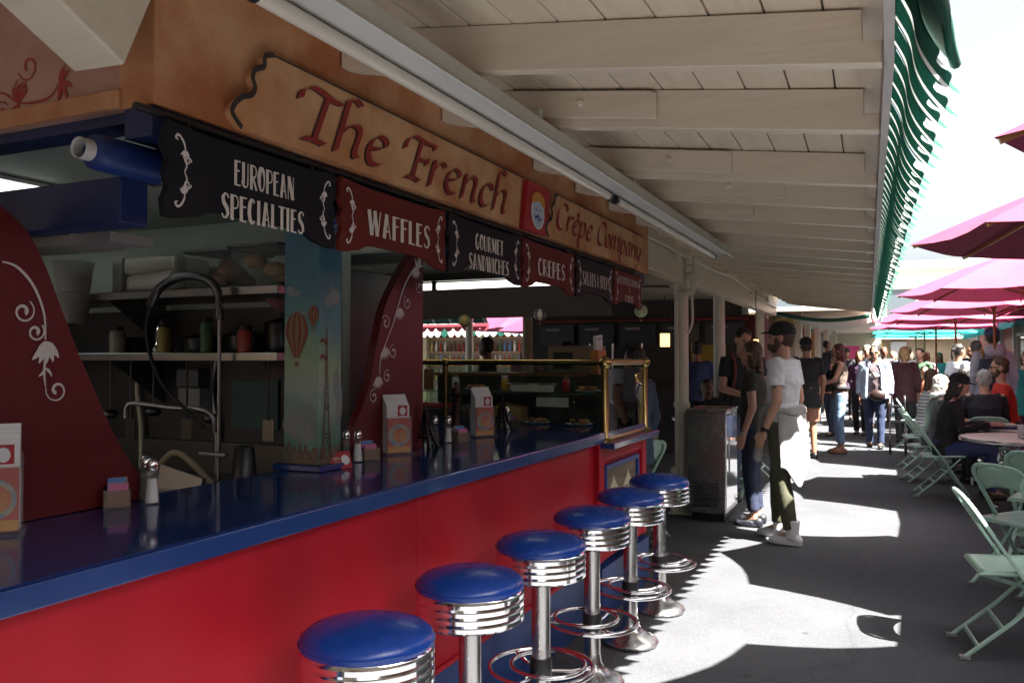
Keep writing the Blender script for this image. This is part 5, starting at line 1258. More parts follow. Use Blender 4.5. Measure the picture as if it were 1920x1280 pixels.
# ================================================================ umbrellas
def umbrella(x, y, zr_, zt, Rr, lab, n=8, a0=0.0, cloth=UMB, pole=WOOD, group='market umbrellas along the walkway'):
    t = empty('umbrella', (x,y,0), lab, 'umbrella', group)
    m = MB(); ang = [a0 + 2*pi*i/n for i in range(n)]
    vs_ = []; K = 6
    for k in range(1, K+1):
        f = k/K
        for i in range(n):
            for j in range(4):
                a, b = ang[i], ang[i] + 2*pi/n
                p = V((cos(a), sin(a), 0)).lerp(V((cos(b), sin(b), 0)), j/4)
                sag = .045*sin(pi*j/4)*f
                h = zt - (zt-zr_)*f**1.12 - sag*.6
                sc2 = 1 - .04*sin(pi*j/4)*f
                vs_.append((x + p.x*Rr*f*sc2, y + p.y*Rr*f*sc2, h))
    c_ = len(vs_); vs_.append((x, y, zt)); w = 4*n; fs = []
    for i in range(w): fs.append((c_, i, (i+1) % w))
    for k in range(K-1):
        for i in range(w): fs.append((k*w+i, (k+1)*w+i, (k+1)*w+(i+1) % w, k*w+(i+1) % w))
    m.add(vs_, fs); obj('canopy', m, cloth, t, smooth=22)
    m = MB()
    for k in range(1, 2): pass
    m.lathe([(.30, zt-.06),(.16, zt+.0),(.04, zt+.045),(0, zt+.05)], (x,y,0), 16); obj('top_vent', m, cloth, t, smooth=60)
    m = MB(); m.lathe([(.019,.05),(.019,zt-.02)], (x,y,0), 12); obj('pole', m, pole, t, smooth=50)
    m = MB(); m.lathe([(.03,zt+.05),(.02,zt+.09),(0,zt+.12)], (x,y,0), 10); obj('finial', m, pole, t, smooth=50)
    for a in ang:
        m = MB(); m.beam((x+.03*cos(a), y+.03*sin(a), zt-.05), (x+Rr*.985*cos(a), y+Rr*.985*sin(a), zr_-.015), .014, .02); obj('rib', m, WOOD, t)
        m = MB(); m.beam((x+.03*cos(a), y+.03*sin(a), zr_-.05), (x+Rr*.55*cos(a), y+Rr*.55*sin(a), zt-(zt-zr_)*.55-.035), .012, .016); obj('strut', m, WOOD, t)
    m = MB(); m.lathe([(.24,.004),(.24,.06),(.05,.09),(.035,.3)], (x,y,0), 20); obj('base', m, BLACK, t, smooth=50)
    return t
umbrella(1.40, 3.18, 2.24, 2.66, 1.08, 'nearest maroon umbrella, only its dark left corner in the upper right')
umbrella(1.32, 5.98, 2.24, 2.70, 1.20, 'large maroon umbrella at the right edge below the nearest one')
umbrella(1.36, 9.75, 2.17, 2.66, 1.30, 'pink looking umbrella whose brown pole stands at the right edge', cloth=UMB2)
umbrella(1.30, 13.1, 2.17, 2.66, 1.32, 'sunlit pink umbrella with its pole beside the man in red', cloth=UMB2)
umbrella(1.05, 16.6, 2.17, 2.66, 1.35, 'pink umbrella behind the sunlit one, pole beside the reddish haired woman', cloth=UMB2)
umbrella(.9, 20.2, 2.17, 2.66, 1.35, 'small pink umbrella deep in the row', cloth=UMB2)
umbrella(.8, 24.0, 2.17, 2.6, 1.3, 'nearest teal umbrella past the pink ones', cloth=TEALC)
umbrella(.7, 28.0, 2.17, 2.6, 1.3, 'farther teal umbrella past the pink ones', cloth=TEALC)
# second row, added to shade the gaps and give the sun patches a straight edge
for y, lab in ((5.1,'second row umbrella added for its shadow outside the right edge beside the two nearest'),(7.85,'second row umbrella added for its shadow between the second and third umbrellas'),(11.5,'second row umbrella added for its shadow between the third and fourth umbrellas')):
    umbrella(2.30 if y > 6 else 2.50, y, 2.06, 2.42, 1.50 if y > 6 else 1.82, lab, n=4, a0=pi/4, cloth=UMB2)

# ================================================================ buildings on the right
rb = empty('shop_building', (2.6,20,0), 'shop row on the right with white pillars, red panels and a teal awning', 'building')
WPAINT = mat('white trim', (.60,.58,.52), .5)
m = MB(); m.box((2.6,13.5,.004),(6,34,2.9)); obj('wall', m, mat('dark shop front', (.10,.085,.075), .5), rb)
m = MB(); m.box((2.2,13.5,2.42),(6.4,34,2.5)); obj('roof', m, WPAINT, rb)
for y in (14.0,15.6,17.2,19.2,21.5,24,27,30):
    m = MB(); m.box((2.5,y,.004),(2.6,y+.14,2.41)); obj('pillar', m, WPAINT, rb, bevel=.005)
for y0, y1 in ((17.4,19.1),(21.7,23.9),(27.2,29.8)):
    m = MB(); m.box((2.56,y0,.1),(2.598,y1,2.3)); obj('red_panel', m, RED, rb)
for y0, y1 in ((14.2,15.5),(15.8,17.1),(19.4,21.4)):
    f_ = MB(); f_.box((2.55,y0,.8),(2.59,y1,.85)); f_.box((2.55,y0,2.0),(2.59,y1,2.06)); f_.box((2.55,y0,.851),(2.59,y0+.05,1.999)); f_.box((2.55,y1-.05,.851),(2.59,y1,1.999)); w_ = obj('window_frame', f_, WPAINT, rb)
    m = MB(); m.box((2.57,y0+.05,.85),(2.58,y1-.05,2.0)); obj('pane', m, mat('shop window', (.10,.15,.14), .05, spec=.8), w_)
m = MB(); m.box((2.46,14.3,2.12),(2.49,15.5,2.38)); obj('sign_board', m, WPAINT, rb, bevel=.004)
m = MB(); FRr = (V((2.459,0,0)), V((0,-1,0)), V((0,0,1)), V((-1,0,0))); deco(m, 'GRILL', FRr, -14.9, 2.17, .15, 1.0); 
ta = empty('teal_awning', (2.1,20,2.3), 'fringed teal awning along the right hand shops', 'awning')
for i in range(72):
    y = 14.6 + i*.20
    m = MB()
    def tf(u, v):
        return V((2.12 - .10*v + .012*sin(u*pi*2), y + u*.19, 2.36 - .27*v - .03*v*random.random()*(1 if u > .2 else .3)))
    m.grid(tf, 4, 3); obj('fringe_panel', m, TEALC, ta, smooth=180)
m = MB(); m.box((2.12,14.5,2.35),(2.6,29.2,2.38)); obj('awning_top', m, TEALC, ta)

# the rest of the court outside the frame: unseen stall rows added to shut out stray light
sr = empty('shop_building', (4.2,0,0), 'unseen low stall row with a deep eave, added to shut out stray light, outside the right edge', 'building')
m = MB(); m.box((4.2,-14,.004),(7,13.3,3.1)); obj('wall', m, mat('dim stall front', (.10,.07,.045), .7, col2=(.20,.13,.07), nscale=1.6), sr)
m = MB(); m.box((3.3,-14,2.75),(7.2,13.3,2.85)); obj('roof', m, CREAM, sr)
sb = empty('market_stall', (0,-9,0), 'unseen stall row added to shut out stray light behind the camera', 'market stall')
m = MB(); m.box((-16,-10,.004),(4.1,-8,3.0)); obj('wall', m, mat('dim stall front', (.10,.07,.045), .7), sb)
m = MB(); m.box((-16,-10.2,3.001),(4.1,-6.6,3.1)); obj('roof', m, CREAM, sb)
sl = empty('market_stall', (-7,-3,0), 'unseen neighbouring stall added to shut out stray light behind the left edge of the photo', 'market stall')
m = MB(); m.box((-9,-6.5,.004),(-6.6,1.4,2.65)); obj('wall', m, mat('dim stall front', (.10,.07,.045), .7), sl)

# overhead cross beam and far buildings
xb = empty('cross_beam', (0,27,2.6), 'long pale beam crossing over the walkway in the distance', 'beam')
m = MB(); m.box((-2.4,31.0,2.22),(3.0,31.12,2.34)); obj('lower_rail', m, WPAINT, xb)
m = MB(); m.box((-.6,31.2,4.55),(9.0,31.4,4.72)); obj('upper_rail', m, WPAINT, xb)
for x in (-.5, 8.8): 
    m = MB(); m.box((x,31.2,.004),(x+.2,31.4,4.54)); obj('upright', m, WPAINT, xb)
fb = empty('far_building', (4,44,0), 'pale flat roofed building closing the end of the walkway', 'building')
m = MB(); m.box((-14,44,.004),(22,52,5.9)); obj('wall', m, mat('pale far wall', (.74,.71,.66), .7), fb)
m = MB(); m.box((-14.4,43.6,5.901),(22.4,52.4,6.15)); obj('roof', m, WPAINT, fb)
for i in range(10):
    x = -8 + i*2.6
    w_ = obj('window', (lambda q: q.box((x,43.95,3.4),(x+1.4,43.999,4.9)))(MB()), WPAINT, fb)
    m = MB(); m.box((x+.08,43.93,3.48),(x+1.32,43.949,4.82)); obj('pane', m, mat('far pane', (.12,.15,.17), .1), w_)
fs_ = empty('far_stall', (0,38,0), 'low far stall with yellow hangings under the pale building', 'market stall')
m = MB(); m.box((-6,38,.004),(3,40,2.3)); obj('wall', m, mat('far stall wall', (.24,.17,.10), .7, col2=(.4,.3,.2), nscale=1.5), fs_)
m = MB(); m.box((-6.2,37.6,2.301),(3.2,40,2.45)); obj('roof', m, WPAINT, fs_)
for i, c in enumerate(((.6,.36,.03),(.6,.36,.03),(.3,.02,.08),(.6,.4,.05),(.5,.5,.48))):
    m = MB(); m.box((-3.6+.9*i,37.9,1.5),(-3.0+.9*i,37.98,2.2)); obj('hanging', m, mat('hanging %d' % i, c, .7), fs_)

# next stalls on the left beyond the canopy
nb = empty('next_stall', (-1.9,20,0), 'row of stalls on the left past the canopy with cream awnings and banners', 'market stall')
m = MB(); m.box((-2.2,15.4,2.34),(-.33,37,2.42)); obj('eave_roof', m, CREAM, nb)
m = MB(); m.prism([(-2.6,15.35),(-2.0,15.35),(-2.0,36),(-2.6,36)], (0,0,.004), (1,0,0), (0,1,0), (0,0,2.33)); obj('wall', m, mat('dim stall front', (.10,.07,.045), .7, col2=(.20,.13,.07), nscale=1.6), nb)
for y in (16.2,18.0,20.5,23.5,27,31):
    m = MB(); m.box((-1.62,y,.004),(-1.50,y+.12,2.335)); obj('pillar', m, CREAM_P, nb, bevel=.004)
for y, z, c in ((15.8,1.72,(.5,.40,.12)),(16.8,1.6,(.45,.42,.36)),(19,1.62,(.3,.02,.1)),(21.5,1.6,(.5,.30,.10)),(25,1.62,(.5,.45,.4))):
    m = MB(); m.box((-1.92,y,z-.05),(-1.60,y+.02,z+.52)); obj('banner', m, mat('banner %.1f' % y, c, .7), nb)
m = MB()
def sail(u, v): return V((-1.95 + 1.62*u, 15.6 + 2.2*v, 2.37 - .26*sin(pi*u*.9)*(.5+.5*v) - .06*u))
m.grid(sail, 14, 8); obj('sail_shade', m, WHITEC, nb, smooth=180)
m = MB(); m.tube([sail(i/16, 0) + V((0,-.01,-.03)) for i in range(17)], .035, 8); obj('sail_hem', m, GREENC, nb, smooth=60)
m = MB(); m.box((-1.8,30,1.93),(-.35,30.1,2.335)); obj('valance_sign', m, CREAM, nb)
for i in range(40):
    pass

# ================================================================ seating hall behind the posts
hall = empty('food_hall', (-5,13.5,0), 'dark food counters at the back of the seating hall with a red cornice', 'food counter')
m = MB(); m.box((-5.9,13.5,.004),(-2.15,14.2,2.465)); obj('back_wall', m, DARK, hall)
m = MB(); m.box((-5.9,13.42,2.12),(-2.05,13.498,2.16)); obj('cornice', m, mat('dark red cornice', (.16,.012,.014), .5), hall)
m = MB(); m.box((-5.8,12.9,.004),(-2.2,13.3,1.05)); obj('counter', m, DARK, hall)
m = MB(); m.box((-2.14,13.5,.004),(-1.95,15.2,2.2)); obj('end_wall', m, mat('maroon end wall', (.10,.012,.02), .6), hall)
for i in range(5):
    m = MB(); m.box((-5.6+.72*i,13.44,1.72),(-4.98+.72*i,13.49,2.08)); b_ = obj('menu_panel', m, mat('menu panel', (.035,.045,.06), .4, col2=(.06,.07,.08), nscale=20, stretch=(1,1,8)), hall)
    m = MB(); m.box((-5.5+.72*i,13.435,1.98),(-5.25+.72*i,13.4385,2.02)); obj('menu_heading', m, mat('dim lettering', (.3,.28,.25), .6), b_)
m = MB(); m.box((-2.95,13.44,1.3),(-2.4,13.49,1.72)); obj('poster', m, mat('ochre poster', (.28,.20,.02), .6), hall)
for x in (-4.6,-4.2,-3.7):
    m = MB(); m.tube([(x,13.2,1.05),(x,13.2,1.75)], .02, 8); obj('counter_post', m, STEEL, hall, smooth=50)
GLOW = mat('lantern glow', (1,.7,.3), .5, emit=(1.0,.62,.22), estr=0.35)
for x, y, z, s_, lab in ((-3.12,12.4,1.78,.10,'glowing square amber lantern left of the nearest post'),(-2.02,12.6,1.80,.06,'small glowing amber lantern beside the man in black'),(-1.72,12.0,1.72,.05,'slim amber lantern by the cap of the man in white')):
    t = empty('lantern', (x,y,z), lab, 'lantern', 'amber lanterns')
    m = MB(); m.box((x-s_*.6,y-s_*.6,z-s_),(x+s_*.6,y+s_*.6,z+s_)); obj('shade', m, GLOW, t)
    m = MB(); m.box((x-s_*.7,y-s_*.7,z+s_+.001),(x+s_*.7,y+s_*.7,z+s_+.02)); m.tube([(x,y,z+s_+.02),(x,y,2.46)], .006, 6); obj('hanger', m, BLACK, t)
def fan(x, y, lab):
    t = empty('ceiling_fan', (x,y,2.4), lab, 'ceiling fan', 'black ceiling fans')
    m = MB(); m.lathe([(.02,.0),(.02,.08)], (x,y,2.385), 8); m.lathe([(0,0),(.09,.01),(.11,.05),(.09,.09),(.02,.1)], (x,y,2.29), 16); obj('motor', m, BLACK, t, smooth=50)
    for k in range(5):
        a = k*2*pi/5 + .4; d = V((cos(a), sin(a), 0)); w = V((-sin(a), cos(a), 0)); c = V((x,y,2.33))
        m = MB(); m.add([c+d*.12+w*.04, c+d*.62+w*.075+V((0,0,.02)), c+d*.62-w*.075-V((0,0,.02)), c+d*.12-w*.04, c+d*.12+w*.04+V((0,0,.008)), c+d*.62+w*.075+V((0,0,.028)), c+d*.62-w*.075-V((0,0,.012)), c+d*.12-w*.04+V((0,0,.008))], [(0,1,2,3),(7,6,5,4),(0,4,5,1),(1,5,6,2),(2,6,7,3),(3,7,4,0)]); obj('blade', m, mat('grey fan blade', (.12,.115,.11), .5), t)
fan(-2.9, 9.2, 'black ceiling fan over the seating hall near the posts'); fan(-4.2, 8.2, 'black ceiling fan farther left over the seating hall')

# open far side of the hall: sunlit court with striped awnings and a bottle shop
shop = empty('bottle_shop', (-11,20,0), 'far shop front full of bottles behind a striped awning seen through the stall', 'shop')
bx0, bx1, by = -16.5, -8.3, 21.0
m = MB(); m.box((bx0,by,.004),(bx1,by+.2,3.4)); obj('wall', m, mat('shop interior', (.16,.13,.09), .6, col2=(.30,.24,.16), nscale=4), shop)
for i in range(5):
    x = bx0 + .3 + i*1.9
    m = MB(); m.box((x,by-.25,.004),(x+.16,by-.02,2.6)); obj('pillar', m, mat('ochre pillar', (.40,.34,.20), .6), shop)
    for z in (.9,1.3,1.7,2.1):
        m = MB(); m.box((x+.2,by-.2,z-.03),(x+1.85,by-.005,z)); s__ = obj('shelf', m, WOOD, shop)
    
BC = [(.05,.1,.04),(.25,.03,.02),(.4,.3,.1),(.1,.05,.03),(.5,.45,.4),(.1,.15,.3)]
bt = []
for c in BC:
    mm = MB(); mm.lathe([(.04,0),(.04,.18),(.015,.24),(.015,.3)], (0,0,0), 8); bt.append(mm)
BM = [mat('bottle glass %d' % i, c, .2) for i, c in enumerate(BC)]
protos = {}
for i in range(5):
    x = bx0 + .3 + i*1.9
    for z in (.9,1.3,1.7,2.1):
        for k in range(11):
            q = random.randrange(6); loc = V((x+.27+.148*k, by-.11, z))
            if q not in protos:
                o = obj('bottle', bt[q], BM[q], None, loc=(0,0,0)); protos[q] = o
            else:
                o = protos[q].copy(); COL.objects.link(o)
            o.parent = shop; o.location = loc - shop.location
sa = empty('striped_awning', (-11,19.5,2.4), 'white sunlit awning with a green scalloped edge over the bottle shop', 'awning')
m = MB(); m.add([(bx0,19.0,2.30),(bx1,19.0,2.30),(bx1,21.0,3.0),(bx0,21.0,3.0)], [(0,1,2,3)]); obj('cloth', m, stripe_mat('white green stripe', (.75,.76,.72), (.02,.14,.10), 0, 3.2, .8), sa, solid=.01)
for i in range(40):
    x = bx0 + i*.205
    m = MB(); m.prism([(0,0),(.2,0),(.2,-.16),(.15,-.22),(.1,-.24),(.05,-.22),(0,-.16)], (x,19.0,2.295), (1,0,0), (0,0,1), (0,.006,0)); obj('scallop', m, WHITEC if i % 4 else GREENC, sa)
na = empty('green_awning', (-8,15.0,2.5), 'dark green awning with pale stripes across the far side of the hall', 'awning')
m = MB(); m.add([(-10.6,14.6,2.20),(-7.2,14.6,2.20),(-7.2,14.2,2.62),(-10.6,14.2,2.62)], [(0,1,2,3)]); obj('cloth', m, stripe_mat('green pale stripe', (.008,.07,.055), (.35,.42,.40), 0, 2.6, .86), na, solid=.01)
for i in range(17):
    x = -10.6 + i*.2
    m = MB(); m.prism([(0,0),(.2,0),(.2,-.08),(.15,-.14),(.1,-.16),(.05,-.14),(0,-.08)], (x,14.62,2.195), (1,0,0), (0,0,1), (0,.006,0)); obj('scallop', m, mat('pink trim', (.55,.12,.16), .7, translucent=.4), na)
umbrella(-7.35, 16.9, 2.15, 2.75, 1.5, 'maroon umbrella seen through the stall left of the far pole', group='umbrellas in the far court')
umbrella(-6.1, 15.6, 2.05, 2.62, 1.3, 'purple shaded umbrella seen through the stall on the right', group='umbrellas in the far court')
for x, y, lab in ((-5.9,13.6,'pale round post between the far court and the hall'),(-7.1,13.6,'slim pale post at the left of the far court')):
    m = MB(); m.lathe([(.07,.004),(.07,2.465)], (x,y,0), 16); simple('post', m, CREAM_P, lab, 'post', smooth=50)
m = MB(); m.lathe([(.06,.004),(.06,2.465)], (-4.05,9.3,0), 16); simple('post', m, mat('ochre pillar', (.40,.34,.20), .6), 'ochre post at the right of the far court view', 'post', smooth=50)
# ================================================================ people
SK = {'fair': mat('fair skin', (.46,.25,.17), .55, col2=(.50,.28,.20), nscale=12), 'tan': mat('tan skin', (.32,.16,.10), .55, col2=(.36,.19,.12), nscale=12), 'brown': mat('brown skin', (.17,.08,.05), .55, col2=(.2,.1,.06), nscale=12)}
def cloth(c, r=.85): 
    n = 'cloth %.3f %.3f %.3f' % c
    return mat(n, c, r, col2=tuple(min(1, q*1.15+.004) for q in c), nscale=7, bump=1.0, bscale=7)
HAIRS = {'black': mat('black hair', (.012,.010,.009), .45, col2=(.03,.025,.02), nscale=30, stretch=(1,1,.15), bump=.6, bscale=60), 'brown': mat('brown hair', (.05,.026,.014), .5, col2=(.09,.05,.03), nscale=30, stretch=(1,1,.15), bump=.6, bscale=60),
  'red': mat('dark red hair', (.07,.014,.012), .5, col2=(.12,.03,.02), nscale=30, stretch=(1,1,.15), bump=.6, bscale=60), 'grey': mat('grey hair', (.22,.22,.23), .6, col2=(.4,.4,.4), nscale=40, bump=.6, bscale=60), 'white': mat('white hair', (.55,.50,.44), .6, col2=(.66,.62,.56), nscale=30, bump=.6, bscale=60), 'blond': mat('blond hair', (.3,.17,.08), .5, col2=(.42,.27,.14), nscale=30, bump=.6, bscale=60)}
STAND = dict(hd=(0,.025,1.625), nk=(0,.0,1.47), ch=(0,.0,1.28), wa=(0,.01,1.09), hp=(0,.0,.95), sh=1.425,
             sL=(-.175,0,1.415), eL=(-.235,-.03,1.13), wL=(-.235,.05,.885), sR=(.175,0,1.415), eR=(.235,-.03,1.13), wR=(.235,.05,.885),
             hL=(-.085,0,.93), kL=(-.095,.025,.50), aL=(-.10,-.015,.085), hR=(.085,0,.93), kR=(.095,.025,.50), aR=(.10,-.015,.085))
SIT = dict(hd=(0,.12,1.235), nk=(0,.08,1.085), ch=(0,.05,.89), wa=(0,.02,.70), hp=(0,.0,.54), sh=1.03,
           sL=(-.175,.07,1.025), eL=(-.23,.14,.75), wL=(-.12,.36,.78), sR=(.175,.07,1.025), eR=(.23,.14,.75), wR=(.12,.36,.78),
           hL=(-.09,.02,.51), kL=(-.11,.44,.52), aL=(-.11,.42,.085), hR=(.09,.02,.51), kR=(.11,.44,.52), aR=(.11,.42,.085))
def person(loc, face, label, h=1.75, pose=None, base=STAND, skin='fair', hair='short', hcol='brown', top=(.1,.1,.1), sleeve=.55, bottom=(.03,.04,.07), leg=1.0, shoe=(.02,.02,.02), shoes='low', dress=None,
           hturn=0.0, htilt=0.0, detail=0, group=None, girth=1.0, extra=None, hatc=None, beard=False, glasses=None, eyes=False):
    """local frame: the person looks along +y; face = world heading of +y in degrees from +Y, counter-clockwise"""
    J = {k: (V(v) if isinstance(v, tuple) else v) for k, v in base.items()}
    if pose:
        for k, v in pose.items(): J[k] = V(v)
    vx = .0075 if detail > 1 else (.011 if detail else .016)
    t = empty('person', (0,0,0), label, 'person', group)
    sk = SK[skin]; g_ = girth
    hm = Matrix.Rotation(R(hturn), 3, 'Z') @ Matrix.Rotation(R(htilt), 3, 'X')
    hd = J['hd']; H = lambda x, y, z: hd + hm @ V((x, y, z))
    b = MB()
    b.ell(H(0,-.006,.022), (.074,.093,.098), hm); b.ell(H(0,.022,-.045), (.060,.070,.078), hm); b.ell(H(0,.05,-.088), (.032,.036,.028), hm)
    b.ell(H(0,.092,-.012), (.013,.018,.026), hm, 8, 6); b.ell(H(0,.098,-.026), (.016,.014,.012), hm, 8, 6)
    b.ell(H(-.078,-.005,-.008), (.012,.022,.034), hm, 8, 6); b.ell(H(.078,-.005,-.008), (.012,.022,.034), hm, 8, 6)
    b.ell(H(0,.070,.022), (.052,.022,.012), hm, 10, 6); b.ell(H(0,.082,-.062), (.024,.012,.010), hm, 8, 6)
    b.cap(J['nk'] - V((0,.0,.05)), hd - hm @ V((0,.012,.05)), .056, .054)
    nk, ch, wa, hp, sh = J['nk'], J['ch'], J['wa'], J['hp'], J['sh']
    shc = V((0, (J['sL'].y+J['sR'].y)/2, sh))
    tor = lambda e: [(hp - V((0,0,.06)), .155*g_+e, .108*g_+e), (hp + V((0,0,.04)), .158*g_+e, .112*g_+e), (wa, .142*g_+e, .102*g_+e), (ch, .168*g_+e, .118*g_+e), (shc - V((0,0,.04)), .175*g_+e, .098+e), (shc + V((0,0,.015)), .13+e, .075+e), (nk - V((0,0,.015)), .062+e, .060+e)]
    b.loft(tor(-.012))
    for s_, sg in (('L', -1), ('R', 1)):
        S, E_, W = J['s'+s_], J['e'+s_], J['w'+s_]
        b.cap(S, E_, .050, .040); b.cap(E_, W, .041, .027)
        d = (W - E_).normalized(); fwd = V((0,1,0)); fwd = (fwd - d*fwd.dot(d)); fwd = fwd.normalized() if fwd.length > .1 else V((0,0,1))
        inw = d.cross(fwd).normalized(); inw = inw if inw.x*sg < 0 else -inw
        pal = W + d*.05
        rm = Matrix((fwd, inw, d)).transposed()
        b.ell(pal, (.040,.017,.050), rm, 12, 8)
        if detail:
            for q, ln in ((-.027,.066),(-.009,.078),(.009,.074),(.027,.058)):
                p0 = pal + d*.035 + fwd*q*1.1; p1 = p0 + d*ln*.5 + inw*.006; p2 = p1 + d*ln*.42 + inw*.022
                b.cap(p0, p1, .0098, .009, 7); b.cap(p1, p2, .009, .0078, 7)
            p0 = W + d*.022 + fwd*.026; p1 = p0 + d*.035 + fwd*.022; p2 = p1 + d*.03 + fwd*.004 + inw*.008
            b.cap(p0, p1, .013, .0105, 7); b.cap(p1, p2, .0105, .009, 7)
        else:
            b.cap(pal + d*.03, pal + d*.09 + inw*.02, .030, .017, 8); b.cap(W + d*.02 + fwd*.025, W + d*.07 + fwd*.045, .013, .010, 6)
        hp_, K, A = J['h'+s_], J['k'+s_], J['a'+s_]
        b.cap(hp_, K, .080*g_, .052); b.cap(K, A, .053, .036)
        b.cap(A, A + V((0,.14,-.05)), .036, .026)
    obj('body', b, sk, t, remesh=vx, smooth=180)
    tc = cloth(top)
    if dress != 'none':
        m = MB(); m.loft(tor(.010))
        if dress == 'long': m.loft([(hp - V((0,0,.22)), .19*g_, .145*g_), (hp, .178*g_, .13*g_), (wa, .16*g_, .12*g_)])
        else: m.loft([(hp - V((0,0,.09)), .178*g_, .130*g_), (hp + V((0,0,.02)), .176*g_, .128*g_), (wa, .155*g_, .115*g_)])
        for s_ in 'LR':
            S, E_, W = J['s'+s_], J['e'+s_], J['w'+s_]
            ins = V((S.x*.72, S.y, S.z-.005))
            if sleeve <= 0: continue
            if sleeve <= 1:
                q = S.lerp(E_, sleeve); d = (q-S)
                m.tube([ins, S, S.lerp(q, .5), q], [.066, .070, .068, .066 if sleeve < .9 else .058], 14)
            else:
                q = E_.lerp(W, sleeve-1); m.tube([ins, S, S.lerp(E_, .5), E_, E_.lerp(q, .5), q], [.064, .068, .062, .055, .050, .042], 14)
        crumple(obj('shirt', m, tc, t, remesh=vx*1.05, smooth=180), .15, .022, True)
    bc_ = cloth(bottom)
    m = MB(); hh = hp if base is STAND else hp + V((0,.0,-.0))
    m.loft([(hp - V((0,0,.10)), .163*g_, .118*g_), (hp - V((0,0,.0)), .168*g_, .121*g_), (hp + V((0,0,.09)), .153*g_, .112*g_)])
    for s_ in 'LR':
        hp_, K, A = J['h'+s_], J['k'+s_], J['a'+s_]
        if leg > .75: m.tube([hp_ + (hp_-K)*.05, hp_.lerp(K, .4), K, K.lerp(A, .5), K.lerp(A, leg*1.0)], [.098*g_, .090*g_, .068, .062, .056], 16); m.ell(K, (.067,.067,.067))
        else: m.tube([hp_ + (hp_-K)*.05, hp_.lerp(K, .4), hp_.lerp(K, leg*1.6)], [.100*g_, .095*g_, .085], 16)
    crumple(obj('trousers', m, bc_, t, remesh=vx*1.1, smooth=180), .13, .013, False)
    for s_ in 'LR':
        A = J['a'+s_]; K = J['k'+s_]
        m = MB(); z0 = A.z - .08
        m.ell((A.x, A.y-.035, z0+.045), (.040,.05,.045)); m.ell((A.x, A.y+.06, z0+.036), (.046,.105,.036)); m.ell((A.x, A.y+.13, z0+.030), (.043,.06,.030))
        if shoes == 'high': m.tube([A + V((0,.0,-.03)), A + V((0,-.005,.05)), A + V((0,-.01,.115))], [.052,.050,.052], 14)
        if shoes == 'flip': m = MB(); 
        m.loft([(V((A.x, A.y+.055, z0+.001)), .045, .137), (V((A.x, A.y+.055, z0+.02)), .046, .140)])
        obj('shoe', m, mat('shoe %.2f %.2f %.2f' % shoe, shoe, .5, bump=.1, bscale=20), t, remesh=vx*.9, smooth=180)
    hc = HAIRS[hcol]
    if hair != 'bald':
        m = MB()
        m.ell(H(0,-.018,.045), (.082,.092,.086), hm); m.ell(H(0,-.040,.0), (.078,.068,.085), hm)
        if hair == 'long':
            m.ell(H(0,-.062,-.07), (.078,.045,.11), hm); m.ell(H(0,-.075,-.17), (.085,.042,.13), hm); m.ell(H(-.066,-.01,-.05), (.022,.045,.10), hm); m.ell(H(.066,-.01,-.05), (.022,.045,.10), hm); m.ell(H(0,-.08,-.27), (.075,.035,.10), hm)
        if hair == 'bob':
            m.ell(H(0,-.045,-.04), (.092,.068,.10), hm); m.ell(H(-.07,.0,-.04), (.024,.05,.085), hm); m.ell(H(.07,.0,-.04), (.024,.05,.085), hm)
        if hair == 'bun': m.ell(H(0,-.115,.04), (.04,.04,.04), hm)
        if hair == 'pony': m.ell(H(0,-.11,.02), (.03,.04,.04), hm); m.ell(H(0,-.13,-.07), (.026,.026,.09), hm)
        crumple(obj('hair', m, hc, t, remesh=vx, smooth=180), .035, .022, False)
    if beard:
        m = MB(); m.ell(H(0,.042,-.075), (.058,.058,.048), hm); m.ell(H(0,.080,-.070), (.034,.028,.034), hm); m.ell(H(-.055,.02,-.035), (.016,.03,.05), hm); m.ell(H(.055,.02,-.035), (.016,.03,.05), hm)
        obj('beard', m, hc, t, remesh=vx, smooth=180)
    if hatc:
        m = MB(); m.ell(H(0,-.012,.060), (.092,.108,.078), hm); m.ell(H(0,-.012,.035), (.093,.109,.035), hm)
        obj('cap', m, cloth(hatc), t, remesh=vx, smooth=180)
        m = MB(); m.ell(H(0,.095,.045), (.066,.062,.009), hm @ Matrix.Rotation(-.18, 3, 'X')); obj('cap_brim', m, cloth(hatc), t, smooth=180)
    if glasses:
        m = MB(); m.ell(H(-.033,.093,.004), (.027,.008,.020), hm); m.ell(H(.033,.093,.004), (.027,.008,.020), hm); m.tube([H(-.06,.085,.008), H(-.079,.0,.01)], .003, 5); m.tube([H(.06,.085,.008), H(.079,.0,.01)], .003, 5); m.tube([H(-.01,.099,.006), H(.01,.099,.006)], .003, 5)
        obj('sunglasses' if glasses == 'sun' else 'spectacles', m, BLACK, t, smooth=60)
    elif eyes:
        m = MB(); m.ell(H(-.031,.079,.004), (.013,.008,.007), hm, 8, 6); m.ell(H(.031,.079,.004), (.013,.008,.007), hm, 8, 6); obj('eyes', m, mat('eye', (.05,.035,.03), .2), t, smooth=180)
        m = MB(); m.ell(H(-.031,.084,.022), (.019,.006,.004), hm, 8, 6); m.ell(H(.031,.084,.022), (.019,.006,.004), hm, 8, 6); obj('eyebrows', m, hc, t, smooth=180)
    if eyes or glasses:
        m = MB(); m.ell(H(0,.0885,-.060), (.022,.007,.006), hm, 10, 6); obj('lips', m, mat('lips '+skin, (.30,.10,.09), .45), t, smooth=180)
    if extra: extra(t, J, H, hm)
    s_ = h/1.75
    t.scale = (s_, s_, s_); t.location = loc; t.rotation_euler = (0,0,R(face))
    return t

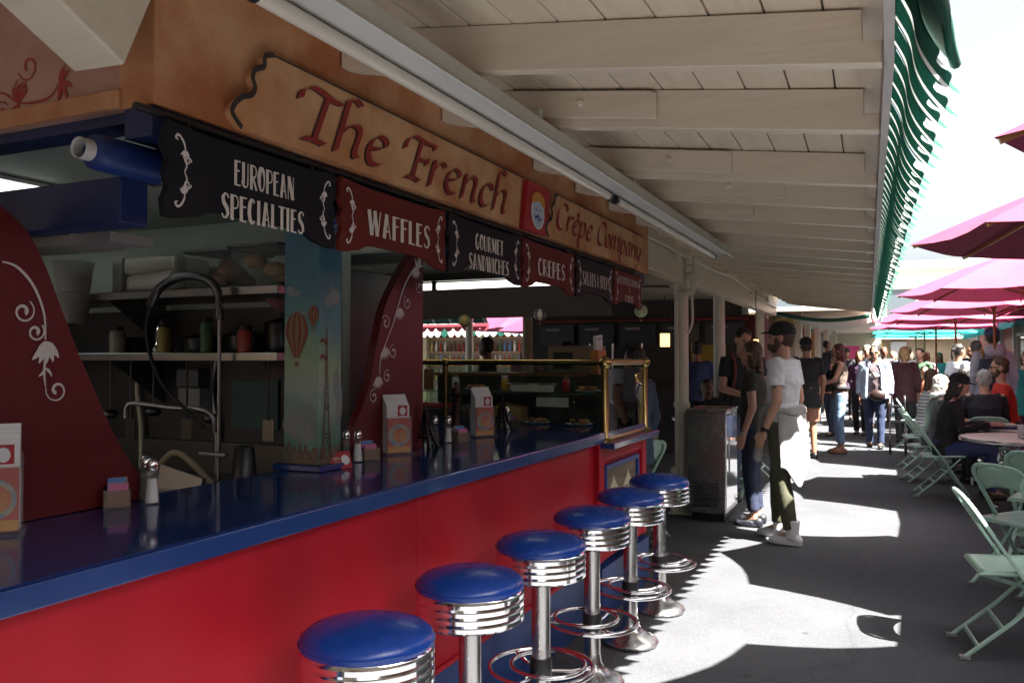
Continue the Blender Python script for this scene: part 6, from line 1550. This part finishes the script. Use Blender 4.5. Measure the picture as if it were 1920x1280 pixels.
def crumple(o, scale, strength, hard):
    key = 'folds %.3f %s' % (scale, hard)
    tx = bpy.data.textures.get(key)
    if not tx:
        tx = bpy.data.textures.new(key, 'CLOUDS'); tx.noise_scale = scale; tx.noise_depth = 2; tx.noise_type = 'HARD_NOISE' if hard else 'SOFT_NOISE'
    d = o.modifiers.new('folds', 'DISPLACE'); d.texture = tx; d.strength = strength; d.mid_level = .45; d.texture_coords = 'LOCAL'
# --- the man in the white T-shirt
def jacket(t, J, H, hm):
    jm = mat('pale grey jacket', (.30,.295,.285), .85, col2=(.38,.37,.36), nscale=5, bump=.6, bscale=8)
    m = MB()
    def jf(u, v):
        a = R(188 + 150*u)      # from the left front round the back to the right
        bot = .60 + .035*sin(u*pi*3+.6) - .13*math.exp(-((u-.30)/.20)**2)
        z = 1.045 - (1.045-bot)*v
        rr = 1.03 + .05*v + .085*sin(u*19+v*2.0)*v + .035*sin(v*8+u*6)*v
        return V((.178*cos(a)*rr, .14*sin(a)*rr - .03*v, z))
    m.grid(jf, 60, 30); jo = obj('tied_jacket', m, jm, t, smooth=180, solid=.010); crumple(jo, .14, .014, False)
    m = MB()
    for k in range(3): m.tube([V((.185*cos(2*pi*i/24), .145*sin(2*pi*i/24), 1.035 + .018*k + .012*sin(i*1.1+k))) for i in range(24)], .020, 8, True)
    m.ell((-.02,.155,1.03), (.05,.035,.045)); m.cap((-.03,.16,1.02), (-.07,.19,.66), .034, .042); m.cap((.03,.16,1.02), (.05,.18,.70), .034, .042)
    obj('jacket_sleeves', m, jm, t, remesh=.009, smooth=180)
    d = (J['wL']-J['eL']).normalized()
    m = MB(); q = J['wL'] - d*.012; m.tube([q - d*.012, q + d*.012], .034, 14); 
    out = V((-1,.1,0)).normalized(); m.lathe([(0,.0),(.019,.0),(.019,.008),(0,.009)], q + out*.030, 14, out.to_track_quat('Z','Y').to_matrix()); obj('wristwatch', m, BLACK, t, smooth=50)
    m = MB(); q = J['sL'].lerp(J['eL'], .62); m.ell(q + V((-.040,.0,0)), (.006,.018,.014)); obj('arm_tattoo', m, mat('tattoo ink', (.12,.08,.08), .6), t, smooth=180)
person((-.80,7.13,0), 74, 'man in a white T-shirt and dark cap with a pale jacket tied round his waist', 1.80, skin='fair', hair='short', hcol='brown', top=(.60,.61,.64), sleeve=.62, bottom=(.06,.062,.036), leg=.90, shoe=(.70,.70,.72), shoes='high', hturn=18, detail=2, extra=jacket, hatc=(.012,.013,.014), beard=True, eyes=True, girth=1.04,
       pose=dict(eL=(-.225,-.035,1.13), wL=(-.245,.06,.895), aL=(-.11,-.10,.085), kL=(-.105,-.02,.50), aR=(.12,.10,.085), kR=(.10,.10,.50)))
# --- woman behind him
def bracelet(t, J, H, hm):
    m = MB(); d = (J['wL']-J['eL']).normalized(); m.tube([J['wL']-d*.006, J['wL']+d*.006], .031, 12); obj('bracelet', m, STEEL, t, smooth=50)
person((-1.13,7.72,0), 88, 'woman in a dark brown top and cuffed jeans half hidden behind the man in white', 1.66, skin='fair', hair='long', hcol='brown', top=(.022,.020,.015), sleeve=.5, dress='long', bottom=(.012,.018,.045), leg=.84, shoe=(.012,.014,.02), hturn=10, detail=1, extra=bracelet)
# --- man in black with red strapped backpack
def pack(t, J, H, hm):
    m = MB(); m.loft([(V((0,-.20,.98)), .13, .07), (V((0,-.21,1.2)), .15, .085), (V((0,-.18,1.42)), .12, .06)]); obj('backpack', m, cloth((.015,.015,.018)), t, remesh=.014, smooth=180)
    for sx in (-1,1):
        m = MB(); m.tube(catmull([(sx*.10,-.12,1.42),(sx*.115,.0,1.475),(sx*.12,.11,1.38),(sx*.13,.13,1.22),(sx*.15,.04,1.06)], 5), .014, 8); obj('strap', m, mat('red black strap', (.16,.02,.025), .7), t, smooth=60)
    m = MB(); m.cbox((.03,.36,1.07), (.075,.13,.012)); obj('phone', m, mat('orange phone case', (.6,.10,.02), .4), t, bevel=.004)
person((-1.44,9.05,0), -150, 'man in a black T-shirt and red strapped backpack looking down at an orange phone', 1.83, skin='fair', hair='short', hcol='black', top=(.010,.011,.014), sleeve=.6, bottom=(.02,.03,.06), htilt=-16, hturn=8, detail=1, extra=pack, eyes=True, pose=dict(wR=(.06,.30,1.06), eR=(.22,.02,1.13), wL=(-.06,.28,1.05), eL=(-.23,.02,1.13)))
# --- man in black cap, tan shorts
person((-1.16,13.2,0), 20, 'man seen from behind in a black cap, black T-shirt and rust shorts', 1.82, skin='tan', hair='short', hcol='black', top=(.010,.011,.013), sleeve=.75, bottom=(.34,.17,.11), leg=.58, dress='long', shoe=(.015,.015,.018), hatc=(.010,.010,.012), detail=1, girth=1.1)
# --- woman with child in carrier
def strapc(t, J, H, hm):
    m = MB(); m.loft([(V((0,.17,.98)), .13, .07), (V((0,.19,1.12)), .15, .09), (V((0,.17,1.24)), .14, .07)]); obj('baby_carrier', m, cloth((.010,.010,.012)), t, remesh=.014, smooth=180)
    m = MB(); m.tube([(-.15,.05,1.4),(-.16,.14,1.3),(-.12,.18,1.15)], .025, 8); m.tube([V((.17*cos(2*pi*i/20), .125*sin(2*pi*i/20), 1.04)) for i in range(20)], .028, 8, True); obj('carrier_straps', m, cloth((.010,.010,.012)), t, smooth=60)
wk = person((-.74,14.1,0), 100, 'woman with long dark red hair and taupe tank top carrying a child', 1.74, skin='fair', hair='long', hcol='red', top=(.13,.095,.08), sleeve=0, bottom=(.16,.26,.42), leg=.80, shoe=(.25,.12,.08), detail=1, extra=strapc, pose=dict(eL=(-.24,.10,1.17), wL=(-.12,.28,1.1), eR=(.24,.10,1.17), wR=(.12,.28,1.1)))
KID = dict(hd=(0,.06,1.26), eL=(-.24,.14,.88), wL=(-.22,.32,.80), eR=(.24,.14,.88), wR=(.22,.32,.80), kL=(-.20,.26,.36), aL=(-.22,.22,.06), kR=(.20,.26,.36), aR=(.22,.22,.06))
kid = person((-.96,14.12,.98), -62, 'toddler with pale shoes carried by the red haired woman', 1.02, base=SIT, skin='tan', hair='short', hcol='black', top=(.05,.055,.08), sleeve=.7, bottom=(.012,.012,.014), shoe=(.62,.60,.50), pose=KID, detail=1, eyes=True)
for v_ in kid.children:
    pass
# --- denim jacket woman
def denim(t, J, H, hm):
    dm = mat('light denim', (.36,.46,.62), .85, col2=(.46,.55,.70), nscale=6, bump=.6, bscale=10)
    m = MB()
    for sx in (-1,1):
        def jf(u, v, sx=sx):
            a = R(62 - 152*u) if sx > 0 else R(118 + 152*u)
            z = 1.46 - .62*v; rr = 1 + .12*v
            wx = .19 + .03*v - .07*max(0, 1-v*5); wy = .135 + .03*v - .03*max(0, 1-v*5)
            return V((wx*cos(a)*rr, wy*sin(a)*rr, z))
        m.grid(jf, 16, 12)
    obj('denim_jacket', m, dm, t, smooth=180, solid=.018)
    m = MB()
    for s_ in 'LR':
        S, E_, W = J['s'+s_], J['e'+s_], J['w'+s_]; m.tube([S*.8 + V((0,0,S.z*.2)), S, S.lerp(E_,.5), E_, E_.lerp(W,.85)], [.082,.086,.078,.068,.062], 14)
    m.tube(catmull([(-.06,.10,1.40),(-.09,.0,1.50),(.0,-.08,1.52),(.09,.0,1.50),(.06,.10,1.40)], 4), .028, 8)
    obj('jacket_sleeves', m, dm, t, remesh=.013, smooth=180)
    m = MB(); m.ell((-.05,.19,.90), (.13,.06,.10)); m.tube(catmull([(-.14,.17,.95),(-.02,.16,1.2),(.10,.10,1.42),(.12,.0,1.47)], 5), .010, 6); obj('shoulder_bag', m, mat('dark brown leather', (.03,.015,.012), .4), t, smooth=180)
    m = MB(); m.ell((0,.130,1.24), (.085,.02,.05)); obj('shirt_print', m, mat('pale print', (.6,.58,.56), .7), t, smooth=180)
person((-.25,15.2,0), 178, 'woman in a pale denim jacket, sunglasses and dark jeans walking towards the camera', 1.72, skin='tan', hair='bun', hcol='black', top=(.10,.075,.085), sleeve=0, bottom=(.018,.03,.075), shoe=(.02,.015,.015), detail=1, extra=denim, glasses='sun', girth=1.15, pose=dict(kL=(-.095,.06,.50), aL=(-.09,.10,.085), aR=(.09,-.12,.085)))
# --- man in black polo farther back
person((-.46,19.5,0), 172, 'man in a black polo shirt walking behind the woman in denim', 1.80, skin='fair', hair='short', hcol='grey', top=(.012,.014,.024), sleeve=.8, bottom=(.05,.05,.07), detail=0, eyes=True, pose=dict(aL=(-.10,.15,.085), aR=(.10,-.15,.085)))
person((.22,16.3,0), 10, 'woman with curly reddish grey hair in a maroon coat seen from behind', 1.72, skin='fair', hair='bob', hcol='blond', top=(.05,.012,.018), sleeve=1.9, dress='long', bottom=(.03,.03,.035), detail=0, girth=1.1)
# --- seated group
person((.40,12.62,0), -82, 'seated woman in a grey and white striped sweater with brown hair', 1.75, base=SIT, skin='fair', hair='long', hcol='brown', top=(.5,.5,.5), sleeve=1.9, bottom=(.03,.035,.06), detail=1, glasses='clear', hturn=-4)
for o in bpy.data.objects:
    if o.name.startswith('shirt') and o.parent and 'striped sweater with brown' in o.parent.get('label', ''):
        o.data.materials.clear(); o.data.materials.append(stripe_mat('striped knit', (.62,.62,.62), (.20,.22,.26), 2, 22, .55))
def scarf(t, J, H, hm):
    m = MB(); m.tube([V((.085*cos(2*pi*i/18), .08+.075*sin(2*pi*i/18), 1.10)) for i in range(18)], .035, 8, True); obj('scarf', m, cloth((.55,.55,.56)), t, smooth=180)
person((.45,11.3,0), -78, 'seated white haired woman in a grey jacket with a pale scarf', 1.68, base=SIT, skin='fair', hair='bob', hcol='white', top=(.10,.10,.11), sleeve=1.9, bottom=(.02,.02,.025), detail=1, extra=scarf, hturn=-20)
person((.53,10.22,0), -86, 'seated woman in a black cap with long dark hair eating at the table', 1.74, base=SIT, skin='fair', hair='long', hcol='black', top=(.010,.010,.012), sleeve=1.92, bottom=(.025,.04,.12), shoe=(.05,.03,.02), hatc=(.010,.010,.012), htilt=-14, detail=1, pose=dict(wL=(-.02,.42,.80), wR=(.10,.44,.80), hd=(0,.15,1.22)))
person((1.04,11.45,0), 4, 'seated grey haired man in a dark navy jacket seen from behind', 1.76, base=SIT, skin='fair', hair='short', hcol='grey', top=(.012,.013,.022), sleeve=1.92, bottom=(.02,.02,.03), detail=1, girth=1.12)
person((1.36,12.15,.04), 95, 'seated bearded man in a red jacket and sunglasses facing left', 1.88, base=SIT, skin='fair', hair='short', hcol='brown', top=(.50,.028,.015), sleeve=1.92, bottom=(.02,.025,.05), detail=1, glasses='sun', beard=True, pose=dict(hd=(0,.10,1.25)))
# --- standing on the right
def hoodpack(t, J, H, hm):
    m = MB(); m.loft([(V((-.10,-.20,.96)), .12, .07), (V((-.10,-.22,1.18)), .14, .09), (V((-.10,-.19,1.36)), .11, .06)]); obj('backpack', m, cloth((.035,.045,.075)), t, remesh=.014, smooth=180)
    m = MB(); m.ell((0,-.10,1.44), (.13,.06,.08)); m.tube(catmull([(-.10,-.05,1.40),(-.09,-.1,1.50),(0,-.12,1.50),(.09,-.1,1.50),(.10,-.05,1.40)], 4), .03, 8); obj('hood', m, cloth((.48,.52,.62)), t, smooth=180)
    m = MB(); m.tube(catmull([(-.15,-.15,1.38),(-.14,-.02,1.47),(-.13,.1,1.38)], 5), .02, 6); obj('strap', m, mat('ochre strap', (.35,.25,.08), .7), t, smooth=60)
person((1.29,13.25,0), 12, 'man in a white hooded sweatshirt and blue cap with a backpack seen from behind', 1.93, skin='fair', hair='short', hcol='black', top=(.48,.52,.62), sleeve=1.92, dress='long', bottom=(.06,.06,.08), hatc=(.06,.09,.20), detail=1, extra=hoodpack, girth=1.15)
def carton(t, J, H, hm):
    m = MB(); m.cbox((.05,.34,1.05), (.30,.05,.34), Matrix.Rotation(.3,3,'Y')); obj('carton', m, mat('kraft board', (.40,.28,.12), .7), t)
person((.98,15.0,0), -55, 'woman in a white T-shirt holding a tan board', 1.74, skin='tan', hair='pony', hcol='black', top=(.60,.61,.66), sleeve=.6, bottom=(.012,.012,.015), detail=0, extra=carton, pose=dict(wL=(-.08,.28,1.06), wR=(.15,.30,1.06)))
person((1.30,15.8,0), -20, 'dark clothed man standing between the woman in white and the man in the hoodie', 1.80, skin='tan', hair='short', hcol='black', top=(.015,.018,.035), sleeve=.8, bottom=(.02,.02,.03))
person((1.80,14.0,0), 160, 'woman in a turquoise jacket cut by the right edge', 1.62, skin='fair', hair='bob', hcol='brown', top=(.03,.30,.30), sleeve=1.9, dress='long', bottom=(.12,.02,.08))
person((.30,17.8,0), 175, 'seated looking person with a dark headband under the far pink umbrella', 1.42, skin='tan', hair='short', hcol='black', top=(.4,.16,.15), sleeve=1.9, bottom=(.1,.1,.12))
# --- crowd down the walkway
crowd = [(-1.05,17.2,150,'woman with wavy auburn hair and a coral top behind the red haired woman',(.40,.16,.11),'red','long',1.66),(-1.0,22,180,'man in a dark jacket and black cap walking at the left of the crowd',(.02,.02,.025),'black','short',1.76),(-.75,26,170,'person in a blue shirt far down the walkway',(.06,.1,.3),'black','short',1.74),(.05,23,185,'person in pale clothes half hidden behind the woman in denim',(.5,.48,.45),'blond','bob',1.68),(.35,26,180,'person in a black top beside the far pink umbrella',(.015,.015,.02),'black','short',1.72),(-.2,29,180,'person in white far down the walkway',(.55,.55,.55),'grey','short',1.70),(.6,30,170,'person in a grey shirt under the far teal umbrella',(.2,.2,.22),'brown','short',1.74),(-.9,32,180,'person in beige far down the walkway',(.35,.28,.2),'brown','long',1.66),(1.5,19,120,'person in dark clothes standing before the red shop panel',(.03,.025,.025),'black','short',1.78),(1.9,22,100,'person in brown at the right hand shops',(.12,.07,.05),'black','long',1.66),(-.55,17.6,170,'person in a dark purple top between the child and the woman in denim',(.05,.02,.06),'black','long',1.66),(-.15,21.5,190,'person in a white shirt and dark shorts behind the woman in denim',(.6,.6,.6),'brown','short',1.78),(.55,19.2,160,'person in a green top beside the maroon coat',(.06,.14,.07),'black','short',1.72),(.75,21.5,200,'person in a pale pink top under the pink umbrellas',(.5,.3,.32),'blond','long',1.66),(-.35,24.5,175,'person in an orange top far down the walkway',(.5,.18,.04),'black','short',1.74),(.4,23.0,10,'person in a black coat walking away under the umbrellas',(.015,.015,.02),'brown','short',1.80),(-.7,29.5,180,'person in a red top far down on the left',(.4,.04,.04),'black','short',1.70),(1.15,24,150,'person in a teal shirt by the right hand shops',(.04,.2,.22),'brown','long',1.66),(.15,34,180,'farthest person in a blue top at the end of the walkway',(.1,.15,.35),'brown','short',1.75)]
for i, (x, y, f, lb, c, hc, hs, hh) in enumerate(crowd):
    st_ = (.16, -.12, .08, 0)[i % 4]
    person((x,y,0), f, lb, hh, pose=dict(aL=(-.09,st_,.085), kL=(-.095,st_*.6+.03,.5), aR=(.09,-st_,.085), kR=(.095,-st_*.3+.03,.5), wL=(-.22,.05-st_,.90), wR=(.22,.05+st_,.90), eL=(-.235,-.03-st_*.3,1.13), eR=(.235,-.03+st_*.3,1.13)), skin=('fair','tan','brown')[i % 3], hair=hs, hcol=hc, top=c, sleeve=.7 if i % 2 else 1.9, bottom=((.03,.04,.08),(.02,.02,.025),(.2,.16,.12))[i % 3], hatc=(.012,.012,.014) if 'cap' in lb else None, group='people far down the walkway')
# --- more diners on the right
for x, y, f, lb, c, hc, hs in ((.95,14.6,-60,'seated diner in a navy top beyond the wheeled walker',(.02,.03,.08),'black','long'),(1.35,15.6,150,'seated diner in a white shirt beyond the man in red',(.5,.5,.52),'grey','short'),(1.0,17.4,-100,'seated diner in a dark green top deep under the umbrellas',(.03,.07,.04),'brown','long'),(.62,18.8,180,'seated diner in a rust top deep under the umbrellas',(.3,.1,.05),'black','short')):
    person((x,y,0), f, lb, 1.74, base=SIT, skin='fair', hair=hs, hcol=hc, top=c, sleeve=1.9, bottom=(.03,.03,.05), group='seated diners under the far umbrellas')
# --- in and behind the stall
person((-3.05,7.4,0), -60, 'stall worker in a blue shirt bending behind the brass rail', 1.74, skin='tan', hair='short', hcol='black', top=(.05,.09,.20), sleeve=.7, bottom=(.02,.02,.03), detail=1, pose=dict(hd=(0,.26,1.55), nk=(0,.18,1.43), ch=(0,.11,1.26), sL=(-.175,.15,1.38), sR=(.175,.15,1.38), wL=(-.15,.42,1.0), wR=(.15,.42,1.0), eL=(-.22,.22,1.12), eR=(.22,.22,1.12)))
person((-1.83,6.35,0), 70, 'person in a slate blue shirt standing right behind the brass post', 1.60, skin='tan', hair='short', hcol='black', top=(.04,.06,.10), sleeve=1.9, dress='long', bottom=(.05,.05,.06), detail=1)
person((-4.5,10.3,0), 190, 'blond woman in a pink top seen through the stall', 1.70, skin='fair', hair='bob', hcol='blond', top=(.4,.18,.2), sleeve=.5, bottom=(.03,.03,.05), eyes=True)
person((-4.75,9.6,0), 100, 'dark haired person in profile by the far pale post', 1.78, skin='brown', hair='short', hcol='black', top=(.03,.03,.04), sleeve=.8, bottom=(.02,.02,.03))
person((-3.55,8.35,0), 180, 'seated dark haired woman behind the glass counter end', 1.74, base=SIT, skin='tan', hair='long', hcol='black', top=(.02,.02,.025), sleeve=.8, bottom=(.02,.02,.03), eyes=True)
person((-2.55,12.0,0), 20, 'person in a blue shirt at the back counter between the posts', 1.76, skin='tan', hair='short', hcol='black', top=(.03,.05,.14), sleeve=.8, bottom=(.02,.02,.03))
person((-2.05,10.15,0), 200, 'seated child with dark hair behind the steel case', 1.62, base=SIT, skin='tan', hair='short', hcol='black', top=(.02,.02,.03), sleeve=.8, bottom=(.02,.02,.03), eyes=True)
person((-1.74,9.75,0), 20, 'seated person with long black hair seen from behind next to the child', 1.72, base=SIT, skin='tan', hair='long', hcol='black', top=(.012,.012,.014), sleeve=1.9, bottom=(.02,.02,.03))
person((-2.72,8.55,0), 200, 'seated diner in dark clothes left of the nearest post', 1.74, base=SIT, skin='brown', hair='short', hcol='black', top=(.02,.018,.02), sleeve=.8, bottom=(.02,.02,.03))
# ================================================================ walking frame with wheels by the woman in denim
wf = empty('wheeled_walker', (.1,14.5,0), 'folded wheeled walker with dark wheels parked beside the striped sweater', 'walker')
for x, y in ((-.02,14.3),(.2,14.2),(.2,14.75)):
    m = MB(); m.tube([(x, y+.10*cos(2*pi*i/20), .115+.10*sin(2*pi*i/20)) for i in range(20)], .016, 8, True); wh = obj('wheel', m, BLACK, wf, smooth=60)
    m = MB(); m.tube([(x-.02,y,.115),(x+.02,y,.115)], .02, 10)
    for k in range(5): m.tube([(x,y,.115),(x,y+.09*cos(k*1.257),.115+.09*sin(k*1.257))], .005, 5)
    obj('hub', m, DSTEEL, wh, smooth=60)
m = MB()
for x in (-.02,.2): m.tube(catmull([(x,14.3,.12),(x,14.4,.5),(x,14.55,.86),(x,14.7,.9)], 5), .012, 8); m.tube([(x,14.75,.12),(x,14.4,.5)], .012, 8)
m.tube([(-.02,14.4,.5),(.2,14.4,.5)], .012, 8); m.tube([(-.02,14.5,.75),(.2,14.5,.75)], .010, 8); obj('frame', m, DSTEEL, wf, smooth=60)
m = MB(); m.cbox((.09,14.5,.5),(.22,.22,.03)); obj('seat', m, BLACK, wf, bevel=.006)
m = MB(); m.prism([(0,0),(.03,.012),(.05,.03),(.035,.045),(.01,.03)], (.83,4.62,.006), (1,0,0), (0,1,0), (0,0,.006))
simple('dry_leaf', m, mat('dry leaf', (.22,.06,.02), .7), 'brown dry leaf on the asphalt by the nearest chair', 'leaf')
